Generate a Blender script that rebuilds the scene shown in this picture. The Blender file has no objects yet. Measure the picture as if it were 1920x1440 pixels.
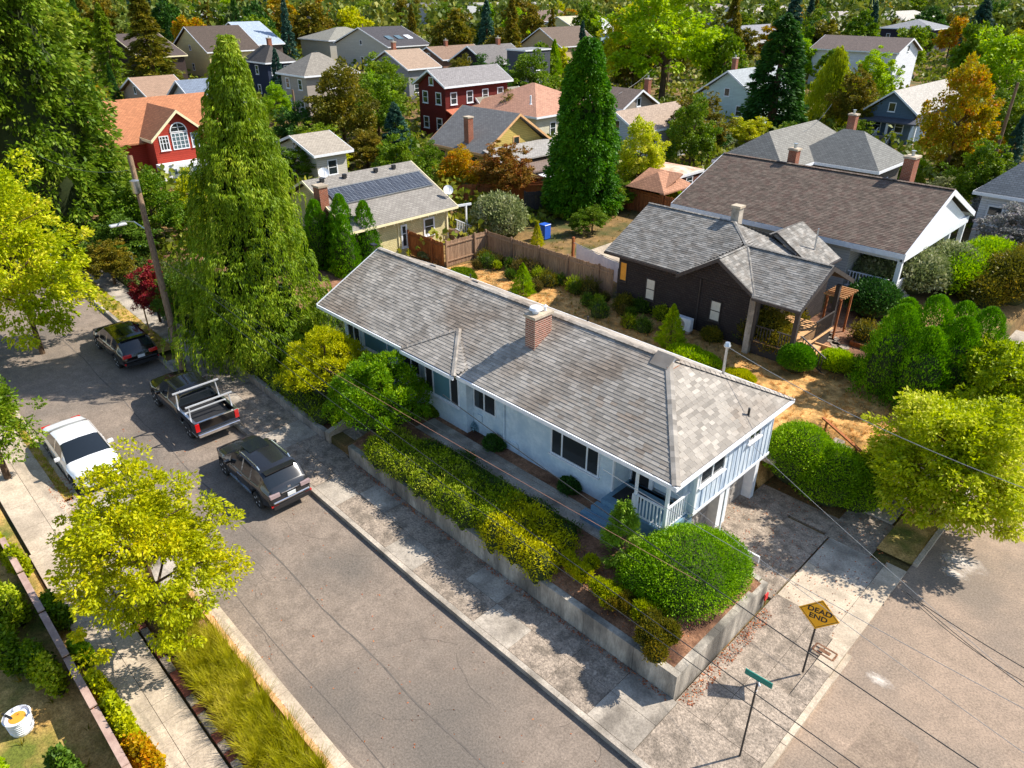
import bpy, bmesh, math, random
import numpy as np
from mathutils import Vector, Matrix
R = math.radians
random.seed(7); rng = np.random.default_rng(7)
S = bpy.context.scene
# ---------------------------------------------------------------- camera, world, sun
CH = 17.0; TH = R(28.8); AZ = R(135.2); FP = 1345.0
cam_d = bpy.data.cameras.new("camera"); cam = bpy.data.objects.new("camera", cam_d)
S.collection.objects.link(cam); S.camera = cam
cam_d.sensor_width = 36; cam_d.lens = 36 * FP / 1920; cam_d.clip_end = 6000; cam_d.clip_start = .1
cam.location = (0, 0, CH); cam.rotation_euler = (R(90) - TH, 0, AZ - R(90))
W = bpy.data.worlds.new("World"); S.world = W; W.use_nodes = True
wn = W.node_tree; sky = wn.nodes.new('ShaderNodeTexSky'); sky.sky_type = 'NISHITA'; sky.sun_disc = False
sky.sun_elevation = R(43.5); sky.sun_rotation = R(30); sky.altitude = 100; sky.air_density = 1.0; sky.dust_density = .6
wn.links.new(sky.outputs[0], wn.nodes['Background'].inputs[0]); wn.nodes['Background'].inputs[1].default_value = .13
sun_d = bpy.data.lights.new("sun", 'SUN'); sun = bpy.data.objects.new("sun", sun_d); S.collection.objects.link(sun)
sun_d.energy = 5.0; sun_d.angle = R(.5); sun_d.color = (1, .93, .82)
SD = Vector((.5 * math.cos(R(43.5)), .866 * math.cos(R(43.5)), math.sin(R(43.5))))
sun.rotation_euler = SD.to_track_quat('Z', 'Y').to_euler()
S.view_settings.view_transform = 'Standard'; S.view_settings.look = 'None'; S.view_settings.gamma = 1
S.view_settings.use_curve_mapping = False; S.view_settings.exposure = .72
S.render.resolution_x = 1024; S.render.resolution_y = 768
try: S.cycles.max_bounces = 6; S.cycles.transparent_max_bounces = 4
except Exception: pass
# ---------------------------------------------------------------- geometry of the view (pixels of the 1920 wide photo to places)
fw = (math.cos(AZ), math.sin(AZ)); rt = (math.sin(AZ), -math.cos(AZ))
def ray(u, v):
    a = (u - 960) / FP; b = (720 - v) / FP
    Y = math.cos(TH) + b * math.sin(TH); Z = -math.sin(TH) + b * math.cos(TH)
    return (a * rt[0] + Y * fw[0], a * rt[1] + Y * fw[1], Z)
def P(u, v, z):
    d = ray(u, v); t = (z - CH) / d[2]; return (d[0] * t, d[1] * t)
def proj(x, y, z):
    Y = x * fw[0] + y * fw[1]; X = x * rt[0] + y * rt[1]; Z = z - CH
    d = Y * math.cos(TH) - Z * math.sin(TH); up = Y * math.sin(TH) + Z * math.cos(TH)
    return 960 + FP * X / d, 720 - FP * up / d, d
def hgt(x, y, v):           # height above which point of (x,y) shows at image row v
    lo, hi = 0., 60.
    for _ in range(40):
        m = (lo + hi) / 2
        if proj(x, y, m)[1] > v: lo = m
        else: hi = m
    return lo
SL = .0374
def sz(x): return SL * max(0., min(-14 - x, 46.))
def clamp(a, b, t): return max(a, min(b, t))
def gz(x, y):
    s = sz(x)
    if y < 12.28: return s
    if y > 60 or x < -62: return max(1.5, s)
    if x > -6.2: return 0.0
    lot = .99 + .4 * clamp(0, 1, min((y - 12.4) / 1.6, (-6.45 - x) / 1.2))
    if x < -21.8: lot = max(s + .34 + .3 * clamp(0, 1, (y - 12.4) / 4), .8)
    lot = max(lot, s + .1)
    if y < 17.25: return lot
    if y < 24.2 and x > -9.6: return 0.0
    if y >= 24.2 and x > -9.0: return .1 + 1.25 * clamp(0, 1, (-4.6 - x) / 2.6) * clamp(.15, 1, (y - 24) / 3)
    return max(1.35, s + .05)
def gp(u, v):               # pixel on the ground
    z = 1.
    for _ in range(12):
        p = P(u, v, z); z = z * .5 + gz(*p) * .5
    return p[0], p[1], gz(*p)
# ---------------------------------------------------------------- materials
MATS = {}
def nt(m): return m.node_tree.nodes, m.node_tree.links
def newmat(name):
    m = bpy.data.materials.new(name); m.use_nodes = True; return m
def srgb(h): return tuple(((c / 255) / 12.92 if c / 255 < .04045 else ((c / 255 + .055) / 1.055) ** 2.4) for c in h) + (1,)
def ramp(n, stops):
    r = n.new('ShaderNodeValToRGB'); e = r.color_ramp.elements
    while len(e) < len(stops): e.new(.5)
    for i, (p, c) in enumerate(stops): e[i].position = p; e[i].color = (*c[:3], 1)
    return r
def rough(name, c1, c2, scale=3., bump=.3, rgh=.85, c3=None, s2=None, metal=0, spec=.3, isl=0, streak=None, bscale=None, detail=6, grain=0):
    """noise-mottled surface; isl = colour change from piece to piece"""
    if name in MATS: return MATS[name]
    m = newmat(name); n, l = nt(m); b = n['Principled BSDF']
    tc = n.new('ShaderNodeTexCoord'); mp = n.new('ShaderNodeMapping'); l.new(tc.outputs['Object'], mp.inputs[0])
    if streak: mp.inputs['Scale'].default_value = streak
    no = n.new('ShaderNodeTexNoise'); no.inputs['Scale'].default_value = scale; no.inputs['Detail'].default_value = detail; no.inputs['Roughness'].default_value = .65
    l.new(mp.outputs[0], no.inputs['Vector'])
    r = ramp(n, [(.3, c1), (.7, c2)]); l.new(no.outputs[0], r.inputs[0]); col = r.outputs[0]
    if c3:
        n2 = n.new('ShaderNodeTexNoise'); n2.inputs['Scale'].default_value = s2 or scale * .2; n2.inputs['Detail'].default_value = 4
        l.new(mp.outputs[0], n2.inputs['Vector'])
        r2 = ramp(n, [(.45, (0, 0, 0)), (.65, (1, 1, 1))]); l.new(n2.outputs[0], r2.inputs[0])
        mx = n.new('ShaderNodeMix'); mx.data_type = 'RGBA'; l.new(r2.outputs[0], mx.inputs[0]); l.new(col, mx.inputs[6]); mx.inputs[7].default_value = (*c3[:3], 1); col = mx.outputs[2]
    if isl:
        g = n.new('ShaderNodeNewGeometry'); oi = n.new('ShaderNodeObjectInfo')
        ad = n.new('ShaderNodeMath'); ad.operation = 'ADD'; l.new(g.outputs['Random Per Island'], ad.inputs[0]); l.new(oi.outputs['Random'], ad.inputs[1])
        fr = n.new('ShaderNodeMath'); fr.operation = 'FRACT'; l.new(ad.outputs[0], fr.inputs[0])
        mr = n.new('ShaderNodeMapRange'); l.new(fr.outputs[0], mr.inputs[0]); mr.inputs[3].default_value = 1 - isl; mr.inputs[4].default_value = 1 + isl
        hs = n.new('ShaderNodeHueSaturation'); l.new(col, hs.inputs['Color']); l.new(mr.outputs[0], hs.inputs['Value']); col = hs.outputs[0]
    if grain:
        ng = n.new('ShaderNodeTexNoise'); ng.inputs['Scale'].default_value = 17; ng.inputs['Detail'].default_value = 4; ng.inputs['Roughness'].default_value = .8; l.new(mp.outputs[0], ng.inputs['Vector'])
        mg = n.new('ShaderNodeMapRange'); l.new(ng.outputs[0], mg.inputs[0]); mg.inputs[1].default_value = .36; mg.inputs[2].default_value = .64; mg.inputs[3].default_value = 1 - grain; mg.inputs[4].default_value = 1 + grain
        hg = n.new('ShaderNodeHueSaturation'); l.new(col, hg.inputs['Color']); l.new(mg.outputs[0], hg.inputs['Value']); col = hg.outputs[0]
    l.new(col, b.inputs['Base Color']); b.inputs['Roughness'].default_value = rgh; b.inputs['Metallic'].default_value = metal
    b.inputs['Specular IOR Level'].default_value = spec
    if bump:
        nb = n.new('ShaderNodeTexNoise'); nb.inputs['Scale'].default_value = bscale or scale * 8; nb.inputs['Detail'].default_value = 3; l.new(mp.outputs[0], nb.inputs['Vector'])
        bp = n.new('ShaderNodeBump'); bp.inputs['Strength'].default_value = bump; bp.inputs['Distance'].default_value = .02; l.new(nb.outputs[0], bp.inputs['Height']); l.new(bp.outputs[0], b.inputs['Normal'])
    MATS[name] = m; return m
def plain(name, c, rgh=.5, metal=0, coat=0, emit=None, spec=.5):
    if name in MATS: return MATS[name]
    m = newmat(name); n, l = nt(m); b = n['Principled BSDF']
    no = n.new('ShaderNodeTexNoise'); no.inputs['Scale'].default_value = 6
    r = ramp(n, [(.3, tuple(x * .9 for x in c[:3])), (.7, tuple(min(1, x * 1.08) for x in c[:3]))]); l.new(no.outputs[0], r.inputs[0])
    l.new(r.outputs[0], b.inputs['Base Color']); b.inputs['Roughness'].default_value = rgh; b.inputs['Metallic'].default_value = metal
    b.inputs['Coat Weight'].default_value = coat; b.inputs['Coat Roughness'].default_value = .04; b.inputs['Specular IOR Level'].default_value = spec
    MATS[name] = m; return m
def uvrows(name, c1, c2, cm, bw=.3, bh=.14, mort=.012, rgh=.9, bump=.6, c3=None, offset=.5):
    """courses laid along the surface's own uv in metres: siding, shingles, masonry on far walls and roofs"""
    if name in MATS: return MATS[name]
    m = newmat(name); n, l = nt(m); b = n['Principled BSDF']
    uv = n.new('ShaderNodeUVMap'); br = n.new('ShaderNodeTexBrick'); l.new(uv.outputs[0], br.inputs['Vector'])
    br.inputs['Scale'].default_value = 1; br.inputs['Brick Width'].default_value = bw; br.inputs['Row Height'].default_value = bh
    br.inputs['Mortar Size'].default_value = mort; br.inputs['Mortar Smooth'].default_value = .3; br.offset = offset
    br.inputs['Color1'].default_value = (*c1[:3], 1); br.inputs['Color2'].default_value = (*c2[:3], 1); br.inputs['Mortar'].default_value = (*cm[:3], 1)
    no = n.new('ShaderNodeTexNoise'); no.inputs['Scale'].default_value = 1.2; no.inputs['Detail'].default_value = 6; l.new(uv.outputs[0], no.inputs['Vector'])
    mx = n.new('ShaderNodeMix'); mx.data_type = 'RGBA'; mx.blend_type = 'MIX'
    r = ramp(n, [(.4, (0, 0, 0)), (.75, (.6, .6, .6))]); l.new(no.outputs[0], r.inputs[0]); l.new(r.outputs[0], mx.inputs[0])
    l.new(br.outputs[0], mx.inputs[6]); cc = c3 or tuple(x * .6 for x in c1[:3]); mx.inputs[7].default_value = (*cc[:3], 1)
    l.new(mx.outputs[2], b.inputs['Base Color']); b.inputs['Roughness'].default_value = rgh; b.inputs['Specular IOR Level'].default_value = .2
    bp = n.new('ShaderNodeBump'); bp.inputs['Strength'].default_value = bump; bp.inputs['Distance'].default_value = .015; bp.invert = True
    l.new(br.outputs['Fac'], bp.inputs['Height']); l.new(bp.outputs[0], b.inputs['Normal'])
    MATS[name] = m; return m
def leafmat(name, c1, c2, c3, trans=.35, big=.35):
    if name in MATS: return MATS[name]
    m = newmat(name); n, l = nt(m); b = n['Principled BSDF']; out = n['Material Output']
    g = n.new('ShaderNodeNewGeometry'); tc = n.new('ShaderNodeTexCoord'); oi = n.new('ShaderNodeObjectInfo')
    r = ramp(n, [(0, c1), (.55, c2), (1, c3)])
    no = n.new('ShaderNodeTexNoise'); no.inputs['Scale'].default_value = big; no.inputs['Detail'].default_value = 3; l.new(tc.outputs['Object'], no.inputs['Vector'])
    mr = n.new('ShaderNodeMapRange'); l.new(no.outputs[0], mr.inputs[0]); mr.inputs[1].default_value = .3; mr.inputs[2].default_value = .7
    mx = n.new('ShaderNodeMix'); mx.data_type = 'FLOAT'; mx.inputs[0].default_value = .5; l.new(g.outputs['Random Per Island'], mx.inputs[2]); l.new(mr.outputs[0], mx.inputs[3])
    l.new(mx.outputs[0], r.inputs[0])
    hs = n.new('ShaderNodeHueSaturation'); l.new(r.outputs[0], hs.inputs['Color'])
    m2 = n.new('ShaderNodeMapRange'); l.new(oi.outputs['Random'], m2.inputs[0]); m2.inputs[3].default_value = .476; m2.inputs[4].default_value = .502; hs.inputs['Saturation'].default_value = 1.08; l.new(m2.outputs[0], hs.inputs['Hue'])
    m3 = n.new('ShaderNodeMapRange'); l.new(oi.outputs['Random'], m3.inputs[0]); m3.inputs[3].default_value = 1.15; m3.inputs[4].default_value = .85; l.new(m3.outputs[0], hs.inputs['Value'])
    l.new(hs.outputs[0], b.inputs['Base Color']); b.inputs['Roughness'].default_value = .55; b.inputs['Specular IOR Level'].default_value = .25
    t = n.new('ShaderNodeBsdfTranslucent'); l.new(hs.outputs[0], t.inputs[0]); ms = n.new('ShaderNodeMixShader'); ms.inputs[0].default_value = trans
    l.new(b.outputs[0], ms.inputs[1]); l.new(t.outputs[0], ms.inputs[2]); l.new(ms.outputs[0], out.inputs[0])
    MATS[name] = m; return m
def glassmat(name='window_glass', tint=(.02, .03, .035)):
    if name in MATS: return MATS[name]
    m = newmat(name); b = m.node_tree.nodes['Principled BSDF']; b.inputs['Base Color'].default_value = (*tint, 1)
    b.inputs['Roughness'].default_value = .06; b.inputs['Specular IOR Level'].default_value = .8; b.inputs['Metallic'].default_value = 0
    MATS[name] = m; return m
# ---------------------------------------------------------------- mesh builder
class MB:
    def __init__(s): s.v = []; s.f = []; s.uv = {}
    def face(s, pts, uv=None):
        i = len(s.v); s.v += [tuple(p) for p in pts]; s.f.append(tuple(range(i, i + len(pts))))
        if uv is None:
            a = Vector(pts[0]); nrm = Vector((0, 0, 0))
            for k in range(1, len(pts) - 1): nrm += (Vector(pts[k]) - a).cross(Vector(pts[k + 1]) - a)
            if nrm.length < 1e-9: nrm = Vector((0, 0, 1))
            nrm.normalize(); h = Vector((-nrm.y, nrm.x, 0))
            if h.length < .05: h = Vector((1, 0, 0))
            h.normalize(); w = nrm.cross(h)
            uv = [(Vector(p).dot(h), Vector(p).dot(w)) for p in pts]
        s.uv[len(s.f) - 1] = uv
        return s
    def box(s, x0, x1, y0, y1, z0, z1):
        c = [(x0, y0), (x1, y0), (x1, y1), (x0, y1)]
        s.face([(*p, z1) for p in c]); s.face([(*p, z0) for p in reversed(c)])
        for k in range(4):
            a, b = c[k], c[(k + 1) % 4]; s.face([(*a, z0), (*b, z0), (*b, z1), (*a, z1)])
        return s
    def obox(s, c, ax, ay, az):   # centre, three half axes
        c, ax, ay, az = map(Vector, (c, ax, ay, az))
        q = lambda i, j, k: c + ax * i + ay * j + az * k
        for a, b, d, e in (((-1, -1, 1), (1, -1, 1), (1, 1, 1), (-1, 1, 1)), ((-1, 1, -1), (1, 1, -1), (1, -1, -1), (-1, -1, -1)),
                           ((-1, -1, -1), (1, -1, -1), (1, -1, 1), (-1, -1, 1)), ((1, 1, -1), (-1, 1, -1), (-1, 1, 1), (1, 1, 1)),
                           ((1, -1, -1), (1, 1, -1), (1, 1, 1), (1, -1, 1)), ((-1, 1, -1), (-1, -1, -1), (-1, -1, 1), (-1, 1, 1))):
            s.face([q(*a), q(*b), q(*d), q(*e)])
        return s
    def bar(s, a, b, w, h=None, up=(0, 0, 1)):
        a, b = Vector(a), Vector(b); d = (b - a); L = d.length
        if L < 1e-6: return s
        d /= L; upv = Vector(up)
        if abs(d.dot(upv)) > .99: upv = Vector((1, 0, 0))
        sd = d.cross(upv).normalized(); u2 = sd.cross(d)
        return s.obox((a + b) / 2, d * L / 2, sd * w / 2, u2 * (h or w) / 2)
    def prism(s, poly, dz):       # poly = planar 3d polygon, dz = thickness downwards
        lo = [(p[0], p[1], p[2] - dz) for p in poly]; s.face(poly); s.face(lo[::-1])
        for k in range(len(poly)):
            j = (k + 1) % len(poly); s.face([lo[k], lo[j], poly[j], poly[k]])
        return s
    def tube(s, pts, r, n=6, cap=True):
        pts = [Vector(p) for p in pts]; rs = r if isinstance(r, (list, tuple)) else [r] * len(pts); rings = []
        for i, p in enumerate(pts):
            d = (pts[min(i + 1, len(pts) - 1)] - pts[max(i - 1, 0)]).normalized()
            up = Vector((0, 0, 1)) if abs(d.z) < .9 else Vector((1, 0, 0)); a = d.cross(up).normalized(); b = d.cross(a)
            base = len(s.v); s.v += [tuple(p + (a * math.cos(t) + b * math.sin(t)) * rs[i]) for t in [2 * math.pi * k / n for k in range(n)]]; rings.append(base)
        for i in range(len(pts) - 1):
            for k in range(n):
                j = (k + 1) % n; s.f.append((rings[i] + k, rings[i] + j, rings[i + 1] + j, rings[i + 1] + k))
        if cap: s.f.append(tuple(rings[0] + k for k in range(n))[::-1]); s.f.append(tuple(rings[-1] + k for k in range(n)))
        return s
    def lathe(s, c, prof, n=16, ax='z'):
        rings = []
        for (r, h) in prof:
            base = len(s.v); rings.append(base)
            for k in range(n):
                t = 2 * math.pi * k / n; q = (r * math.cos(t), r * math.sin(t), h)
                if ax == 'y': q = (q[0], q[2], q[1])
                if ax == 'x': q = (q[2], q[0], q[1])
                s.v.append((c[0] + q[0], c[1] + q[1], c[2] + q[2]))
        for i in range(len(prof) - 1):
            for k in range(n):
                j = (k + 1) % n; s.f.append((rings[i] + k, rings[i] + j, rings[i + 1] + j, rings[i + 1] + k))
        s.f.append(tuple(rings[0] + k for k in range(n))[::-1]); s.f.append(tuple(rings[-1] + k for k in range(n)))
        return s
    def build(s, name, mat, parent=None, smooth=False, bevel=0):
        me = bpy.data.meshes.new(name); me.from_pydata(s.v, [], s.f)
        ul = me.uv_layers.new(name='UVMap'); dat = np.zeros((len(me.loops), 2), 'f'); k = 0
        for i, f in enumerate(s.f):
            u = s.uv.get(i)
            if u: dat[k:k + len(f)] = u
            k += len(f)
        ul.data.foreach_set('uv', dat.ravel())
        me.materials.append(mat)
        bm = bmesh.new(); bm.from_mesh(me)
        if smooth or bevel: bmesh.ops.remove_doubles(bm, verts=bm.verts, dist=1e-4)
        bmesh.ops.recalc_face_normals(bm, faces=bm.faces)
        if bevel: bmesh.ops.bevel(bm, geom=bm.edges[:], offset=bevel, segments=1, affect='EDGES')
        bm.to_mesh(me); bm.free()
        if smooth:
            me.polygons.foreach_set('use_smooth', [True] * len(me.polygons)); 
            try: me.set_sharp_from_angle(angle=R(40))
            except Exception: pass
        return link(name, me, parent)
def link(name, data, parent=None, loc=None):
    o = bpy.data.objects.new(name, data); S.collection.objects.link(o)
    if parent: o.parent = parent
    if loc: o.location = loc
    return o
def tag(o, label=None, cat=None, group=None, kind=None):
    if label: o['label'] = label
    if cat: o['category'] = cat
    if group: o['group'] = group
    if kind: o['kind'] = kind
    return o
def empty(name, label, cat, loc=(0, 0, 0), rz=0, group=None):
    o = link(name, None); o.location = loc; o.rotation_euler = (0, 0, rz); o.empty_display_size = .2
    return tag(o, label, cat, group)
def kids(o): return [c for c in bpy.data.objects if c.parent == o]
def copytree(o, parent=None, tree=None):
    c = o.copy(); S.collection.objects.link(c); c.parent = parent
    for ch in (tree or kids)(o): copytree(ch, c)
    return c
def part(name, mesh, parent, loc, rz=0, sc=None):
    o = link(name, mesh, parent, loc); o.rotation_euler = (0, 0, rz)
    if sc: o.scale = sc
    return o
# ---------------------------------------------------------------- palette
M_asph = rough('asphalt', srgb((118, 106, 95)), srgb((143, 129, 116)), 2.2, .6, .9, c3=srgb((108, 100, 92)), s2=.25, bscale=60, grain=.3)
M_asph2 = rough('asphalt_east', srgb((138, 121, 105)), srgb((163, 142, 123)), 2.0, .6, .9, c3=srgb((128, 115, 102)), s2=.3, bscale=60, grain=.32)
M_patch = rough('asphalt_patch', srgb((124, 108, 94)), srgb((150, 132, 114)), 3, .5, .95, bscale=70, grain=.3)
M_conc = rough('concrete', srgb((150, 141, 130)), srgb((186, 175, 160)), 2.2, .35, .9, c3=srgb((120, 112, 102)), s2=.9, isl=.1, bscale=40, grain=.25)
M_conc2 = rough('concrete_weathered', srgb((128, 116, 104)), srgb((176, 160, 143)), 9, .9, .95, c3=srgb((120, 109, 97)), s2=2.6, isl=.08, bscale=26, grain=.42)
M_concL = rough('concrete_pale', srgb((168, 153, 134)), srgb((198, 182, 160)), 2.4, .3, .9, c3=srgb((160, 146, 128)), s2=1.1, isl=.06, bscale=40, grain=.22)
M_wallc = rough('retaining_concrete', srgb((134, 127, 118)), srgb((200, 190, 174)), 3., .5, .95, c3=srgb((92, 88, 82)), s2=.9, isl=.05, streak=(1, 1, .25), bscale=30, grain=.2)
M_soil = rough('bark_soil', srgb((112, 78, 56)), srgb((172, 128, 98)), 5, .8, 1, c3=srgb((84, 58, 44)), s2=.8, bscale=22, grain=.4)
M_ground = rough('dry_ground', srgb((96, 78, 46)), srgb((150, 118, 74)), 2.0, .8, 1, c3=srgb((70, 76, 36)), s2=.35, bscale=25, grain=.4)
M_straw = rough('dry_lawn', srgb((168, 120, 62)), srgb((226, 178, 112)), 4.5, .8, 1, c3=srgb((128, 100, 56)), s2=1.6, bscale=30, grain=.35)
M_lawn = rough('patchy_lawn', srgb((150, 118, 62)), srgb((206, 168, 104)), 4, .8, 1, c3=srgb((96, 104, 40)), s2=.7, bscale=30, grain=.4)
M_white = rough('white_paint', srgb((214, 218, 224)), srgb((240, 240, 242)), 5, .05, .5)
M_cream = rough('cream_paint', srgb((226, 214, 170)), srgb((240, 228, 190)), 5, .05, .6)
M_blue = rough('pale_blue_painted_masonry', srgb((198, 212, 221)), srgb((224, 234, 240)), 7, 1., .8, c3=srgb((188, 205, 217)), s2=1.5, bscale=26)
M_bluebatten = rough('streaked_blue_white_siding', srgb((168, 186, 204)), srgb((226, 232, 238)), 2.2, .3, .75, c3=srgb((150, 168, 190)), s2=1.2, streak=(4, 4, .55))
M_glass = glassmat()
M_glassb = glassmat('curtained_glass', (.10, .15, .17))
M_dark = plain('dark_void', (.02, .02, .022), .9)
M_brick = rough('red_brick', srgb((108, 58, 46)), srgb((156, 94, 76)), 9, .6, .9, isl=.28, bscale=40)
M_mortar = rough('mortar', srgb((196, 176, 156)), srgb((216, 198, 178)), 9, .4, .95)
M_shg = rough('grey_shingle', srgb((138, 132, 124)), srgb((172, 164, 154)), 1.3, .5, .95, c3=srgb((134, 122, 110)), s2=.5, isl=.26, bscale=70)
M_shd = rough('slate_shingle', srgb((112, 110, 106)), srgb((150, 146, 140)), 2, .5, .95, c3=srgb((124, 118, 111)), s2=2.5, isl=.32, bscale=50)
M_shb = rough('brown_shingle', srgb((88, 77, 68)), srgb((120, 106, 95)), 2, .5, .95, c3=srgb((102, 84, 75)), s2=2.5, isl=.26, bscale=50)
M_deck = rough('under_felt', srgb((62, 58, 54)), srgb((84, 78, 72)), 4, .3, .95)
M_wood = rough('weathered_wood', srgb((104, 84, 68)), srgb((160, 134, 108)), 3, .4, .9, isl=.22, streak=(6, 6, .8))
M_woodr = rough('red_brown_wood', srgb((120, 68, 38)), srgb((176, 108, 62)), 3, .4, .85, isl=.2, streak=(6, 6, .8))
M_woody = rough('honey_wood', srgb((196, 146, 96)), srgb((226, 180, 130)), 3, .4, .8, isl=.12, streak=(6, 6, .8))
M_pole = rough('pole_wood', srgb((92, 72, 56)), srgb((152, 128, 104)), 5, .6, .95, streak=(3, 3, .3))
M_bark = rough('tree_bark', srgb((60, 46, 34)), srgb((104, 84, 64)), 6, .8, 1, streak=(2, 2, .5))
M_metal = plain('galvanised_metal', (.5, .52, .54), .35, .8)
M_black = plain('black_plastic', (.015, .015, .016), .5)
M_wire = plain('wire_black', (.012, .012, .012), .6)
M_wireg = plain('wire_grey', (.25, .25, .25), .6)
M_darkwall = uvrows('charcoal_shingle_wall', srgb((62, 56, 54)), srgb((52, 46, 46)), srgb((34, 30, 30)), .2, .12, .01)
M_creamwall = uvrows('cream_shingle_wall', srgb((222, 208, 156)), srgb((206, 192, 140)), srgb((150, 136, 92)), .16, .12, .008)
def wallm(name, c): return uvrows(name, srgb(c), srgb(tuple(int(x * .95) for x in c)), srgb(tuple(int(x * .68) for x in c)), 4., .16, .012, c3=srgb(tuple(int(x * .9) for x in c)))
def roofm(name, c): return uvrows(name, srgb(c), srgb(tuple(int(x * .86) for x in c)), srgb(tuple(int(x * .62) for x in c)), .3, .16, .014, c3=srgb(tuple(int(x * .84) for x in c)))
# ---------------------------------------------------------------- ground
def axis(segs):
    out = []
    for a, b, st in segs:
        n = max(1, int(round((b - a) / st))); out += [a + (b - a) * i / n for i in range(n)]
    return out + [segs[-1][1]]
gx = axis([(-3000, -400, 400), (-400, -110, 40), (-110, -62.5, 6), (-62.5, -22, 1.2), (-22, -21.7, .3), (-21.7, -9.65, 1.), (-9.65, -9.55, .1), (-9.55, -6.25, .5), (-6.25, -6.19, .06), (-6.19, 12, 2), (12, 400, 90), (400, 3000, 600)])
gy = axis([(-400, -20, 60), (-20, 12.25, 1.6), (12.25, 12.31, .06), (12.31, 17.2, .7), (17.2, 17.3, .1), (17.3, 24.15, .9), (24.15, 24.3, .15), (24.3, 60, 1.1), (60, 120, 8), (120, 600, 60), (600, 5000, 500)])
me = bpy.data.meshes.new('ground')
vs = [(x, y, gz(x, y) - .03) for y in gy for x in gx]; nx = len(gx)
fs = [(j * nx + i, j * nx + i + 1, (j + 1) * nx + i + 1, (j + 1) * nx + i) for j in range(len(gy) - 1) for i in range(nx - 1)]
me.from_pydata(vs, [], fs); me.materials.append(M_ground); tag(link('ground', me), kind='structure')
def strip(name, x0, x1, y0, y1, dz, mat, st=1.5, kind='structure', par=None, wob=0):
    """a sheet that follows the slope of the street"""
    n = max(1, int((x1 - x0) / st)); b = MB(); xs = [x0 + (x1 - x0) * i / n for i in range(n + 1)]
    w0 = [y0 + (random.uniform(-wob, wob)) for _ in xs]; w1 = [y1 + random.uniform(-wob, wob) for _ in xs]
    for i in range(n):
        a, c = xs[i], xs[i + 1]
        b.face([(a, w0[i], sz(a) + dz), (c, w0[i + 1], sz(c) + dz), (c, w1[i + 1], sz(c) + dz), (a, w1[i], sz(a) + dz)], uv=[(a, 0), (c, 0), (c, 1), (a, 1)])
    o = b.build(name, mat, par)
    return tag(o, kind=kind) if kind else o
strip('road', -120, -3.47, 3.8, 10.0, .0, M_asph)
strip('road', -120, -26.5, 3.6, 3.8, .0, M_asph)
b = MB(); b.face([(-3.46, -60, .0), (40, -60, .0), (40, 200, .0), (-3.46, 200, .0)]); o = tag(b.build('road', M_asph2), kind='structure')
b = MB(); b.face([(*P(1560, 1440, 0), .006), (*P(1720, 1440, 0), .006), (*P(1722, 1398, 0), .006), (*P(1640, 1348, 0), .006)]); tag(b.build('road_patch', M_patch), kind='structure')
M_stain = rough('pale_road_stain', srgb((196, 182, 168)), srgb((224, 214, 202)), 9, .2, .95, bscale=40, grain=.2)
n_, l_ = nt(M_stain); M_stain.blend_method = 'HASHED' if hasattr(M_stain, 'blend_method') else None; uvn = n_.new('ShaderNodeUVMap'); ln = n_.new('ShaderNodeVectorMath'); ln.operation = 'LENGTH'; l_.new(uvn.outputs[0], ln.inputs[0]); nz_ = n_.new('ShaderNodeTexNoise'); nz_.inputs['Scale'].default_value = 3; nz_.inputs['Detail'].default_value = 6; l_.new(uvn.outputs[0], nz_.inputs['Vector'])
ad_ = n_.new('ShaderNodeMath'); ad_.operation = 'ADD'; l_.new(ln.outputs['Value'], ad_.inputs[0]); l_.new(nz_.outputs[0], ad_.inputs[1]); mr_ = n_.new('ShaderNodeMapRange'); l_.new(ad_.outputs[0], mr_.inputs[0]); mr_.inputs[1].default_value = .6; mr_.inputs[2].default_value = 1.25; mr_.inputs[3].default_value = .85; mr_.inputs[4].default_value = 0; l_.new(mr_.outputs[0], n_['Principled BSDF'].inputs['Alpha'])
b = MB()
for (u, v, w, q_) in ((1648, 1275, .55, .3), (1805, 1055, 1.0, .8), (1790, 1075, .6, .4), (1500, 1090, .0, .0)):
    x, y = P(u, v, 0)
    if w: b.face([(x - w, y - q_, .005 + w * .001), (x + w, y - q_, .005 + w * .001), (x + w, y + q_, .005 + w * .001), (x - w, y + q_, .005 + w * .001)], uv=[(-1.0, -1.0), (1.0, -1.0), (1.0, 1.0), (-1.0, 1.0)])
tag(b.build('road_stain', M_stain), kind='structure')
# tar sealed cracks in the road
M_crack = rough('crack', srgb((84, 77, 70)), srgb((100, 92, 84)), 9, .2, 1)
b = MB()
def crack(pts, w, z=.004):
    for i in range(len(pts) - 1):
        a, c = Vector(pts[i]), Vector(pts[i + 1]); d = (c - a); nn = Vector((-d.y, d.x)).normalized() * w / 2 * random.uniform(.5, 1.3)
        za, zc = sz(a.x) + z, sz(c.x) + z
        b.face([(a.x - nn.x, a.y - nn.y, za), (c.x - nn.x, c.y - nn.y, zc), (c.x + nn.x, c.y + nn.y, zc), (a.x + nn.x, a.y + nn.y, za)])
def walk(x, y, ang, n, st, wig=.5):
    pts = [(x, y)]
    for _ in range(n): ang += random.uniform(-wig, wig) * .5; x += math.cos(ang) * st; y += math.sin(ang) * st; pts.append((x, y))
    return [p for p in pts if 5.1 < p[1] < 9.95 and p[0] < -3.4]
for k in range(24):
    p = walk(random.uniform(-30, -5), random.uniform(5.1, 9.6), random.choice([0, math.pi / 2, 1, 2, 3.1]) + random.uniform(-.4, .4), random.randint(6, 22), .18, .9)
    if len(p) > 2: crack(p, .009)
tag(b.build('road_crack', M_crack), kind='structure')
M_tar = rough('tar_seam', srgb((90, 84, 78)), srgb((112, 104, 97)), 5, .2, 1)
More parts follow.
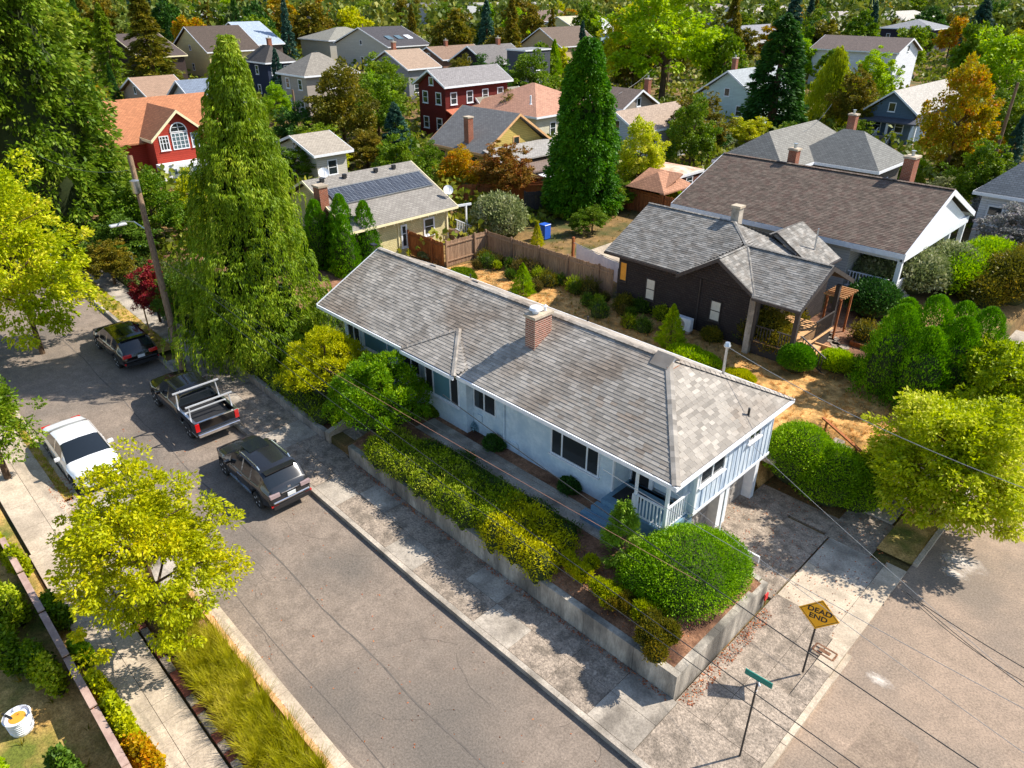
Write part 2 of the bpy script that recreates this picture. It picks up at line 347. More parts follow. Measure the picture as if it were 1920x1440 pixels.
b = MB(); xs = [-6.2 - i * .5 for i in range(90)]
crack([(x, 7.3 + .04 * math.sin(x * 1.3) + random.uniform(-.015, .015)) for x in xs], .045, .0055)
crack([(x, 5.55 + .03 * math.sin(x * .9)) for x in xs[:50]], .025, .0055)
tag(b.build('road_seam', M_tar), kind='structure')
# kerbs
def kerb(name, x0, x1, y0, y1, h, mat, seg=3.0):
    r = link(name, None); tag(r, kind='structure'); n = int(abs(x1 - x0) / seg)
    for i in range(n):
        a = x0 + (x1 - x0) * i / n; c = x0 + (x1 - x0) * (i + 1) / n - .012; b = MB()
        q = lambda x, y, z: (x, y, sz(x) + z)
        b.face([q(a, y0, h), q(c, y0, h), q(c, y1, h), q(a, y1, h)]); b.face([q(a, y0, -.05), q(c, y0, -.05), q(c, y0, h), q(a, y0, h)])
        b.face([q(a, y1, h), q(c, y1, h), q(c, y1, -.05), q(a, y1, -.05)]); b.face([q(c, y0, -.05), q(c, y1, -.05), q(c, y1, h), q(c, y0, h)]); b.face([q(a, y0, h), q(a, y1, h), q(a, y1, -.05), q(a, y0, -.05)])
        b.build('kerb_stone', mat, r)
    return r
kerb('kerb', -60, -5.3, 10.0, 10.17, .17, M_conc)
kerb('kerb', -19.5, -3.6, 4.62, 4.95, .13, M_concL, 1.4)
kerb('kerb', -62, -26.5, 3.45, 3.62, .12, M_concL)
kerb('kerb', -19.5, -5, 4.46, 4.6, .2, M_woody, 2.2)
r = tag(link('kerb', None), kind='structure')
for (y0, y1, h, m) in ((9.4, 11.9, .02, M_concL), (11.9, 13.1, .13, M_concL), (13.1, 15.9, .14, M_concL), (15.9, 17.2, .03, M_concL), (22.4, 24.6, .13, M_concL), (24.6, 60, .13, M_conc)):
    MB().box(-3.44, -3.28, y0, y1 - .012, -.05, h).build('kerb_stone', m, r)
# the corner and the sidewalks
def slab(par, x0, x1, y0, y1, dz, mat, name='paving_slab', g=.012, tilt=.004):
    j = random.uniform(-tilt, tilt); b = MB(); q = lambda x, y, z: (x, y, sz(x) + z)
    x0 += g; y0 += g
    b.face([q(x0, y0, dz + j), q(x1, y0, dz), q(x1, y1, dz - j), q(x0, y1, dz)])
    b.face([q(x0, y0, dz - .12), q(x1, y0, dz - .12), q(x1, y0, dz), q(x0, y0, dz + j)]); b.face([q(x0, y1, dz), q(x1, y1, dz - j), q(x1, y1, dz - .12), q(x0, y1, dz - .12)])
    b.face([q(x1, y0, dz - .12), q(x1, y1, dz - .12), q(x1, y1, dz - j), q(x1, y0, dz)]); b.face([q(x0, y1, dz - .12), q(x0, y0, dz - .12), q(x0, y0, dz + j), q(x0, y1, dz)])
    return b.build(name, mat, par)
sw = tag(link('sidewalk', None), kind='structure')
x = -5.95; i = 0
while x > -60:
    w = 1.5
    if x > -34: slab(sw, x - w, x, 10.18, 11.2, .155, M_conc2 if i % 3 else M_conc); slab(sw, x - w, x, 11.2, 12.19, .155, M_conc2 if i % 4 else M_conc)
    else: slab(sw, x - w, x, 11.0, 12.19, .155, M_conc)
    x -= w; i += 1
strip('verge', -60, -35.5, 10.18, 11.0, .16, M_lawn)
# corner pavement
for (x0, x1, y0, y1, m) in ((-5.95, -3.45, 10.18, 12.2, M_conc2), (-6.03, -5.0, 12.2, 14.6, M_conc2), (-5.0, -3.45, 12.2, 14.6, M_conc2), (-6.03, -4.7, 14.6, 17.9, M_conc2), (-4.7, -3.95, 14.6, 17.9, M_conc2), (-3.95, -3.45, 14.6, 16.0, M_conc2), (-3.95, -3.45, 16.0, 17.4, M_concL),
                            (-6.0, -4.1, 17.9, 20.0, M_concL), (-6.0, -4.1, 20.0, 21.75, M_conc), (-4.1, -3.45, 17.4, 21.9, M_concL), (-6.2, -4.6, 21.75, 24.0, M_conc2)):
    slab(sw, x0, x1, y0, y1, .13 if y1 < 17.5 else .06, m, tilt=.002)
for k in range(14): slab(sw, -6.2, -4.7, 24.0 + k * 1.6, 25.6 + k * 1.6, .12, M_conc)
strip('verge', -4.6, -3.45, 22.3, 60, .1, M_lawn, st=.6)
dv = tag(link('driveway', None), kind='structure')
for (x0, x1, y0, y1) in ((-9.2, -7.6, 17.3, 19.6), (-7.6, -6.05, 17.6, 19.6), (-9.2, -7.6, 19.6, 21.9), (-7.6, -6.05, 19.6, 21.75), (-9.2, -6.2, 21.9, 23.0)):
    slab(dv, x0, x1, y0, y1, .05, M_conc2, 'concrete_slab')
slab(dv, -11.5, -9.2, 18.7, 22.3, .045, M_conc2, 'concrete_slab')
# utility cover and ramp crack lines
b = MB(); cx, cy = P(1545, 1228, 0)
for (dx, dy, s1, s2) in ((0, -.16, .3, .025), (0, .16, .3, .025), (-.3, 0, .025, .16), (.3, 0, .025, .16)): b.box(cx + dx - s1, cx + dx + s1, cy + dy - s2, cy + dy + s2, .13, .139)
b.box(cx - .16, cx + .16, cy - .06, cy + .06, .13, .14)
tag(b.build('meter_cover', M_soil), 'small rectangular meter cover set in the corner pavement below the yellow diamond sign', 'meter cover')
# left sidewalk, brick edging and planting strip
sw2 = tag(link('sidewalk', None), kind='structure')
x = -10.2
while x > -24:
    slab(sw2, x - .7, x, 1.38, 2.08, .13, M_concL); slab(sw2, x - .7, x, 2.08, 2.76, .13, M_concL); x -= .7
while x > -60:
    slab(sw2, x - 1.5, x, 1.45, 2.35, .13, M_concL); slab(sw2, x - 1.5, x, 2.35, 3.15 if x < -25 else 3.0, .13, M_concL); x -= 1.5
be = tag(link('brick_edging', None), kind='structure')
x = -10.5
while x > -21:
    w = random.uniform(.28, .42); b = MB(); b.obox((x - w / 2, 2.93, sz(x) + .13), (w / 2 - .012, 0, 0), (0, .1, random.uniform(-.01, .01)), (0, 0, .07)); b.build('edging_stone', M_brick if random.random() < .3 else M_conc2, be); x -= w
strip('planting_bed', -19.5, -9, 3.02, 4.46, .1, M_soil, st=.6)
strip('verge', -60, -26.5, 3.15, 3.45, .11, M_lawn, st=.8)
strip('kerbside_bay', -26.5, -19.5, 3.0, 4.96, .004, M_conc)
strip('garden', -60, -8, -14, 1.35, .02, M_lawn, st=2)
# weathered retaining wall round the lot
rw = empty('retaining_wall', 'low stained concrete retaining wall wrapping the raised planted corner of the blue house', 'wall')
def wtop(x): return 1.02 if x > -21.9 else sz(x) + .52
xx = [-6.08, -7.5, -9.3, -11.2, -13.1, -15.2, -17.3, -19.4, -21.6]
for a, c in zip(xx, xx[1:]): MB().box(c + .012, a, 12.2, 12.42, sz(c) - .1, 1.02).build('wall_panel', M_wallc, rw)
x = -23.4
while x > -37:
    b = MB(); x2 = x - 2.2; q = lambda x, y, z: (x, y, z)
    b.prism([(x2 + .01, 12.2, wtop(x2)), (x, 12.2, wtop(x)), (x, 12.42, wtop(x)), (x2 + .01, 12.42, wtop(x2))], .62); b.build('wall_panel', M_wallc, rw); x = x2
yy = [12.43, 13.35, 14.4, 15.4, 16.4, 17.2]
for a, c in zip(yy, yy[1:]): MB().box(-6.32, -6.09, a, c - .01, -.1, 1.02 - (.05 if c > 17 else 0)).build('wall_panel', M_wallc, rw)
MB().box(-9.2, -6.33, 17.0, 17.2, -.1, 1.04).build('wall_panel', M_wallc, rw)
# steps cut in the wall, side cheek
st = empty('garden_steps', 'concrete garden steps with a pale sloped cheek cut through the retaining wall', 'steps')
for k in range(4): MB().box(-23.0, -21.75, 12.2 + k * .32, 12.55 + k * .32, .2, .46 + k * .17).build('step', M_conc2, st)
MB().prism([(-23.3, 12.2, .95), (-23.02, 12.2, .95), (-23.02, 13.6, 1.25), (-23.3, 13.6, 1.25)], .7).build('side_wall', M_concL, st)
# beds and lawns of the lot
def patch(name, pts, mat, dz=.0, n=14, kind='structure'):
    """sheet draped on the ground inside a quad"""
    a, bq, c, d = [Vector((*p, 0)) for p in pts]; me = bpy.data.meshes.new(name); v = []; 
    for j in range(n + 1):
        for i in range(n + 1):
            u, w = i / n, j / n; p = (a * (1 - u) + bq * u) * (1 - w) + (d * (1 - u) + c * u) * w; v.append((p.x, p.y, gz(p.x, p.y) + dz))
    m = n + 1; me.from_pydata(v, [], [(j * m + i, j * m + i + 1, (j + 1) * m + i + 1, (j + 1) * m + i) for j in range(n) for i in range(n)]); me.materials.append(mat)
    return tag(link(name, me), kind=kind)
patch('planting_bed', [(-21.6, 12.36), (-6.22, 12.36), (-6.22, 16.98), (-21.6, 16.98)], M_soil, .012, 40)
patch('planting_bed', [(-48, 12.44), (-23.4, 12.44), (-23.4, 22), (-48, 22)], M_soil, .02, 30)
pathw = tag(link('garden_path', None), kind='structure')
for k in range(8): MB().box(-20.3 + k * 1.22, -20.3 + (k + 1) * 1.22 - .015, 14.62, 15.6, 1.3, 1.425 + random.uniform(0, .006)).build('paving_slab', M_conc, pathw)
patch('back_lawn', [(-35, 22.6), (-9.2, 22.6), (-9.2, 31.4), (-33.5, 31.4)], M_straw, .012, 40)
patch('side_lawn', [(-9.2, 24.4), (-5.6, 24.4), (-5.6, 34), (-9.2, 34)], M_straw, .014, 24)
for (x0, x1) in ((-11.6, -10.2), (-10.2, -8.8)): MB().box(x0, x1 - .02, 22.75, 23.6, 1.2, 1.37).build('concrete_slab', M_conc2, dv)
patch('neighbour_yard', [(-34, 31.8), (-14.2, 31.8), (-14.2, 50), (-34, 50)], M_ground, .01, 20)
patch('neighbour_lawn', [(-14.2, 31.4), (-6.2, 31.4), (-6.2, 41), (-14.2, 41)], M_soil, .016, 20)
# ---------------------------------------------------------------- roofs of single shingles
def frame(poly):
    p = [Vector(q) for q in poly]; nrm = Vector((0, 0, 0))
    for k in range(1, len(p) - 1): nrm += (p[k] - p[0]).cross(p[k + 1] - p[0])
    nrm.normalize()
    if nrm.z < 0: nrm = -nrm
    h = Vector((-nrm.y, nrm.x, 0)).normalized(); w = nrm.cross(h)
    if w.z < 0: w = -w
    h = w.cross(nrm)
    return p, nrm, h, w
TAB = {}
def tabmesh(mat):
    if mat.name not in TAB:
        b = MB(); wedge(b, Vector((0, 0, 0)), Vector((1, 0, 0)), Vector((0, 1, 0)), Vector((0, 0, 1)), .292, .15, .016)
        me = bpy.data.meshes.new('shingle'); me.from_pydata(b.v, [], b.f); me.materials.append(mat); TAB[mat.name] = me
    return TAB[mat.name]
def wedge(b, o, h, w, n, wd, ln, th):
    a0, b0 = o, o + h * wd; a1, b1 = a0 + n * th, b0 + n * th; c, d = b0 + w * ln + n * .003, a0 + w * ln + n * .003
    b.face([a1, b1, c, d]); b.face([a0, b0, b1, a1]); b.face([a0, a1, d]); b.face([b0, c, b1])
def shingles(poly, mat, course=.14, w=.3, th=.016):
    """list of (origin, h, w, n, width) for one roof plane"""
    p, nrm, h, up = frame(poly); A = [(q.dot(h), q.dot(up)) for q in p]; off = p[0].dot(nrm); out = []
    b0 = min(a[1] for a in A); b1 = max(a[1] for a in A); k = 0; bb = b0
    while bb < b1 - .05:
        mid = bb + course * .5; xs = []
        for i in range(len(A)):
            (ax, ay), (bx, by) = A[i], A[(i + 1) % len(A)]
            if (ay - mid) * (by - mid) < 0: xs.append(ax + (mid - ay) / (by - ay) * (bx - ax))
        if len(xs) >= 2:
            lo, hi = min(xs), max(xs); a = lo - (k % 2) * w * .5 - random.uniform(0, .1)
            while a < hi:
                wd = w * random.choice((1, 1, 1, .8, 1.15)); s, e = max(a, lo), min(a + wd - .008, hi)
                if e - s > .04: out.append((h * s + up * bb + nrm * off, h, up, nrm, e - s))
                a += wd
        bb += course; k += 1
    return out
def roof(par, polys, mat, name='roof', thick=.12, tabs_=None, singles=0):
    """slab with shingle pieces on top; the largest in view are objects of their own"""
    b = MB()
    for q in polys: b.prism(q, thick)
    ro = b.build(name, M_deck if tabs_ else mat, par)
    if tabs_:
        T = []
        for q in (tabs_ if tabs_ is not True else polys): T += shingles(q, mat)
        if singles:
            T.sort(key=lambda t: (t[0] - Vector((0, 0, CH))).length); full = [t for t in T if .27 < t[4] < .30][:singles]; ids = set(id(t) for t in full)
            me_ = tabmesh(mat)
            for t in full:
                o = link('shingle', me_, ro); M = Matrix((t[1], t[2], t[3])).transposed().to_4x4(); M.translation = t[0]; o.matrix_local = M
                o.scale.x = t[4] / .292
            T = [t for t in T if id(t) not in ids]
        b = MB()
        for t in T: wedge(b, t[0], t[1], t[2], t[3], t[4], .15, random.uniform(.012, .02))
        tag(b.build('shingle_field', mat, ro), kind='stuff')
    return ro
def capline(par, a, c, mat, w=.26, st=.2):
    a, c = Vector(a), Vector(c); d = (c - a); L = d.length; d /= L; sd = d.cross(Vector((0, 0, 1))).normalized(); up = sd.cross(d); b = MB(); t = 0
    while t < L:
        o = a + d * t + up * (.02 + .0); e = min(.23, L - t + .02)
        for s in (-1, 1):
            q = [o + up * .022, o + d * e + up * .006, o + d * e + sd * s * w / 2 - up * .03, o + sd * s * w / 2 - up * .012]
            b.face(q)
        b.face([o + up * .022, o + sd * w / 2 - up * .012, o + sd * w / 2 - up * .05, o - sd * w / 2 - up * .05, o - sd * w / 2 - up * .012]); t += st
    return tag(b.build('ridge_cap', mat, par), kind='stuff')
def win(par, o, h, n, w, z0, z1, frame_=None, glass=None, mull=(), rails=(), fw_=.07, sill=True, name='window', dep=.05):
    """window on a wall: o = (x,y) of its left end, h = horizontal direction, n = outward"""
    fm = frame_ or M_white; gl = glass or M_glass; o = Vector((*o, 0)); h = Vector((*h, 0)); n = Vector((*n, 0)); z = Vector((0, 0, 1)); b = MB(); H = (z1 - z0)
    def pc(a0, a1, c0, c1, d=dep):
        c = o + h * (a0 + a1) / 2 + z * (c0 + c1) / 2 + n * d / 2; b.obox(c, h * (a1 - a0) / 2, n * d / 2, z * (c1 - c0) / 2)
    pc(0, fw_, z0, z1); pc(w - fw_, w, z0, z1); pc(fw_, w - fw_, z1 - fw_, z1); pc(fw_, w - fw_, z0, z0 + fw_)
    for m in mull: pc(m - .03, m + .03, z0 + fw_, z1 - fw_, dep * .8)
    for r_ in rails: pc(fw_, w - fw_, z0 + H * r_ - .02, z0 + H * r_ + .02, dep * .7)
    if sill: pc(-.05, w + .05, z0 - .05, z0 - .002, dep + .06)
    wo = b.build(name, fm, par); b = MB(); c = o + h * w / 2 + z * (z0 + z1) / 2 + n * .01; b.obox(c, h * (w / 2 - fw_), n * .008, z * (H / 2 - fw_)); b.build('pane', gl, wo)
    return wo
# ---------------------------------------------------------------- the blue house
H0 = empty('house', 'long low pale blue house with grey shingled roof, brick chimney and corner garage', 'house', (-8.9, 16.2, 0))
H0.location = (0, 0, 0)
ze, zr = 4.4, 6.23
A = (-27.9, 15.2, ze); B_ = (-8.55, 15.2, ze); C_ = (-8.55, 22.4, ze); D_ = (-27.9, 22.4, ze); R1 = (-27.9, 18.8, zr); R2 = (-11.5, 18.8, zr)
roof_front = [A, B_, R2, R1]; roof_hip = [B_, C_, R2]; roof_back = [C_, D_, R1, R2]
bx0, bx1, by = -21.45, -18.2, 15.02
zb = ze + .01; ap = (-19.83, 16.75, 5.23)
bump = [[(bx0, by, zb), (bx1, by, zb), ap]]
bump_r = [[(bx1, by, zb), (-18.1, 15.24, zb + .02), ap]]
rf = roof(H0, [roof_front, roof_hip, roof_back], M_shg, 'roof', .1, True, 290)
rfb = roof(rf, bump, M_shg, 'bay_roof', .1)
b = MB()
for t in shingles(bump[0], M_shg): wedge(b, t[0] + Vector((0, 0, .02)), t[1], t[2], t[3], t[4], .15, .016)
[wedge(b, t[0] + Vector((0, 0, .02)), t[1], t[2], t[3], t[4], .15, .016) for t in shingles([ap, (bx1, by, zb), (-18.0, 15.5, zb + .17)], M_shg)]
tag(b.build('bay_shingles', M_shg, rf), kind='stuff')
for a, c in ((R1, R2), (R2, B_), (R2, C_)): capline(rf, a, c, M_shg)
capline(rf, (ap[0], ap[1], ap[2] + .03), (bx0, by, zb + .03), M_shg, .2); capline(rf, (ap[0], ap[1], ap[2] + .03), (bx1, by, zb + .03), M_shg, .2)
# gablet at the hip apex
MB().face([(-11.3, 18.4, 6.06), (-11.3, 19.2, 6.06), (-11.3, 18.8, 6.34)]).build('gablet_vent', M_white, rf); b = MB(); b.prism([(-11.95, 18.8, 6.36), (-11.24, 18.8, 6.36), (-11.24, 19.25, 6.05), (-11.95, 19.25, 6.05)], .04); b.prism([(-11.24, 18.8, 6.36), (-11.95, 18.8, 6.36), (-11.95, 18.35, 6.05), (-11.24, 18.35, 6.05)], .04); b.build('gablet_roof', M_shg, rf); MB().prism([(-11.29, 18.4, 6.1), (-11.1, 18.4, 5.99), (-11.1, 19.2, 5.99), (-11.29, 19.2, 6.1)], .02).build('flashing_or_shadow', M_woodr, rf)  # the red-brown strip paints the orange shadow below the white vent
# fascia and gutter
b = MB(); b.box(-27.9, bx0, 15.12, 15.18, ze - .16, ze - .01); b.box(bx1, -8.55, 15.12, 15.18, ze - .16, ze - .01); b.box(bx0, bx1, by - .07, by - .01, ze - .15, ze); b.box(-8.54, -8.48, 15.12, 22.45, ze - .16, ze - .01); b.box(-27.9, -8.55, 22.42, 22.48, ze - .16, ze - .01)
b.build('gutter', M_white, H0)
b = MB(); b.prism([(-27.98, 15.15, ze), (-27.91, 15.15, ze), (-27.91, 18.8, zr), (-27.98, 18.8, zr)], .18); b.prism([(-27.98, 18.8, zr), (-27.91, 18.8, zr), (-27.91, 22.45, ze), (-27.98, 22.45, ze)], .18); b.build('bargeboard', M_white, H0)
b = MB(); b.box(-27.85, -8.6, 15.22, 22.38, ze - .2, ze - .13); b.build('soffit', M_white, H0)
# walls
zs = ze - .21
b = MB(); b.box(-27.5, -21.1, 16.2, 21.98, .6, zs); b.box(-21.09, -18.5, 15.85, 21.97, .6, zs); b.box(-18.49, -11.5, 16.2, 21.98, .2, zs); b.box(-11.49, -9.35, 17.25, 21.96, 2.2, zs)
b.face([(-27.5, 16.2, zs), (-27.5, 21.98, zs), (-27.5, 19.0, zr - .2)]); b.build('wall', M_blue, H0)
b = MB(); b.box(-9.34, -8.88, 17.0, 22.0, 2.16, zs); b.build('upper_wall', M_bluebatten, H0)
b = MB(); y = 17.12
while y < 21.95: b.box(-8.878, -8.862, y, y + .03, 2.17, zs); y += .3
b.build('batten', M_bluebatten, H0)
b = MB(); b.box(-8.86, -8.83, 16.98, 22.02, 2.1, 2.2); b.box(-8.879, -8.845, 17.0, 17.1, 2.2, zs); b.build('trim_board', M_white, H0)
b = MB(); b.box(-9.33, -8.9, 16.95, 22.0, 2.02, 2.14); b.build('lintel', M_white, H0)
for (y0, y1) in ((17.0, 17.15), (19.25, 19.9), (21.75, 22.0)):
    MB().box(-9.5, -9.1, y0, y1, 0, 2.02).build('garage_pillar', M_white, H0)
M_gar = rough('garage_door_paint', srgb((142, 136, 130)), srgb((164, 158, 152)), 5, .1, .6)
for (y0, y1) in ((17.16, 19.24), (19.91, 21.74)):
    b = MB()
    for k in range(5): b.box(-9.53, -9.48, y0, y1, .06 + k * .39, .06 + k * .39 + .375)
    g = b.build('garage_door', M_gar, H0); b = MB(); n_ = 4; w = (y1 - y0) / n_
    for k in range(5):
        for i in range(n_): b.box(-9.479, -9.46, y0 + i * w + .06, y0 + (i + 1) * w - .06, .12 + k * .39, .12 + k * .39 + .25)
    b.build('raised_panel', M_gar, g); MB().box(-9.459, -9.43, (y0 + y1) / 2 - .08, (y0 + y1) / 2 + .08, .82, .86).build('handle', M_metal, g)
b = MB(); b.box(-11.5, -9.8, 17.16, 21.95, -.02, 2.1); b.box(-11.4, -9.5, 17.0, 17.14, 0, 2.1); b.build('garage_inner_wall', M_blue, H0)
# front windows and door
hx, ny = (1, 0), (0, -1); hy, nxp = (0, 1), (1, 0)
M_teal = glassmat('blue_shade_glass', (.13, .27, .32))
M_gdk = glassmat('dark_room_glass', (.03, .035, .04))
win(H0, (-14.3, 16.2), hx, ny, 2.2, 2.35, 3.9, glass=M_gdk, mull=(.52, 1.66), fw_=.05)
win(H0, (-18.42, 16.2), hx, ny, 1.25, 2.55, 4.0, glass=M_gdk, mull=(.6,), fw_=.04, sill=False)
win(H0, (-21.0, 15.85), hx, ny, 2.1, 2.42, 4.0, glass=M_teal, mull=(.5, 1.58), fw_=.05)
MB().box(-20.96, -20.56, 15.83, 15.845, 2.47, 3.95).build('shutter', M_dark, H0); MB().box(-19.38, -18.97, 15.83, 15.845, 2.47, 3.95).build('shutter', M_dark, H0)
win(H0, (-27.2, 16.2), hx, ny, 1.0, 2.5, 4.0, glass=M_gdk, mull=(.5,), fw_=.05); win(H0, (-25.9, 16.2), hx, ny, 2.5, 2.6, 4.0, glass=M_teal, mull=(1.8,), fw_=.05)
win(H0, (-23.0, 16.2), hx, ny, 1.2, 2.6, 4.0, glass=M_gdk, mull=(.6,), fw_=.05)
win(H0, (-8.88, 17.15), hy, nxp, 1.5, 3.15, 4.02, glass=M_gdk, mull=(.75,), fw_=.05); win(H0, (-8.88, 20.15), hy, nxp, .85, 3.4, 3.98, glass=M_gdk, mull=(.42,), fw_=.05)
MB().box(-16.72, -16.66, 16.12, 16.18, 1.4, 4.2).build('downpipe', M_blue, H0); MB().box(-8.98, -8.93, 19.3, 19.36, 0, 2.0).build('downpipe', M_blue, H0)
b = MB(); b.box(-16.35, -15.95, 16.14, 16.19, 1.5, 1.9); b.box(-18.2, -17.95, 16.13, 16.19, 2.0, 2.3); b.build('meter_box', M_blue, H0)
d = MB().box(-11.42, -10.72, 17.19, 17.24, 2.12, 4.05).build('front_door', M_dark, H0); MB().box(-10.83, -10.79, 17.15, 17.19, 3.0, 3.12).build('handle', M_metal, d)
b = MB(); b.box(-11.49, -11.43, 17.15, 17.24, 2.12, 4.1); b.box(-10.7, -10.55, 17.15, 17.24, 2.12, 4.1); b.box(-11.53, -11.47, 16.15, 16.25, 2.1, 4.15); b.build('door_frame', M_white, H0)
# porch
M_bdeck = rough('blue_porch_paint', srgb((92, 126, 150)), srgb((120, 152, 172)), 5, .3, .7)
b = MB(); b.box(-11.5, -8.98, 15.62, 17.24, 1.3, 2.1); b.build('porch_floor', M_bdeck, H0)
MB().box(-11.3, -10.45, 15.95, 16.75, 2.104, 2.12).build('door_mat', M_dark, H0)
MB().box(-11.65, -10.3, 15.28, 15.61, 1.35, 1.92).build('step', M_bdeck, H0); MB().box(-11.85, -10.3, 14.98, 15.27, 1.35, 1.72).build('step', M_bdeck, H0)
b = MB(); b.box(-10.26, -10.18, 15.66, 15.74, 2.1, 4.2); b.build('porch_post', M_white, H0); MB().box(-9.12, -9.02, 15.66, 15.76, 2.1, 4.2).build('porch_post', M_white, H0)
MB().box(-10.3, -10.14, 15.62, 15.78, 2.1, 2.95).build('newel', M_white, H0)
def rail(par, a, c, z0, z1, mat, st=.12, w=.035, names=('handrail', 'baluster')):
    a, c = Vector((*a, 0)), Vector((*c, 0)); d = c - a; L = d.length; d /= L; za, zb_ = (z0 if isinstance(z0, tuple) else (z0, z0)), (z1 if isinstance(z1, tuple) else (z1, z1))
    f = lambda t, q: Vector((0, 0, q[0] + (q[1] - q[0]) * t))
    b = MB(); b.bar(a + f(0, zb_), c + f(1, zb_), .06, .05); b.bar(a + f(0, za) + Vector((0, 0, .05)), c + f(1, za) + Vector((0, 0, .05)), .045, .045); hr = b.build(names[0], mat, par); n = max(2, int(L / st))
    for i in range(1, n):
        t = i / n; p = a + d * L * t; q0 = f(t, za).z + .07; q1 = f(t, zb_).z - .02; MB().box(p.x - w / 2, p.x + w / 2, p.y - w / 2, p.y + w / 2, q0, q1).build(names[1], mat, hr)
    return hr
rail(H0, (-10.14, 15.7), (-9.12, 15.7), 2.12, 2.95, M_white, .125); rail(H0, (-9.06, 15.76), (-9.06, 16.98), 2.12, 2.95, M_white, .125)
# chimney of single bricks
cx0, cx1, cy0, cy1, cb, ct = -16.68, -16.2, 17.25, 18.15, 5.2, 6.62
ch = MB().box(cx0, cx1, cy0, cy1, cb, ct).build('chimney', M_mortar, rf)
bw, bh, g = .15, .05, .02; bme = MB().box(-bw / 2, bw / 2, -.03, .03, -bh / 2, bh / 2).build('brick', M_brick); bmesh_ = bme.data; bpy.data.objects.remove(bme)
z = cb + .1; k = 0
while z < ct - .03:
    for (ax, a0, a1, fx) in (('x', cx0, cx1, cy0), ('y', cy0, cy1, cx1)):
        L = a1 - a0; n = 3 if ax == 'x' else 6; stp = L / n; a = a0 - (stp / 2 if k % 2 else 0)
        while a < a1 - .01:
            s, e = max(a, a0), min(a + stp, a1)
            if e - s > .03:
                o = link('brick', bmesh_, ch); o.scale.x = (e - s - g) / bw
                if ax == 'x': o.location = ((s + e) / 2, fx + .022, z)
                else: o.location = (fx - .022, (s + e) / 2, z); o.rotation_euler.z = R(90)
            a += stp
    z += bh + g + .012; k += 1
b = MB(); b.box(cx0 - .06, cx1 + .06, cy0 - .06, cy1 + .06, ct, ct + .09); b.build('chimney_crown', M_concL, ch)
b = MB(); b.lathe((-16.5, 17.6, ct + .09), [(.13, 0), (.13, .12), (.26, .14), (.22, .22), (.08, .27)], 14); b.lathe((-16.38, 17.98, ct + .09), [(.05, 0), (.05, .16), (.09, .18), (.02, .24)], 10); b.build('chimney_cap', M_white, ch, smooth=True)
b = MB(); b.box(cx0 - .03, cx1 + .04, cy0 - .05, cy1 + .02, 5.36, 5.44); b.build('flashing_or_shadow', M_woodr, ch)  # flashing strip round the chimney foot
def stack(par, x, y, z, h, r=.04, m=None, nm='vent_pipe'): return MB().lathe((x, y, z), [(r * 1.9, 0), (r * 1.6, .03), (r, .05), (r, h), (r * 1.2, h), (r * .7, h + .01)], 10).build(nm, m or M_black, par, smooth=False)
def rz(x, y): return ze + min((y - 15.2), (22.4 - y)) * (zr - ze) / 3.6 if x < -11.5 else ze + min(y - 15.2, 22.4 - y, (-8.55 - x) * 3.6 / 2.95) * (zr - ze) / 3.6
for (u, v, h) in ((1403, 779, .32), (1102, 603, .3), (882, 521, .24)):
    x, y = P(u, v, 5.2)
    for _ in range(20): x, y = P(u, v, rz(x, y))
    stack(rf, x, y, rz(x, y) - .04, h)
for (u, v) in ((772, 480), (867, 517), (948, 547)):
    x, y = P(u, v, 5.6)
    for _ in range(8): x, y = P(u, v, rz(x, y))
    MB().box(x - .16, x + .16, 19.15, 19.4, rz(x, 19.3), rz(x, 19.3) + .07).build('roof_vent', M_black, rf)
mx, my = -10.6, 21.0
b = MB(); b.tube([(mx, my, rz(mx, my) - .1), (mx, my, 6.2)], .05, 8); b.build('service_mast', M_metal, H0); b = MB(); b.lathe((mx, my, 6.18), [(.1, 0), (.13, .06), (.08, .18)], 10); b.build('mast_head', M_metal, H0)
# white board by the garage drive, red tag
tag(MB().obox((P(1395, 1037, .2)[0] - .2, P(1395, 1037, .2)[1], .25), (.75, 0, 0), (0, .03, 0), (0, 0, .14)).build('board', M_white), 'long white painted board lying behind the clipped mound beside the driveway', 'board')
x, y = P(1437, 1118, .5)
rt_ = empty('marker_flag', 'small red marker on a short stick at the end of the retaining wall', 'marker', (x, y, .13)); MB().box(-.012, .012, -.012, .012, 0, .4).build('stick', M_woodr, rt_)
MB().box(-.02, .02, -.1, .08, .25, .48).build('flag', plain('red_cloth', (.6, .02, .02), .6), rt_)
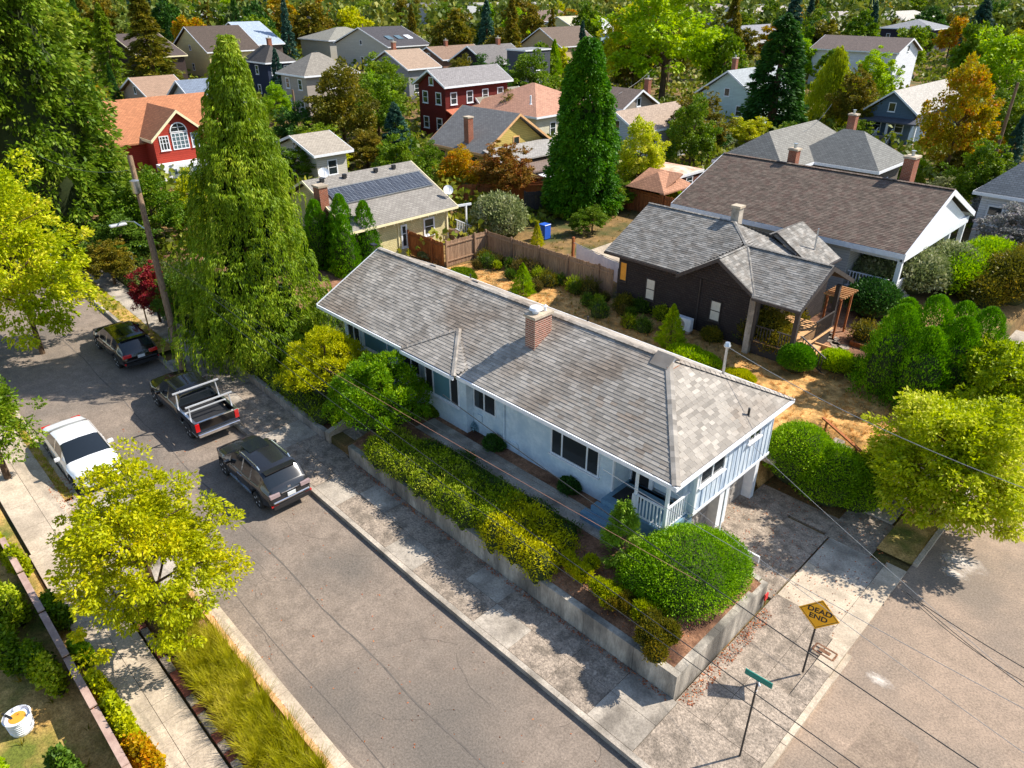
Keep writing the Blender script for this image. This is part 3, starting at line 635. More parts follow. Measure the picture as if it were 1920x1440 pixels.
# ---------------------------------------------------------------- neighbouring houses
def gable_roof_polys(x0, x1, y0, y1, ze, zr, ax):
    if ax == 'x':
        m = (y0 + y1) / 2; a, b_ = (x0, m, zr), (x1, m, zr); return [[(x0, y0, ze), (x1, y0, ze), b_, a], [(x1, y1, ze), (x0, y1, ze), a, b_]]
    m = (x0 + x1) / 2; a, b_ = (m, y0, zr), (m, y1, zr); return [[(x1, y0, ze), (x1, y1, ze), b_, a], [(x0, y1, ze), (x0, y0, ze), a, b_]]
def hip_polys(x0, x1, y0, y1, ze, zr, f=1.0):
    w, d = x1 - x0, y1 - y0
    if w >= d:
        r = d / 2 * f; a, c = (x0 + r, (y0 + y1) / 2, zr), (x1 - r, (y0 + y1) / 2, zr)
        return [[(x0, y0, ze), (x1, y0, ze), c, a], [(x1, y1, ze), (x0, y1, ze), a, c], [(x1, y0, ze), (x1, y1, ze), c], [(x0, y1, ze), (x0, y0, ze), a]]
    r = w / 2 * f; a, c = ((x0 + x1) / 2, y0 + r, zr), ((x0 + x1) / 2, y1 - r, zr)
    return [[(x1, y0, ze), (x1, y1, ze), c, a], [(x0, y1, ze), (x0, y0, ze), a, c], [(x0, y0, ze), (x1, y0, ze), a], [(x1, y1, ze), (x0, y1, ze), c]]
def wallbox(par, x0, x1, y0, y1, z0, ze, mat, ax=None, zr=None, name='wall'):
    b = MB().box(x0, x1, y0, y1, z0, ze)
    if ax == 'x': m = (y0 + y1) / 2; [b.face([(x, y0, ze), (x, y1, ze), (x, m, zr)]) for x in (x0, x1)]
    if ax == 'y': m = (x0 + x1) / 2; [b.face([(x0, y, ze), (x1, y, ze), (m, y, zr)]) for y in (y0, y1)]
    return b.build(name, mat, par)
def chim(par, x, y, z0, z1, mat=None, w=.3, l=.3, pots=1):
    c = MB().box(x - w, x + w, y - l, y + l, z0, z1).build('chimney', mat or M_brickuv, par); MB().box(x - w - .06, x + w + .06, y - l - .06, y + l + .06, z1, z1 + .12).build('chimney_crown', M_concL, c)
    if pots: MB().lathe((x, y, z1 + .12), [(.1, 0), (.09, .25), (.14, .26), (.14, .3)], 8).build('flue', M_metal, c)
    return c
M_brickuv = uvrows('brick_chimney_courses', srgb((158, 84, 60)), srgb((126, 66, 48)), srgb((176, 150, 128)), .21, .075, .012)
def fascia(par, x0, x1, y0, y1, ze, ax, zr, mat, w=.2):
    b = MB()
    if ax == 'x':
        m = (y0 + y1) / 2
        for y in (y0 - .03, y1): b.box(x0, x1, y, y + .03, ze - w, ze - .01)
        for x in (x0 - .04, x1): b.prism([(x, y0, ze + .01), (x + .05, y0, ze + .01), (x + .05, m, zr + .01), (x, m, zr + .01)], w); b.prism([(x, m, zr + .01), (x + .05, m, zr + .01), (x + .05, y1, ze + .01), (x, y1, ze + .01)], w)
    elif ax == 'y':
        m = (x0 + x1) / 2
        for x in (x0 - .03, x1): b.box(x, x + .03, y0, y1, ze - w, ze - .01)
        for y in (y0 - .04, y1): b.prism([(x0, y, ze + .01), (x0, y + .05, ze + .01), (m, y + .05, zr + .01), (m, y, zr + .01)], w); b.prism([(m, y, zr + .01), (m, y + .05, zr + .01), (x1, y + .05, ze + .01), (x1, y, ze + .01)], w)
    else:
        b.box(x0, x1, y0 - .04, y0, ze - w, ze - .01); b.box(x1, x1 + .04, y0, y1, ze - w, ze - .01); b.box(x0, x1, y1, y1 + .04, ze - w, ze - .01); b.box(x0 - .04, x0, y0, y1, ze - w, ze - .01)
    return b.build('fascia', mat, par)
# solar house (cream)
M_solroof = roofm('grey_roof_solar', (150, 145, 138))
sh = empty('house', 'cream shingled bungalow with a row of solar panels along its grey roof', 'house')
X0, X1, Y0, Y1 = -47.4, -37.4, 23.2, 31.9; se, sr = 4.0, 6.3
wallbox(sh, X0 + .6, -38.0, Y0 + .4, 31.4, 1.0, se - .14, M_creamwall, 'y', sr - .16)
sro = roof(sh, gable_roof_polys(X0, X1, Y0, Y1, se, sr, 'y'), M_solroof, 'roof', .12); fascia(sh, X0, X1, Y0, Y1, se, 'y', sr, M_cream, .16)
for i in range(12): MB().box(-38.0, X1 - .02, Y0 + .5 + i * .7, Y0 + .56 + i * .7, se - .27, se - .125).build('rafter_tail', M_cream, sh)
sl = (sr - se) / 5.0; nrm = Vector((sl, 0, 1)).normalized(); upv = Vector((-1, 0, sl)).normalized()
pan = MB(); M_pv = uvrows('solar_cells', (.035, .042, .06), (.04, .047, .068), (.30, .33, .37), .31, .16, .009, rgh=.25, bump=.1, offset=0); 
n_p = 8
for i in range(n_p):
    for j in range(1):
        y0 = Y0 + .75 + i * .96; o = Vector((X1, y0, se)) + upv * 2.55 + nrm * .1
        q = [o, o + Vector((0, .93, 0)), o + Vector((0, .93, 0)) + upv * 1.55, o + upv * 1.55]
        b = MB(); b.face(q, uv=[(0, 0), (.99, 0), (.99, 1.6), (0, 1.6)]); b.face([x - nrm * .04 for x in reversed(q)])
        for k in range(4): b.face([q[k] - nrm * .04, q[(k + 1) % 4] - nrm * .04, q[(k + 1) % 4], q[k]])
        b.build('solar_panel', M_pv, sro)
b = MB(); o = Vector((X1, Y0 + .7, se)) + nrm * .08
for t in (2.5, 4.14): b.bar(o + upv * t, o + upv * t + Vector((0, 7.75, 0)), .05, .06)
b.build('panel_rail', M_metal, sro)
for i, y in enumerate((24.2, 25.9, 28.4, 29.9)): MB().box(-42.0, -41.8, y, y + .25, sr - .2, sr + .06).build('roof_vent', M_black, sro)
for (u, v, h, w, m) in ((755, 378, .55, .07, M_white), (772, 382, .35, .03, M_white), (760, 355, .1, .14, M_black), (622, 390, .12, .12, M_black)):
    x, y = P(u, v, 4.8)
    for _ in range(8): x, y = P(u, v, se + (X1 - x) * sl)
    stack(sro, x, y, se + (X1 - x) * sl - .05, h, w, m)
chim(sh, -40.2, Y0 - .05, 1.2, 6.3, w=.35, l=.3, pots=0)
win(sh, (-38.0, 29.3), hy, nxp, .95, 2.3, 3.5, frame_=M_white, rails=(.5,), fw_=.11); win(sh, (-38.0, 27.4), hy, nxp, .5, 1.9, 3.45, frame_=M_white, rails=(.6,), fw_=.11); win(sh, (-38.0, 24.4), hy, nxp, .8, 1.6, 3.3, frame_=M_white, fw_=.12, rails=(.5,))
b = MB(); b.box(-38.0, -37.9, 25.5, 25.62, 1.1, se - .15); b.box(-38.0, -37.94, 27.15, 27.2, 1.3, se - .15); b.box(-38.0, -37.92, 31.3, 31.42, 1.1, se - .15); b.build('corner_board', M_cream, sh)
b = MB(); b.bar((-37.7, 32.9, 1.4), (-37.7, 32.9, 3.9), .1); b.bar((-38.0, 31.5, 3.85), (-37.6, 33.3, 3.85), .08, .15); b.build('porch_post', M_white, sh)
for k in range(5): MB().box(-38.6 + k * .0, -37.5, 31.6 + k * .3, 31.95 + k * .3, 1.3, 2.3 - k * .2).build('step', M_wood, sh)
rail(sh, (-37.5, 31.7), (-37.5, 33.2), (2.4, 1.4), (3.1, 2.3), M_white, .16)
# dish aerials
def dish(label, x, y, z, par=None):
    t = empty('satellite_dish', label, 'satellite dish', (x, y, z)); b = MB(); b.tube([(0, 0, -.5), (0, 0, 0)], .03); b.build('mast', M_metal, t)
    b = MB(); n = 14; d = Vector((.75, -.35, .56)).normalized(); s = d.cross(Vector((0, 0, 1))).normalized(); w = s.cross(d); rings = []
    for (r, h) in ((0, -.06), (.18, -.04), (.34, .03)): rings.append([d * (h + .1) + s * math.cos(2 * math.pi * k / n) * r + w * math.sin(2 * math.pi * k / n) * r for k in range(n)])
    for a, c in zip(rings, rings[1:]):
        for k in range(n): b.face([a[k], a[(k + 1) % n], c[(k + 1) % n], c[k]])
    b.build('dish', M_white, t); MB().bar(d * .1 - w * .3, d * .45, .03).build('feed_arm', M_metal, t); return t
dish('white satellite dish on the far end of the solar roof beside the orange fence', *P(840, 357, 4.9), 4.9)
dish('white satellite dish at the left end of the solar roof ridge', *P(607, 325, 6.5), 6.5)
# charcoal house
dh = empty('house', 'charcoal shingled bungalow with slate grey cross gabled roof and a front porch', 'house')
rd = []
rd += [[(-23.3, 30.3, 4.5), (-17.9, 30.3, 4.5), (-17.9, 34.1, 6.4), (-23.3, 34.1, 6.4)], [(-17.0, 37.9, 4.5), (-23.3, 37.9, 4.5), (-23.3, 34.1, 6.4), (-17.9, 34.1, 6.4)], [(-17.9, 34.1, 6.4), (-17.9, 30.3, 4.5), (-14.6, 30.3, 4.49), (-14.3, 34.1, 4.9), (-15.6, 37.9, 4.5), (-17.0, 37.9, 4.5)]]
hip_f = [(-17.9, 34.1, 6.4), (-16.6, 32.9, 5.78), (-13.9, 35.7, 4.47), (-16.3, 35.35, 5.64)]
main = [[(-23.3, 30.3, 4.5), (-18.4, 30.3, 4.5), (-16.6, 32.8, 5.76), (-17.9, 34.1, 6.4), (-23.3, 34.1, 6.4)], [(-16.6, 37.9, 4.5), (-23.3, 37.9, 4.5), (-23.3, 34.1, 6.4), (-17.9, 34.1, 6.4), (-16.3, 35.3, 5.8)], hip_f]
cross = [[(-14.2, 30.2, 4.4), (-16.4, 33.0, 5.76), (-16.4, 30.2, 5.76)], [(-18.6, 30.2, 4.4), (-16.4, 30.2, 5.76), (-16.4, 33.2, 5.76), (-18.0, 32.6, 4.8)]]
cross = [[(-14.2, 30.2, 4.4), (-14.2, 30.4, 4.4), (-16.4, 33.0, 5.76), (-16.4, 30.2, 5.76)], cross[1]]
porch = [[(-14.3, 30.0, 4.4), (-11.95, 30.0, 4.4), (-12.0, 32.9, 5.77), (-16.5, 32.9, 5.77)], [(-12.0, 35.8, 4.4), (-14.2, 35.8, 4.4), (-16.5, 32.9, 5.77), (-12.0, 32.9, 5.77)]]
wing = [[(-13.7, 35.3, 4.5), (-13.7, 38.2, 4.5), (-16.1, 38.2, 6.0), (-16.1, 35.3, 6.0)], [(-16.1, 38.2, 6.0), (-18.5, 38.2, 4.5), (-18.5, 36, 4.5), (-16.1, 35.3, 6.0)]]
dro = roof(dh, main + cross + porch + wing, M_shd, 'roof', .1, True)
for a, c in (((-23.3, 34.1, 6.42), (-17.9, 34.1, 6.42)), ((-17.9, 34.1, 6.42), (-16.5, 32.95, 5.8)), ((-16.4, 30.2, 5.78), (-16.4, 32.9, 5.78)), ((-16.4, 32.9, 5.8), (-12.0, 32.9, 5.8)), ((-16.4, 32.9, 5.8), (-14.25, 30.1, 4.45))): capline(dro, a, c, M_shd, .2)
b = MB(); b.box(-22.8, -14.6, 31.0, 37.5, .9, 4.36)
b.face([(-18.5, 30.75, 4.3), (-14.5, 30.75, 4.3), (-16.4, 30.75, 5.6)]); b.face([(-18.5, 30.99, 1.0), (-14.6, 30.99, 1.0), (-14.6, 30.99, 4.35), (-16.4, 30.75, 5.62), (-18.5, 30.99, 4.3)]); b.face([(-22.8, 31.0, 4.3), (-22.8, 37.5, 4.3), (-22.8, 34.1, 6.2)]); b.box(-14.62, -14.0, 35.9, 38.0, 1, 4.3)
b.build('wall', M_darkwall, dh)
M_char = rough('charcoal_paint', srgb((50, 46, 46)), srgb((70, 64, 62)), 5, .1, .6)
for (p, q) in (((-18.6, 30.14, 4.4), (-16.4, 30.14, 5.77)), ((-16.4, 30.14, 5.77), (-14.2, 30.14, 4.4))): MB().prism([p, (p[0], p[1] + .05, p[2]), (q[0], q[1] + .05, q[2]), q], .2).build('bargeboard', M_char, dh)
for (p, q) in (((-11.98, 30.0, 4.41), (-11.98, 32.9, 5.78)), ((-11.98, 32.9, 5.78), (-11.98, 35.8, 4.41))): MB().prism([p, (p[0] + .06, p[1], p[2]), (q[0] + .06, q[1], q[2]), q], .22).build('bargeboard', M_char, dh)
b = MB(); b.box(-23.3, -18.6, 30.22, 30.28, 4.36, 4.48); b.box(-14.3, -11.95, 29.93, 29.99, 4.28, 4.4); b.box(-13.68, -13.6, 35.8, 38.2, 4.4, 4.5); b.build('gutter', M_char, dh)
M_frd = M_char
win(dh, (-20.9, 31.0), hx, ny, .62, 2.2, 3.4, frame_=M_frd, glass=plain('blind_cream', (.6, .58, .5), .6), rails=(.5,), fw_=.05); win(dh, (-16.9, 30.98), hx, ny, .62, 2.2, 3.3, frame_=M_frd, glass=plain('blind_cream', (.6, .58, .5), .6), rails=(.5,), fw_=.05)
M_orange = plain('orange_blind', (.75, .32, .03), .6)  # plain orange colour for one window and the tub filling
win(dh, (-22.8, 31.0), (0, 1), (-1, 0), .9, 2.0, 3.4, frame_=M_frd); win(dh, (-22.7, 31.0), hx, ny, .5, 2.8, 3.9, frame_=M_frd, glass=M_orange, fw_=.05)
chim(dro, -18.1, 34.6, 5.9, 7.05, M_conc, w=.22, l=.22, pots=0)
b = MB(); b.tube([(-17.6, 30.94, 4.2), (-17.6, 30.94, 1.5)], .04); b.build('downpipe', M_char, dh)
b = MB(); b.tube([(-14.6, 36.8, 4.9), (-14.6, 36.8, 6.2)], .04); b.build('service_mast', M_metal, dro)
# its porch
M_deckw = rough('deck_boards_tan', srgb((196, 148, 100)), srgb((224, 178, 130)), 4, .2, .8, isl=.1, streak=(1, 6, 6))
dk = MB().box(-14.4, -12.1, 30.6, 34.6, 1.35, 2.06).build('porch_base', M_char, dh)
y = 30.5
while y < 34.6: MB().box(-14.4, -12.0, y, y + .13, 2.062, 2.1).build('deck_board', M_deckw, dk); y += .145
M_px = M_char
for (x, y) in ((-12.2, 30.5), (-14.2, 30.5), (-12.2, 34.7)): MB().box(x - .1, x + .1, y - .1, y + .1, 2.1, 4.35).build('porch_post', M_px, dh)
MB().box(-14.55, -14.25, 30.35, 30.65, 1.3, 4.2).build('porch_pier', M_conc, dh)
rail(dh, (-14.1, 30.5), (-13.2, 30.5), 2.12, 2.9, M_px, .13); rail(dh, (-13.0, 30.5), (-12.3, 30.5), 2.12, 2.9, M_px, .13); rail(dh, (-12.1, 32.6), (-12.1, 34.6), 2.12, 3.0, M_px, .13)
for k in range(4): MB().box(-12.0 + k * .34, -11.62 + k * .34, 30.9, 32.6, 1.25, 1.92 - k * .17).build('step', M_deckw, dh)
rail(dh, (-12.0, 30.85), (-10.7, 30.85), (2.05, 1.4), (2.9, 2.2), M_px, .13); b = MB(); b.box(-12.0, -10.8, 32.62, 32.7, 1.3, 2.0); b.build('stair_stringer', M_deckw, dh)
# arbour
ar = empty('garden_arbour', 'red brown timber garden arbour with slatted top beside the charcoal porch', 'arbour'); ax_, ay_, _ = gp(1580, 600); ax_, ay_ = P(1553, 552, 3.6)
for (dx, dy) in ((0, 0), (0, 1.3), (.7, 0), (.7, 1.3)): MB().box(ax_ + dx - .045, ax_ + dx + .045, ay_ + dy - .045, ay_ + dy + .045, 1.35, 3.5).build('post', M_woodr, ar)
for dx in (0, .7): MB().box(ax_ + dx - .03, ax_ + dx + .03, ay_ - .2, ay_ + 1.5, 3.5, 3.6).build('beam', M_woodr, ar)
for k in range(7): MB().box(ax_ - .2, ax_ + .9, ay_ - .1 + k * .25, ay_ - .06 + k * .25, 3.602, 3.68).build('slat', M_woody, ar)
# heat pump
x, y, z = gp(1283, 612); hp = empty('heat_pump', 'white heat pump unit on blocks against the charcoal wall', 'heat pump', (-17.9, 30.35, 1.4))
MB().box(-.45, .45, -.16, .16, .12, .8).build('casing', M_white, hp, bevel=.02); b = MB(); b.lathe((-.12, -.165, .46), [(.25, 0), (.25, -.012), (.0, -.012)], 18, 'y'); b.build('fan_grille', M_metal, hp)
b = MB(); b.box(-.4, -.25, -.2, .2, 0, .12); b.box(.25, .4, -.2, .2, 0, .12); b.build('foot', M_concL, hp)
# brown roofed long house
bh_ = empty('house', 'long pale grey house under a wide brown shingled roof with a white gabled end', 'house')
q = [[(-26.2, 40.9, 4.6), (-11.4, 40.9, 4.6), (-11.4, 46.9, 7.0), (-26.2, 46.9, 7.0)], [(-11.4, 52.9, 4.6), (-26.2, 52.9, 4.6), (-26.2, 46.9, 7.0), (-11.4, 46.9, 7.0)]]
bro = roof(bh_, q, M_shb, 'roof', .12, [q[0]]); capline(bro, (-26.2, 46.9, 7.03), (-11.4, 46.9, 7.03), M_shb, .3); fascia(bh_, -26.2, -11.4, 40.9, 52.9, 4.6, 'x', 7.0, M_white, .3)
M_greysid = wallm('pale_grey_siding', (188, 186, 180)); wallbox(bh_, -25.6, -14.4, 41.4, 52.4, 1.0, 4.45, M_greysid, 'x', 6.85)
b = MB(); b.box(-14.4, -11.6, 41.4, 41.55, 4.0, 4.45); b.box(-11.7, -11.5, 41.4, 52.4, 4.0, 4.45); b.build('porch_beam', M_white, bh_)
b = MB(); b.face([(-11.62, 41.9, 4.47), (-11.62, 51.9, 4.47), (-11.62, 46.9, 6.62)]); b.face([(-11.7, 51.9, 4.47), (-11.7, 41.9, 4.47), (-11.7, 46.9, 6.62)]); b.build('gable_panel', M_white, bh_)
for y in (41.5, 44.5, 49.3, 52.2): MB().box(-11.8, -11.55, y - .12, y + .12, 1.9, 4.0).build('porch_post', M_white, bh_)
MB().box(-14.4, -11.5, 41.4, 52.3, 1.2, 1.9).build('porch_floor', M_greysid, bh_)
rail(bh_, (-14.3, 41.45), (-12.0, 41.45), 1.95, 2.85, M_white, .17, .05); rail(bh_, (-11.6, 41.7), (-11.6, 44.4), 1.95, 2.8, M_white, .17, .05); rail(bh_, (-11.6, 49.4), (-11.6, 52.1), 1.95, 2.8, M_white, .17, .05)
win(bh_, (-17.5, 41.4), hx, ny, 1.2, 2.5, 3.9, mull=(.6,)); win(bh_, (-21, 41.4), hx, ny, 1.2, 2.5, 3.9, mull=(.6,))
chim(bro, -21.5, 47.6, 6.0, 7.75, w=.28, l=.28); chim(bro, -14.4, 48.0, 6.0, 8.2, w=.3, l=.45)
for (u, v) in ((1456, 396), (1404, 383), (1462, 362)):
    x, y = P(u, v, 5.5)
    for _ in range(10): x, y = P(u, v, 4.6 + (y - 40.9) * .4)
    stack(bro, x, y, 4.6 + (y - 40.9) * .4 - .05, .45, .06)
for (u, v) in ((1330, 380), (1500, 414), (1572, 428), (1640, 441)):
    x, y = P(u, v, 5.2)
    for _ in range(10): x, y = P(u, v, 4.6 + (y - 40.9) * .4)
    b = MB(); b.obox((x, y, 4.6 + (y - 40.9) * .4 + .04), (.55, 0, 0), (0, .07, .028), (0, 0, .03)); b.build('slot_vent', M_black, bro)
# ---------------------------------------------------------------- houses set out from their eave corners
def house(label, left, near, right, ze, rise, ax, wall, rf_, z0=1.6, trim=None, wl=2, wr=2, st=1, oh=.5, extra=None, ch=None, f=1.0, glass=None, cat='house'):
    """left / near / right: where the eave corners (-x,-y) (+x,-y) (+x,+y) lie in the photo"""
    x1, y0 = P(*near, ze); xl, _ = P(*left, ze); _, yr = P(*right, ze); x0, y1 = min(xl, x1 - 4), max(yr, y0 + 4)
    t = empty('house', label, cat); zr = ze + rise; trim = trim or M_white; H = ze - z0
    polys = gable_roof_polys(x0, x1, y0, y1, ze, zr, ax) if ax in 'xy' else hip_polys(x0, x1, y0, y1, ze, zr, f) if ax == 'h' else [[(x0, y0, ze), (x1, y0, ze), (x1, y1, ze), (x0, y1, ze)]]
    ro = roof(t, polys, rf_, 'roof', .15); fascia(t, x0, x1, y0, y1, ze, ax, zr, trim, .22)
    wallbox(t, x0 + oh, x1 - oh, y0 + oh, y1 - oh, z0 - .6, ze - .16, wall, ax if ax in 'xy' else None, zr - .18 - oh * rise / ((y1 - y0) / 2 if ax == 'x' else (x1 - x0) / 2) * 0)
    for s in range(st):
        zb_ = z0 + .9 + s * 2.8 if st > 1 else z0 + 1.0; zt = min(zb_ + 1.35, ze - .3)
        for k in range(wl): w = 1.0; xx_ = x0 + oh + (x1 - x0 - 2 * oh) * (k + .5) / wl - w / 2; win(t, (xx_, y0 + oh), hx, ny, w, zb_, zt, trim, glass, rails=(.5,), fw_=.1)
        for k in range(wr): w = 1.0; yy_ = y0 + oh + (y1 - y0 - 2 * oh) * (k + .5) / wr - w / 2; win(t, (x1 - oh, yy_), hy, nxp, w, zb_, zt, trim, glass, rails=(.5,), fw_=.1)
    if ax in 'xy':
        if ax == 'x': win(t, (x1 - oh, (y0 + y1) / 2 - .4), hy, nxp, .8, ze - .1, ze + min(.9, rise * .5), trim, glass, fw_=.08)
        else: win(t, ((x0 + x1) / 2 - .4, y0 + oh), hx, ny, .8, ze - .1, ze + min(.9, rise * .5), trim, glass, fw_=.08)
    if ch: chim(ro, x0 + (x1 - x0) * ch[0], y0 + (y1 - y0) * ch[1], ze, zr + .9)
    return t, ro, (x0, x1, y0, y1, ze, zr)
G = lambda c: roofm('roof_%d_%d_%d' % c, c)
Wl = lambda c: wallm('siding_%d_%d_%d' % c, c)
house('grey two storey house with a hipped roof and cream clapboard on its sunny side', (507, 136), (570, 143), (657, 132), 7.2, 2.4, 'h', Wl((172, 162, 152)), G((150, 144, 134)), st=2, wl=2, wr=1, ch=None)
house('navy blue house with white trimmed windows behind the grey hipped house', (455, 112), (497, 118), (548, 113), 7.2, 2.2, 'h', Wl((46, 54, 74)), G((96, 90, 86)), st=2, wl=1, wr=2, ch=(.5, .6))
t, ro, q = house('dark red two storey house with white trim and a long grey roof', (775, 155), (833, 163), (963, 149), 7.4, 1.6, 'y', Wl((104, 38, 34)), G((150, 146, 146)), st=2, wl=2, wr=4)
b = MB(); x1, y0, y1 = q[1], q[2], q[3]; b.prism([(x1 - .4, y0 + .4, 4.9), (x1 + 1.2, y0 + .4, 4.3), (x1 + 1.2, y1 - 3, 4.3), (x1 - .4, y1 - 3, 4.9)], .12); b.build('lower_roof', G((206, 120, 92)), t)
t, ro, q = house('pale house with a broad salmon coloured hipped roof', (885, 196), (1006, 220), (1062, 190), 4.8, 2.6, 'h', Wl((214, 208, 186)), G((196, 148, 124)), wl=3, wr=2)
x0, x1, y0, y1 = q[:4]; xm, ym = P(907, 192, 5.0); pl = gable_roof_polys(xm - 2.2, xm + 2.2, ym - 2, ym + 6, 4.6, 6.4, 'y'); roof(t, pl, G((150, 144, 130)), 'porch_roof', .12); wallbox(t, xm - 1.9, xm + 1.9, ym - 1.6, ym + 5, 1, 4.5, Wl((226, 220, 190)), 'y', 6.2, 'porch_wall'); fascia(t, xm - 2.2, xm + 2.2, ym - 2, ym + 6, 4.6, 'y', 6.4, M_white, .25)
stack(ro, *P(995, 190, 6.2), 5.9, .9, .1, M_white)
# grey roofed bungalow with a tall brick chimney
t, ro, q = house('bungalow with a grey gabled roof, tall brick chimney and salmon trimmed gable end', (794, 268), (906, 289), (985, 254), 4.4, 2.9, 'x', Wl((196, 172, 96)), G((138, 136, 134)), trim=M_woody, wl=3, wr=1)
x0, x1, y0, y1, ze_, zr_ = q; cxx, cyy = P(868, 268, 4.9); chim(t, x0 + (x1 - x0) * .62, y0 + 1.0, 3.5, 7.0, w=.3, l=.3, pots=0)
b = MB(); b.prism([(x1 - .2, y0 + .1, 4.7), (x1 + 2.6, y0 - .2, 4.0), (x1 + 2.6, y1, 4.0), (x1 - .2, y1 - .2, 4.7)], .12); b.build('pent_roof', G((168, 164, 160)), t)
b = MB(); b.prism([(x1 + 1.0, y0 + 2.0, 3.7), (x1 + 4.4, y0 + 1.8, 3.3), (x1 + 4.4, y1 - .5, 3.3), (x1 + 1.0, y1 - .5, 3.7)], .15); b.build('porch_roof', G((140, 122, 112)), t)
b = MB(); b.prism([(x1 + 3.4, y0 + 2.6, 3.0), (x1 + 5.3, y0 + 2.4, 2.85), (x1 + 5.3, y1 - 2, 2.85), (x1 + 3.4, y1 - 2, 3.0)], .12); b.build('awning', M_white, t)
dkx, dky = x1 + 4.6, y0 + 2.4; MB().box(dkx - 2.4, dkx + .8, dky, y1 - 1.5, 1.2, 1.9).build('deck', M_woodr, t); rail(t, (dkx + .8, dky), (dkx + .8, y1 - 1.6), 1.95, 2.8, M_woodr, .22, .06); rail(t, (dkx - 2.0, dky), (dkx + .8, dky), 1.95, 2.8, M_woodr, .22, .06)
house('small house with a tan roof, skylight and white walls behind the yellow tree', (1110, 235), (1198, 250), (1268, 219), 4.8, 1.7, 'y', Wl((206, 212, 220)), G((178, 158, 140)), wl=1, wr=2)
house('grey brown gabled house with white bargeboards and a stone chimney', (1108, 192), (1168, 205), (1208, 190), 5.0, 1.8, 'x', Wl((150, 140, 130)), G((130, 114, 104)), wl=1, wr=1, ch=(.85, .8))
t, ro, q = house('long white barn like house with a brown roof and a tall blank white gable', (1556, 86), (1686, 99), (1716, 92), 7.8, 2.0, 'x', Wl((232, 234, 240)), G((126, 112, 106)), wl=3, wr=0, st=1)
xm, ym = P(1612, 104, 6); roof(t, gable_roof_polys(xm - 3, xm + 3, ym - 1, ym + 7, 6.0, 8.2, 'y'), G((126, 112, 106)), 'dormer_roof', .12); wallbox(t, xm - 2.7, xm + 2.7, ym - .6, ym + 6, 1, 5.9, Wl((232, 234, 240)), 'y', 8.0, 'dormer_wall')
house('dark house with solar panels on a pale hipped roof among the trees', (1668, 50), (1752, 55), (1778, 51), 8.0, 2.0, 'h', Wl((52, 50, 62)), G((150, 152, 156)), wl=3, wr=1, st=2)
t, ro, q = house('blue bungalow with a gabled porch, white stair rails and pale roof', (1617, 204), (1720, 214), (1762, 180), 4.9, 2.2, 'y', Wl((96, 116, 134)), G((190, 184, 176)), wl=2, wr=1)
xm, ym = P(1668, 222, 4.2); b = MB(); b.prism([(xm - 3.4, ym - .6, 3.9), (xm + 3.4, ym - .6, 3.9), (xm + 3.2, ym + 2.4, 4.6), (xm - 3.2, ym + 2.4, 4.6)], .14); b.build('porch_roof', G((96, 98, 106)), t)
for dx in (-3, 0, 3): MB().box(xm + dx - .12, xm + dx + .12, ym - .3, ym - .06, 1.6, 3.8).build('porch_post', M_white, t)
for k in range(6): MB().box(xm - .7, xm + .7, ym - .9 - k * .3, ym - .6 - k * .3, 1.2, 2.4 - k * .18).build('step', M_conc, t)
rail(t, (xm - .8, ym - .5), (xm - .8, ym - 2.4), (2.4, 1.4), (3.2, 2.2), M_white, .25, .05); rail(t, (xm + .8, ym - .5), (xm + .8, ym - 2.4), (2.4, 1.4), (3.2, 2.2), M_white, .25, .05)
house('pale sea green house half hidden behind the dark conifer', (1336, 168), (1420, 186), (1462, 165), 5.0, 3.0, 'y', Wl((196, 216, 214)), G((170, 176, 180)), wl=2, wr=1, ch=(.2, .5))
house('blue grey roofed house with a white dormer at the far left', (297, 190), (372, 205), (420, 180), 5.4, 2.6, 'y', Wl((206, 208, 212)), G((128, 140, 158)), wl=1, wr=1)
# red gabled house with arched window
rg = empty('house', 'red gabled house with an arched window above white garage doors', 'house')
X, Yl = P(286, 262, 5.4); _, Yr = P(372, 246, 5.4); Ym = (Yl + Yr) / 2
zr_ = hgt(X, Ym, 205); M_redsid = wallm('red_shingle_siding', (170, 62, 48)); M_org = G((190, 128, 92))
roof(rg, [[(X - 7, Yl - .3, 5.4), (X + .4, Yl - .3, 5.4), (X + .4, Ym, zr_), (X - 7, Ym, zr_)], [(X + .4, Yr + .3, 5.4), (X - 7, Yr + .3, 5.4), (X - 7, Ym, zr_), (X + .4, Ym, zr_)]], M_org, 'roof', .12)
roof(rg, gable_roof_polys(X - 12, X - 1.5, Yl - 4, Yr + 3.5, 5.0, zr_ + .4, 'y'), M_org, 'main_roof', .12); fascia(rg, X - 7, X + .4, Yl - .3, Yr + .3, 5.4, 'x', zr_, M_cream, .26)
wallbox(rg, X - 7, X, Yl, Yr, 1.2, 5.3, M_redsid, 'x', zr_ - .15); wallbox(rg, X - 11.5, X - 2, Yl - 3.5, Yr + 3, 1.2, 4.9, M_redsid, None, None, 'main_wall')
zt = zr_
win(rg, (X, Ym - .75), hy, nxp, 1.5, 4.3, 5.75, mull=(.38, .75, 1.12), rails=(.25, .5, .75), fw_=.08, sill=False, glass=M_glassb); win(rg, (X, Ym - 1.85), hy, nxp, .85, 4.35, 5.6, mull=(.28, .56), rails=(.5, .75), fw_=.08, glass=M_gdk); win(rg, (X, Ym + 1.0), hy, nxp, .85, 4.35, 5.6, mull=(.42,), rails=(.5, .75), fw_=.08, glass=M_glassb)
b = MB(); n = 10; arc = lambda r, dx: [(X + dx, Ym + r * math.cos(math.pi * k / n), 5.85 + r * math.sin(math.pi * k / n)) for k in range(n + 1)]
A_, C2 = arc(.78, .06), arc(.68, .06)
for k in range(n): b.face([A_[k], A_[k + 1], C2[k + 1], C2[k]])
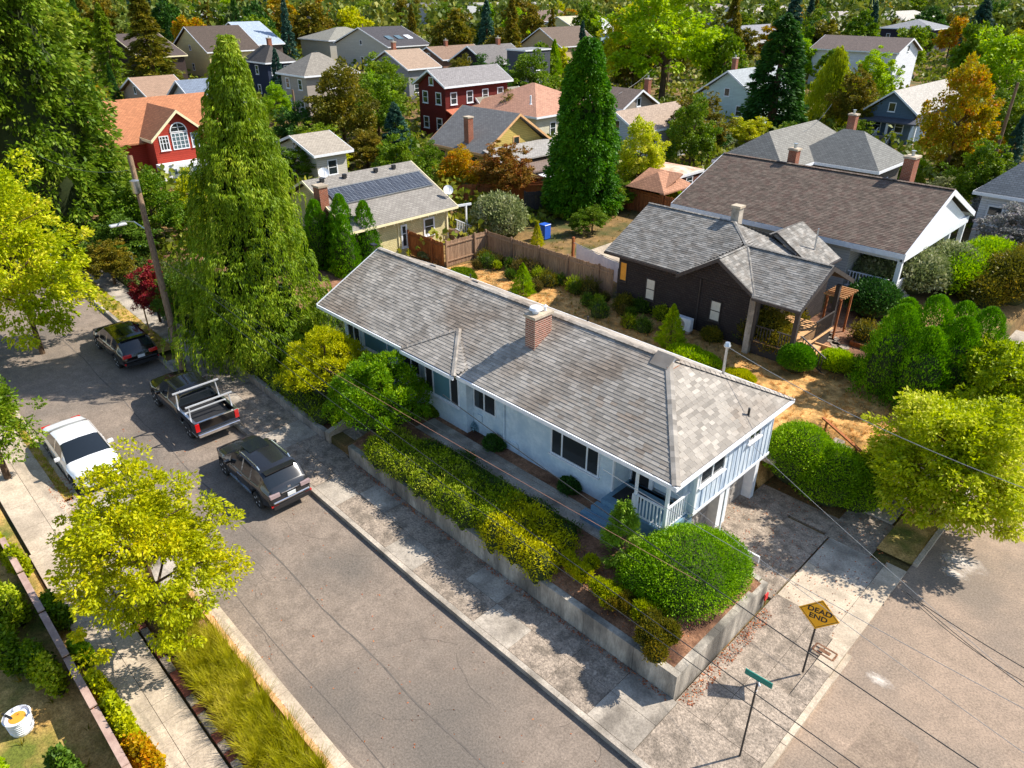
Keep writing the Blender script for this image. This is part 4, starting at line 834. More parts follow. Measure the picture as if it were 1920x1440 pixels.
b.box(X + .01, X + .06, Ym - .78, Ym + .78, 5.8, 5.87); b.box(X + .01, X + .05, Ym - .02, Ym + .02, 5.85, 6.6); b.bar((X + .04, Ym - .5, 6.2), (X + .04, Ym + .5, 6.2), .03); aw = b.build('arched_window', M_white, rg); b = MB(); b.face([(X + .02, p[1], p[2]) for p in arc(.7, .0)]); b.build('pane', M_gdk, aw)
gar = MB().box(X, X + 1.4, Yl - .2, Yr + .2, 1.2, 3.3).build('garage_bay', M_white, rg)
for k in range(4):
    for j in range(2): MB().box(X + 1.41, X + 1.44, Yl + .3 + k * 1.1, Yl + 1.0 + k * 1.1, 2.5 - j * .8, 2.95 - j * .8).build('garage_pane', M_glassb, gar)
# the farther houses
house('brown shingled house with a low hipped roof left of the dark red house', (700, 120), (764, 130), (824, 124), 6.2, 2.4, 'y', Wl((150, 150, 152)), G((176, 152, 132)), wl=2, wr=2, ch=(.3, .5))
house('long brown roofed house behind the dark red house', (780, 106), (830, 112), (905, 104), 5.4, 2.0, 'y', Wl((132, 100, 84)), G((150, 124, 106)), wl=1, wr=3, ch=(.5, .4))
house('black gabled house with a grey roof and white bargeboards', (862, 112), (915, 121), (975, 112), 6.0, 2.6, 'y', Wl((46, 44, 46)), G((126, 122, 120)), wl=1, wr=2, ch=(.5, .7))
t, ro, q = house('house with three skylights in a dark grey roof', (690, 76), (727, 88), (808, 83), 6.4, 3.4, 'y', Wl((190, 186, 176)), G((84, 82, 86)), wl=1, wr=3)
x0, x1, y0, y1, ze_, zr_ = q; kk = (zr_ - ze_) / ((x1 - x0) / 2)
for i in range(3):
    yy_ = y0 + (y1 - y0) * (.3 + .22 * i); dx = (x1 - x0) * .2; b = MB(); b.obox((x1 - dx, yy_, ze_ + dx * kk + .12), (.9, 0, -.9 * kk), (0, .7, 0), (0, 0, .06)); b.build('skylight', M_white if i == 2 else M_glassb, ro)
house('modern dark flat roofed box house with one window', (968, 90), (985, 94), (1028, 90), 8.5, .1, 'f', Wl((84, 88, 98)), G((150, 152, 156)), wl=0, wr=1, st=2, oh=.1)
house('small cream gabled house with dark shingles behind the golden conifers', (1012, 80), (1052, 88), (1085, 80), 6.0, 3.6, 'y', Wl((206, 180, 140)), G((120, 104, 92)), wl=1, wr=1)
house('cream house with steep gables in the distance', (1050, 52), (1085, 58), (1118, 52), 6.4, 3.6, 'y', Wl((222, 212, 160)), G((206, 196, 170)), wl=2, wr=2)
house('pale blue gabled cottage in the distance beside the cream house', (1100, 56), (1128, 62), (1150, 56), 5.8, 3.4, 'y', Wl((170, 196, 204)), G((206, 208, 206)), wl=1, wr=1)
house('distant house with a bluish metal roof and a brown dormer', (440, 74), (476, 84), (534, 81), 6.4, 4.2, 'y', Wl((96, 84, 78)), G((172, 186, 204)), wl=1, wr=2)
house('grey hipped house with white porch posts beyond the navy house', (585, 70), (616, 76), (660, 66), 6.6, 2.4, 'h', Wl((176, 172, 160)), G((150, 148, 138)), wl=1, wr=3)
house('distant cream gabled house with dark roof in front of the golden tree', (352, 88), (388, 98), (432, 86), 6.4, 4.2, 'y', Wl((216, 196, 140)), G((94, 82, 74)), wl=1, wr=1)
house('tiny white roofed house near the top left skyline', (385, 30), (402, 36), (440, 30), 6.4, 2.6, 'y', Wl((206, 208, 206)), G((176, 176, 166)), wl=1, wr=2)
house('distant grey house with a pale roof above the conifers', (840, 22), (862, 28), (892, 24), 7, 3.0, 'y', Wl((180, 180, 180)), G((176, 176, 172)), wl=1, wr=2)
house('distant white house with a steep roof on the upper right', (1400, 24), (1420, 30), (1438, 24), 7, 3.4, 'y', Wl((220, 220, 224)), G((190, 180, 170)), wl=1, wr=1)
house('distant pale house with a low grey roof right of the tall conifer', (1530, 34), (1552, 40), (1574, 34), 6.2, 2.8, 'y', Wl((206, 200, 190)), G((176, 168, 164)), wl=1, wr=1)
house('distant white hipped house on the right skyline', (1665, 34), (1700, 40), (1732, 34), 6.8, 3.0, 'h', Wl((226, 226, 230)), G((196, 190, 180)), wl=2, wr=1)
house('small grey cottage between the tall conifer and the sea green house', (1398, 62), (1412, 68), (1428, 60), 6.0, 2.4, 'y', Wl((206, 206, 206)), G((150, 150, 156)), wl=1, wr=1)
for (u, v, w_, wc, rc, lb) in ((560, 22, 26, (206, 200, 186), (150, 140, 130), 'tiny pale house on the skyline right of the tiny white roofed house'), (762, 20, 30, (170, 180, 186), (120, 116, 114), 'tiny grey blue house on the skyline above the skylight roof'), (945, 18, 24, (226, 222, 210), (176, 170, 160), 'tiny white gabled house on the skyline above the twin dark conifers'), (1012, 40, 24, (190, 150, 130), (130, 110, 100), 'tiny brown house on the skyline left of the cream gabled house'), (1305, 24, 26, (220, 214, 200), (160, 150, 140), 'tiny cream house on the skyline right of the lime tree'), (1474, 22, 24, (200, 204, 206), (120, 120, 124), 'tiny grey house on the skyline above the massive dark cone'), (1602, 20, 26, (226, 226, 222), (190, 186, 180), 'tiny white house on the skyline above the long white house'), (1835, 26, 30, (180, 170, 150), (140, 130, 120), 'tiny tan house on the skyline at the right'), (310, 30, 28, (200, 196, 186), (130, 120, 112), 'tiny pale house on the skyline at the left'), (486, 16, 22, (214, 206, 190), (170, 150, 130), 'tiny cream house on the skyline above the golden tree')):
    house(lb, (u - w_, v - 5), (u, v), (u + w_ * .7, v - 5), 6.5, 3.4, 'y', Wl(wc), G(rc), wl=1, wr=1)
house('tan roofed low house left of the weeping cedar top', (236, 168), (275, 182), (330, 168), 4.6, 2.0, 'y', Wl((170, 150, 134)), G((172, 142, 120)), wl=1, wr=1)
house('dark gabled house in the trees at the upper left', (226, 92), (262, 108), (300, 96), 6.2, 3.4, 'y', Wl((70, 58, 54)), G((96, 84, 80)), wl=1, wr=1, trim=M_cream)
house('white house with low eaves glimpsed behind the weeping cedar', (520, 268), (588, 292), (600, 280), 4.6, 1.2, 'y', Wl((206, 200, 188)), G((176, 166, 152)), wl=1, wr=1)
house('white walled bungalow with a grey hipped roof at the right edge', (1838, 351), (1990, 384), (2040, 330), 4.8, 2.6, 'h', Wl((214, 216, 222)), G((160, 158, 154)), wl=2, wr=1)
t, ro, q = house('low house with paired grey hipped roofs behind the brown roof', (1322, 303), (1470, 322), (1560, 268), 5.0, 2.2, 'h', Wl((150, 146, 138)), G((140, 138, 132)), wl=2, wr=1, f=.9)
t, ro, q = house('grey hipped house with a brick chimney behind the brown roof', (1470, 296), (1648, 322), (1690, 296), 5.0, 2.2, 'h', Wl((120, 112, 104)), G((132, 132, 128)), wl=2, wr=1, ch=(.4, .7), f=.9)
# gazebo and shed
gx_, gy_, _ = gp(1225, 400); gz_ = empty('gazebo', 'tan roofed garden gazebo on posts behind the lime green shrub', 'gazebo')
x1, y0 = P(1237, 362, 3.3); roof(gz_, [[(x1 - 3.2, y0, 3.3), (x1, y0, 3.3), (x1, y0 + 3, 4.3), (x1 - 3.2, y0 + 3, 4.3)], [(x1, y0, 3.3), (x1 + .9, y0 + 1.2, 3.2), (x1 + .9, y0 + 4.5, 3.2), (x1, y0 + 3, 4.3)]][:1] + hip_polys(x1 - 3.3, x1 + .4, y0, y0 + 4.2, 3.3, 4.4, .9), G((190, 140, 112)), 'roof', .12)
for (dx, dy) in ((-3.0, .3), (.1, .3), (.1, 3.9), (-3.0, 3.9)): MB().box(x1 + dx - .08, x1 + dx + .08, y0 + dy - .08, y0 + dy + .08, 1.3, 3.2).build('post', M_woodr, gz_)
house('small shed with a flat rusty metal roof behind the gazebo', (1238, 322), (1270, 331), (1306, 316), 3.7, .1, 'f', Wl((120, 82, 70)), rough('rusty_roof', srgb((196, 130, 96)), srgb((226, 210, 196)), 1.5, .2, .8), wl=0, wr=1, oh=.1, cat='shed')
# ---------------------------------------------------------------- vehicles
def interp(tab, x):
    if x <= tab[0][0]: return tab[0][1]
    for (a, va), (b_, vb) in zip(tab, tab[1:]):
        if x <= b_: t = (x - a) / (b_ - a); return va + (vb - va) * t
    return tab[-1][1]
def carpaint(name, c, rgh=.25): 
    if name in MATS: return MATS[name]
    m = newmat(name); b = m.node_tree.nodes['Principled BSDF']; b.inputs['Base Color'].default_value = (*c, 1); b.inputs['Roughness'].default_value = rgh; b.inputs['Metallic'].default_value = .15
    b.inputs['Coat Weight'].default_value = .8; b.inputs['Coat Roughness'].default_value = .05; MATS[name] = m; return m
M_tyre = rough('tyre_rubber', (.02, .02, .02), (.035, .034, .033), 8, .2, .9); M_rim = plain('alloy_rim', (.72, .73, .75), .35, .25); M_trim = plain('black_trim', (.02, .02, .022), .5)
M_cglass = glassmat('car_glass', (.012, .016, .02)); M_red = plain('red_lamp', (.55, .01, .01), .2, 0, .8); M_lamp = plain('clear_lamp', (.7, .72, .75), .12, .2, .8); M_plate = plain('number_plate_white', (.7, .72, .72), .5); M_chrome = plain('chrome', (.7, .71, .73), .12, .95)
def wheel(par, x, y, r, w=.22):
    s = 1 if y > 0 else -1; t = MB(); t.lathe((x, y - s * w / 2, r), [(r * .62, -w / 2 * s), (r * .94, -w / 2 * s), (r, -w * .3 * s), (r, w * .3 * s), (r * .94, w / 2 * s), (r * .66, w / 2 * s)], 22, 'y')
    t = t.build('wheel', M_tyre, par, smooth=True); yy = y + s * .004; b = MB()
    b.lathe((x, yy - s * .05, r), [(r * .66, 0), (r * .66, .02 * s), (r * .6, .03 * s), (r * .56, -.02 * s), (.05, -.02 * s), (.01, -.02 * s)], 22, 'y')
    for k in range(5):
        a = 2 * math.pi * k / 5 + .3; d = Vector((math.cos(a), 0, math.sin(a))); b.bar(Vector((x, yy - s * .02, r)), Vector((x, yy - s * .01, r)) + d * r * .62, .05, .02, up=(0, 1, 0))
    b.build('rim', M_rim, t); return t
def carbody(t, L, Wd, top, belt, hw, sill, axles, rw, paint, wind, rear, side, pillars, arch=1.16):
    xs = set(); x = -L / 2
    while x <= L / 2: xs.add(round(x, 3)); x += .14
    for tab in (top, belt, hw): xs |= {round(a, 3) for a, _ in tab}
    for ax in axles:
        for k in range(-6, 7): xs.add(round(ax + rw * arch * math.sin(math.pi / 2 * k / 6), 3))
    for a in list(wind) + list(rear) + list(side) + [q for p in pillars for q in p]: xs.add(round(a, 3))
    xs = sorted(q for q in xs if -L / 2 <= q <= L / 2); xs = [q for i, q in enumerate(xs) if i == 0 or q - xs[i - 1] > .008]
    rings = []
    for x in xs:
        zs = interp(sill, x)
        for ax in axles:
            d = abs(x - ax)
            if d < rw * arch: zs = max(zs, rw + math.sqrt(max(0, (rw * arch) ** 2 - d * d)) - .01)
        zb, zt, w = interp(belt, x), interp(top, x), interp(hw, x); g = zt - zb; wr = w * .93 - max(0, g) * .33
        z2 = min(zs + .1, zb - .12)
        rings.append([(0, zs), (w * .9, zs), (w * .99, max(z2, zs)), (w, max(z2 + .04, zb - .3)), (w * .985, zb - .06), (w * .93, zb), (max(wr, .3), max(zt - .06, zb + .004)), (max(wr, .3) * .82, max(zt - .012, zb + .01)), (0, zt + .015)])
    body = MB(); gl = {'windscreen': MB(), 'rear_window': MB(), 'side_window': MB(), 'side_windowR': MB()}
    for i in range(len(xs) - 1):
        xm = (xs[i] + xs[i + 1]) / 2
        for s in (1, -1):
            for k in range(8):
                a, c = rings[i], rings[i + 1]; q = [(xs[i], s * a[k][0], a[k][1]), (xs[i + 1], s * c[k][0], c[k][1]), (xs[i + 1], s * c[k + 1][0], c[k + 1][1]), (xs[i], s * a[k + 1][0], a[k + 1][1])]
                tgt = body
                if k in (6, 7) and wind[0] < xm < wind[1]: tgt = gl['windscreen']
                elif k in (6, 7) and rear[0] < xm < rear[1]: tgt = gl['rear_window']
                elif k == 5 and side[0] < xm < side[1] and not any(p[0] < xm < p[1] for p in pillars): tgt = gl['side_window' if s > 0 else 'side_windowR']
                if tgt is body and k == 0: continue
                tgt.face(q)
    for i in (0, -1):
        pts = [(xs[i], y, z) for y, z in rings[i]] + [(xs[i], -y, z) for y, z in rings[i][::-1]]; body.face(pts)
    body.build('body', paint, t, smooth=True); b = MB()
    x0, x1 = -L / 2 + .1, L / 2 - .1; zz = min(z for _, z in sill) + .02; b.box(x0, x1, -Wd * .4, Wd * .4, zz, zz + .5); b.build('underbody', M_trim, t)
    for nme, m_ in gl.items():
        if m_.f: m_.build(nme.replace('R', ''), M_cglass, t, smooth=True)
    for ax in axles:
        for s in (1, -1): wheel(t, ax, s * (Wd / 2 - .01), rw)
def vehicle(name, label, cat, x, y, flip, group=None):
    t = empty(name, label, cat, group=group); M = Matrix.Rotation(math.atan(SL), 4, 'Y') @ Matrix.Rotation(math.pi if flip else 0, 4, 'Z'); M.translation = (x, y, sz(x) + .005); t.matrix_world = M; return t
def mirror(t, x, y, z, m):
    for s in (1, -1): b = MB(); b.obox((x, s * (y + .08), z), (.06, 0, 0), (0, .1, 0), (0, 0, .07)); b.build('mirror', m, t, bevel=.02)
# dark SUV nearest
def suv(label, x, y, flip, L, Wd, H, paint, rails=True, plate=True, name='parked_suv'):
    t = vehicle(name, label, 'suv', x, y, flip); h = L / 2; k = H / 1.69
    top = [(-h, .72 * k), (-h + .07, .98 * k), (-h + .2, 1.18 * k), (-h + .62, 1.56 * k), (-h + 1.0, 1.64 * k), (-h + 1.9, 1.68 * k), (h - 2.1, 1.66 * k), (h - 1.75, 1.58 * k), (h - 1.05, 1.1 * k), (h - .45, 1.0 * k), (h - .12, .84 * k), (h, .6 * k)]
    belt = [(-h, .7 * k), (-h + .12, .95 * k), (-h + .6, 1.12 * k), (h - 1.5, 1.02 * k), (h - .9, .98 * k), (h - .3, .84 * k), (h, .58 * k)]
    w = Wd / 2; hw = [(-h, w * .80), (-h + .12, w * .9), (-h + .5, w * .98), (-h + 1.2, w), (h - 1.2, w), (h - .5, w * .95), (h - .15, w * .82), (h, w * .66)]
    rw = .35; ax = (-h + .92, h - .88)
    carbody(t, L, Wd, top, belt, hw, [(-h, .42), (-h + .5, .3), (h - .5, .28), (h, .34)], ax, rw, paint, (h - 1.72, h - 1.06), (-h + .22, -h + .62), (-h + .75, h - 1.55), ((-h + 1.35, -h + 1.43), (h - 2.5, h - 2.42)))
    b = MB(); b.obox((-h + .66, 0, 1.61 * k), (.14, 0, -.01), (0, w * .66, 0), (.0, 0, .018)); b.build('spoiler', paint, t)
    if rails:
        for s in (1, -1): b = MB(); b.tube([(-h + .95, s * w * .66, 1.62 * k), (-h + 1.1, s * w * .67, 1.71 * k), (h - 2.2, s * w * .66, 1.71 * k), (h - 2.0, s * w * .65, 1.62 * k)], .022, 6); b.build('roof_rail', M_chrome, t)
    for s in (1, -1):
        b = MB(); b.obox((-h + .07, s * w * .66, .93 * k), (.05, 0, 0), (0, .2, 0), (.02, 0, .075)); b.build('tail_light', M_red if not rails else plain('smoky_lamp', (.30, .22, .22), .15, 0, .8), t, bevel=.015)
        b = MB(); b.obox((-h + .03, s * w * .72, .52 * k), (.03, 0, 0), (0, .14, 0), (0, 0, .035)); b.build('reflector', M_red, t)
        b = MB(); b.obox((h - .26, s * w * .68, .8 * k), (.1, s * -.05, -.03), (0, .1, 0), (0, 0, .035)); b.build('headlight', M_lamp, t)
    b = MB(); b.box(-h - .04, -h + .12, -w * .78, w * .78, .62 * k, .7 * k); b.build('bumper', M_chrome if rails else M_trim, t, bevel=.02)
    MB().box(-h - .035, -h + .12, -w * .8, w * .8, .34, .5).build('bumper_valance', M_trim, t)
    if plate: MB().box(-h - .05, -h - .02, -.16, .16, .75 * k, .9 * k).build('number_plate', M_plate, t)
    if rails:
        b = MB(); b.obox((-h + .1, 0, 1.06 * k), (.008, 0, .0), (0, .06, 0), (.003, 0, .04)); b.build('emblem', M_chrome, t); b = MB(); b.obox((-h + .03, 0, .96 * k), (.02, 0, 0), (0, .36, 0), (0, 0, .015)); b.build('tailgate_trim', M_chrome, t)
        b = MB(); b.box(-h + 1.4, h - 1.45, -w - .005, -w + .03, .36, .4); b.box(-h + 1.4, h - 1.45, w - .03, w + .005, .36, .4); b.build('sill_strip', M_chrome, t)
        b = MB(); b.box(-.15, .6, -.4, .4, 1.685 * k, 1.7 * k); b.build('sunroof', M_cglass, t)
    for s in (1, -1):
        for xx_ in (-h + 2.0, h - 2.3): b = MB(); b.box(xx_ - .08, xx_ + .08, s * (w - .0) - .012, s * w + .012, .93 * k, .96 * k); b.build('door_handle', M_chrome if rails else M_trim, t)
    for s in (1, -1):
        for xx_ in (-h + 1.42, -h + 2.35, h - 1.5): MB().box(xx_ - .006, xx_ + .006, s * w - .004, s * w + .004, .42, .93 * k).build('door_seam', M_trim, t)
    mirror(t, h - 1.55, w - .03, 1.08 * k, paint); return t
suv('dark grey parked suv with silver roof rails, nearest to the camera', -22.75, 9.05, True, 4.5, 1.84, 1.62, carpaint('charcoal_car_paint', (.018, .019, .022)))
suv('black glossy parked suv without roof rails beside the tall utility pole', -36.9, 9.15, True, 4.5, 1.84, 1.55, carpaint('black_car_paint', (.004, .004, .005), .15), rails=False)
# white sedan
t = vehicle('parked_sedan', 'white parked sedan under the yellow green street tree, facing downhill', 'car', -28.55, 4.5, False); L, Wd = 4.55, 1.78; h = L / 2; w = Wd / 2; M_wc = carpaint('white_car_paint', (.82, .83, .85), .2)
carbody(t, L, Wd, [(-h, .6), (-h + .06, .86), (-h + .3, 1.02), (-h + .75, 1.06), (-h + 1.45, 1.38), (-h + 2.1, 1.43), (h - 1.95, 1.4), (h - 1.05, .98), (h - .5, .88), (h - .12, .72), (h, .5)],
        [(-h, .58), (-h + .1, .82), (-h + .8, .98), (h - 1.4, .9), (h - .8, .86), (h - .2, .68), (h, .48)], [(-h, w * .76), (-h + .15, w * .9), (-h + .8, w * .99), (h - 1, w), (h - .45, w * .93), (h - .12, w * .78), (h, w * .6)],
        [(-h, .36), (-h + .5, .24), (h - .5, .22), (h, .26)], (-h + .95, h - .82), .33, M_wc, (h - 1.94, h - 1.1), (-h + .78, -h + 1.42), (-h + 1.1, h - 1.7), ((-h + 2.05, -h + 2.13),))
mirror(t, h - 1.62, w - .02, .98, M_wc)
for s in (1, -1):
    for xx_ in (-h + 1.35, -h + 2.1, h - 1.5): MB().box(xx_ - .006, xx_ + .006, s * w - .004, s * w + .004, .34, .8).build('door_seam', M_trim, t)
    for xx_ in (-h + 1.95, h - 2.35): MB().box(xx_ - .08, xx_ + .08, s * w - .01, s * w + .012, .78, .81).build('door_handle', M_wc, t)
for s in (1, -1):
    b = MB(); b.obox((h - .3, s * w * .68, .69), (.17, s * -.04, -.04), (0, .11, 0), (0, 0, .05)); b.build('headlight', M_lamp, t, bevel=.015); b = MB(); b.obox((-h + .05, s * w * .62, .82), (.05, 0, 0), (0, .17, 0), (0, 0, .06)); b.build('tail_light', M_red, t)
b = MB(); b.box(h - .1, h + .02, -.42, .42, .5, .62); b.build('grille', M_trim, t); b = MB(); b.box(h - .1, h + .01, -.6, .6, .27, .38); b.build('air_intake', M_trim, t)
# white vehicle far up the street
t = vehicle('parked_van', 'white vehicle parked at the far end of the street behind the leaves', 'car', -51.2, 9.1, True); L, Wd = 4.8, 1.85; h = L / 2; w = Wd / 2
carbody(t, L, Wd, [(-h, .8), (-h + .1, 1.3), (-h + .35, 1.75), (0, 1.85), (h - 1.4, 1.75), (h - .8, 1.15), (h - .1, .95), (h, .7)], [(-h, .7), (-h + .2, 1.05), (h - 1, 1.0), (h, .68)], [(-h, w * .9), (0, w), (h - .5, w * .95), (h, w * .7)], [(-h, .4), (h, .3)], (-h + .9, h - .85), .35, M_wc, (h - 1.35, h - .82), (-h + .12, -h + .33), (-h + .5, h - 1.4), ((0, .1), (-1, -.9)))
for s in (1, -1): b = MB(); b.obox((-h + .05, s * w * .75, 1.0), (.05, 0, 0), (0, .12, 0), (0, 0, .15)); b.build('tail_light', M_red, t)
MB().box(-h - .06, -h + .05, -w * .8, w * .8, .45, .6).build('bumper', M_chrome, t)
# far car beside the white house
t = suv('small dark parked car below the tall blank white gable', 0, 0, False, 4.4, 1.8, 1.5, carpaint('charcoal_car_paint', (.018, .019, .022)), rails=False, plate=False, name='parked_car')
t['category'] = 'car'
px_, py_ = P(1698, 150, 1.6); t.matrix_world = Matrix.Translation((px_, py_, 1.55)) @ Matrix.Rotation(R(90), 4, 'Z')
# pickup with rack
M_bk = carpaint('black_pickup_paint', (.006, .006, .007), .22)
t = vehicle('parked_pickup', 'black pickup truck with an empty bed and a silver ladder rack', 'pickup truck', -29.1, 9.15, True); L, Wd = 5.15, 1.86; h = L / 2; w = Wd / 2; cb_ = -h + 1.75
carbody(t, L, Wd, [(-h, .6), (-h + .02, .72), (cb_ - .01, .72), (cb_, 1.0), (cb_ + .06, 1.6), (cb_ + .35, 1.74), (cb_ + 1.4, 1.76), (h - 1.75, 1.68), (h - 1.15, 1.16), (h - .2, 1.05), (h, .8)],
        [(-h, .58), (cb_ - .01, .62), (cb_, .98), (cb_ + .3, 1.12), (h - 1.3, 1.12), (h - .3, .98), (h, .74)], [(-h, w), (h - .6, w), (h - .2, w * .93), (h, w * .84)],
        [(-h, .5), (h - .4, .4), (h, .45)], (-h + .95, h - .82), .38, M_bk, (h - 1.72, h - 1.16), (cb_ + .01, cb_ + .055), (cb_ + .25, h - 1.5), ((cb_ + 1.0, cb_ + 1.1),), 1.2)
for s in (1, -1):
    b = MB(); y0, y1 = (w - .1, w) if s > 0 else (-w, -w + .1)
    for (a, c, z0) in ((-h, -h + .45, .55), (-h + .45, -h + 1.45, .86), (-h + 1.45, cb_, .55)): b.box(a, c, y0, y1, z0, 1.12)
    b.build('bed_side', M_bk, t); b = MB(); b.box(-h, cb_, y0 - .005, y1 + .005, 1.12, 1.15); b.build('bed_rail', M_chrome, t)
tg = MB().box(-h - .0, -h + .07, -w + .1, w - .1, .62, 1.1).build('tailgate', M_bk, t); MB().box(-h - .005, -h + .075, -w + .1, w - .1, 1.1, 1.14).build('trim', M_chrome, tg)
bf = MB().box(-h + .07, cb_ - .02, -w + .1, w - .1, .7, .735).build('bed_floor', M_trim, t)
for k in range(7): y = -.52 + k * .165; MB().box(-h + .1, cb_ - .3, y, y + .1, .736, .75).build('bed_rib', M_wood, bf)
b = MB(); b.box(cb_ - .05, cb_ + .01, -w + .1, w - .1, .72, 1.12); b.build('bed_front', M_bk, t)
for s in (1, -1): MB().box(-h - .03, -h + .04, s * (w - .09) - .085, s * (w - .09) + .085, .74, 1.1).build('tail_light', M_red, t)
b = MB(); b.box(-h - .16, -h, -w * .95, w * .95, .5, .66); b.build('bumper', M_chrome, t, bevel=.02)
for s in (1, -1): b = MB(); b.obox((h - .12, s * w * .66, .86), (.07, 0, -.02), (0, .13, 0), (0, 0, .07)); b.build('headlight', M_lamp, t)
mirror(t, h - 1.75, w, 1.18, M_bk)
M_alu = plain('silver_rack', (.72, .72, .73), .35, .5)
rk = MB(); rk.bar((cb_ - .1, -w - .05, 1.83), (cb_ - .1, w + .05, 1.83), .07, .05); rk = rk.build('ladder_rack', M_alu, t)
for xx_, nm in ((-h + .45, 1),): MB().bar((xx_, -w - .05, 1.72), (xx_, w + .05, 1.72), .07, .05).build('crossbar', M_alu, rk)
MB().bar((-h + 1.0, -w + .05, 1.16), (-h + 1.0, w - .05, 1.16), .06, .04).build('crossbar', M_alu, rk)
for s in (1, -1):
    for xx_, zz in ((cb_ - .1, 1.82), (-h + .45, 1.71)): MB().bar((xx_, s * (w - .05), 1.14), (xx_ + .04, s * (w - .1), zz), .045).build('upright', M_alu, rk)
# ---------------------------------------------------------------- signs
M_sgn = rough('sign_yellow', srgb((246, 172, 26)), srgb((252, 186, 44)), 7, .05, .45); M_blk = plain('sign_black', (.012, .012, .012), .6)
def textmesh(s, size, name, mat, par, M, ext=.004, off=.0):
    c = bpy.data.curves.new(name, 'FONT'); c.body = s; c.size = size; c.align_x = 'CENTER'; c.align_y = 'CENTER'; c.extrude = ext; c.offset = off; c.space_line = .95
    o = bpy.data.objects.new(name, c); S.collection.objects.link(o); dg = bpy.context.evaluated_depsgraph_get(); me = bpy.data.meshes.new_from_object(o.evaluated_get(dg)); bpy.data.objects.remove(o)
    me.materials.clear(); me.materials.append(mat); q = link(name, me, par); q.matrix_local = M; return q
sx, sy = P(1505, 1260, .13); sg = empty('dead_end_sign', 'yellow diamond DEAD END warning sign on a thin dark post at the pavement corner', 'road sign', (sx, sy, .13))
MB().tube([(0, 0, 0), (0, 0, 2.72)], .028, 8).build('post', M_trim, sg); b = MB(); hd = .53
# orientation: faces the side street
fz = Vector((.2, -.98, 0)).normalized(); hzv = Vector((-fz.y, fz.x, 0)); zc = 2.27
b = MB(); c0 = Vector((0, 0, zc)) + fz * .035; q = [c0 - Vector((0, 0, hd)), c0 + hzv * hd, c0 + Vector((0, 0, hd)), c0 - hzv * hd]
b.face(q); b.face([p - fz * .006 for p in q[::-1]])
for k in range(4): b.face([q[k] - fz * .006, q[(k + 1) % 4] - fz * .006, q[(k + 1) % 4], q[k]])
pl = b.build('sign_plate', M_sgn, sg)
b = MB(); e = fz * .002
for a, i in ((.485, .462),):
    o_ = [c0 + e - Vector((0, 0, a)), c0 + e + hzv * a, c0 + e + Vector((0, 0, a)), c0 + e - hzv * a]; n_ = [c0 + e - Vector((0, 0, i)), c0 + e + hzv * i, c0 + e + Vector((0, 0, i)), c0 + e - hzv * i]
    for k in range(4): b.face([o_[k], o_[(k + 1) % 4], n_[(k + 1) % 4], n_[k]])
b.build('border_line', M_blk, pl)
Mx = Matrix((hzv, Vector((0, 0, 1)), fz)).transposed().to_4x4(); Mx.translation = c0 + fz * .003
textmesh('DEAD\nEND', .235, 'lettering', M_blk, pl, Mx, .0015, .006)
sx, sy = P(1387, 1417, .13); sg = empty('street_name_sign', 'green street name blade on a dark post with a white twisted tie near its top', 'road sign', (sx, sy, .13))
zt = hgt(sx, sy, 1272) - .13
MB().tube([(0, 0, 0), (0, 0, zt - .1)], .026, 8).build('post', M_trim, sg); M_gsign = rough('sign_green', srgb((38, 116, 104)), srgb((52, 138, 122)), 7, .05, .45)
d = Vector((1, .06, 0)).normalized()
b = MB(); b.bar(Vector((0, 0, zt)) - d * .33, Vector((0, 0, zt)) + d * .33, .025, .17); b.build('name_blade', M_gsign, sg); b = MB(); b.tube([(0, 0, zt - .12), (.05, .02, zt - .2), (-.02, .04, zt - .32), (.01, 0, zt - .42)], .03, 6); b.build('cloth_tie', M_white, sg)
MB().box(-.03, .03, -.03, .03, zt - .13, zt - .07).build('bracket', M_metal, sg)
# ---------------------------------------------------------------- poles, lamp, wires
def pole(label, x, y, z, h, r=.15, lean=(0, 0), cross=(), box=None, group=None):
    t = empty('utility_pole', label, 'utility pole', (x, y, z), group=group); top = Vector((lean[0], lean[1], h)); b = MB(); b.tube([Vector((0, 0, -.2)), top * .5, top], [r, r * .85, r * .66], 12); b.build('pole', M_pole, t)
    for k, zz in enumerate(cross): c = top * (zz / h); b = MB(); b.bar(c + Vector((-.8, -.8, 0)) * .9, c + Vector((.8, .8, 0)) * .9, .1, .12); a = b.build('crossarm', M_pole, t); b = MB(); [b.lathe(tuple(c + Vector((s, s, 0)) * .85 + Vector((0, 0, .06))), [(.04, 0), (.05, .08), (.02, .14)], 6) for s in (-.75, -.3, .3, .75)]; b.build('insulator', M_metal, a)
    if box: c = top * (box / h) + Vector((.22, -.14, 0)); b = MB(); b.lathe(tuple(c), [(.17, 0), (.19, .03), (.19, .5), (.2, .52), (.2, .56), (.1, .6)], 14); b.build('transformer', M_metal, t, smooth=True)
    return t, Vector((x, y, z)) + top
lx, ly = P(345, 702, sz(-33) + .15); lz = sz(lx) + .13
T1 = P(243, 292, lz + 9.6)
t1, top1 = pole('tall leaning utility pole with grey transformer and street lamp beside the weeping cedar', lx, ly, lz, 9.6, .17, (T1[0] - lx, T1[1] - ly), (), 8.1)
TT = Vector((T1[0] - lx, T1[1] - ly, 9.6)); a_ = TT * .67; e_ = Vector((*P(222, 425, lz + 6.3), lz + 6.3)) - Vector((lx, ly, lz)); b = MB(); b.tube([a_, a_.lerp(e_, .4) + Vector((0, 0, .35)), a_.lerp(e_, .8) + Vector((0, 0, .3)), e_ + Vector((0, 0, .12))], .03, 6); arm = b.build('lamp_arm', M_metal, t1)
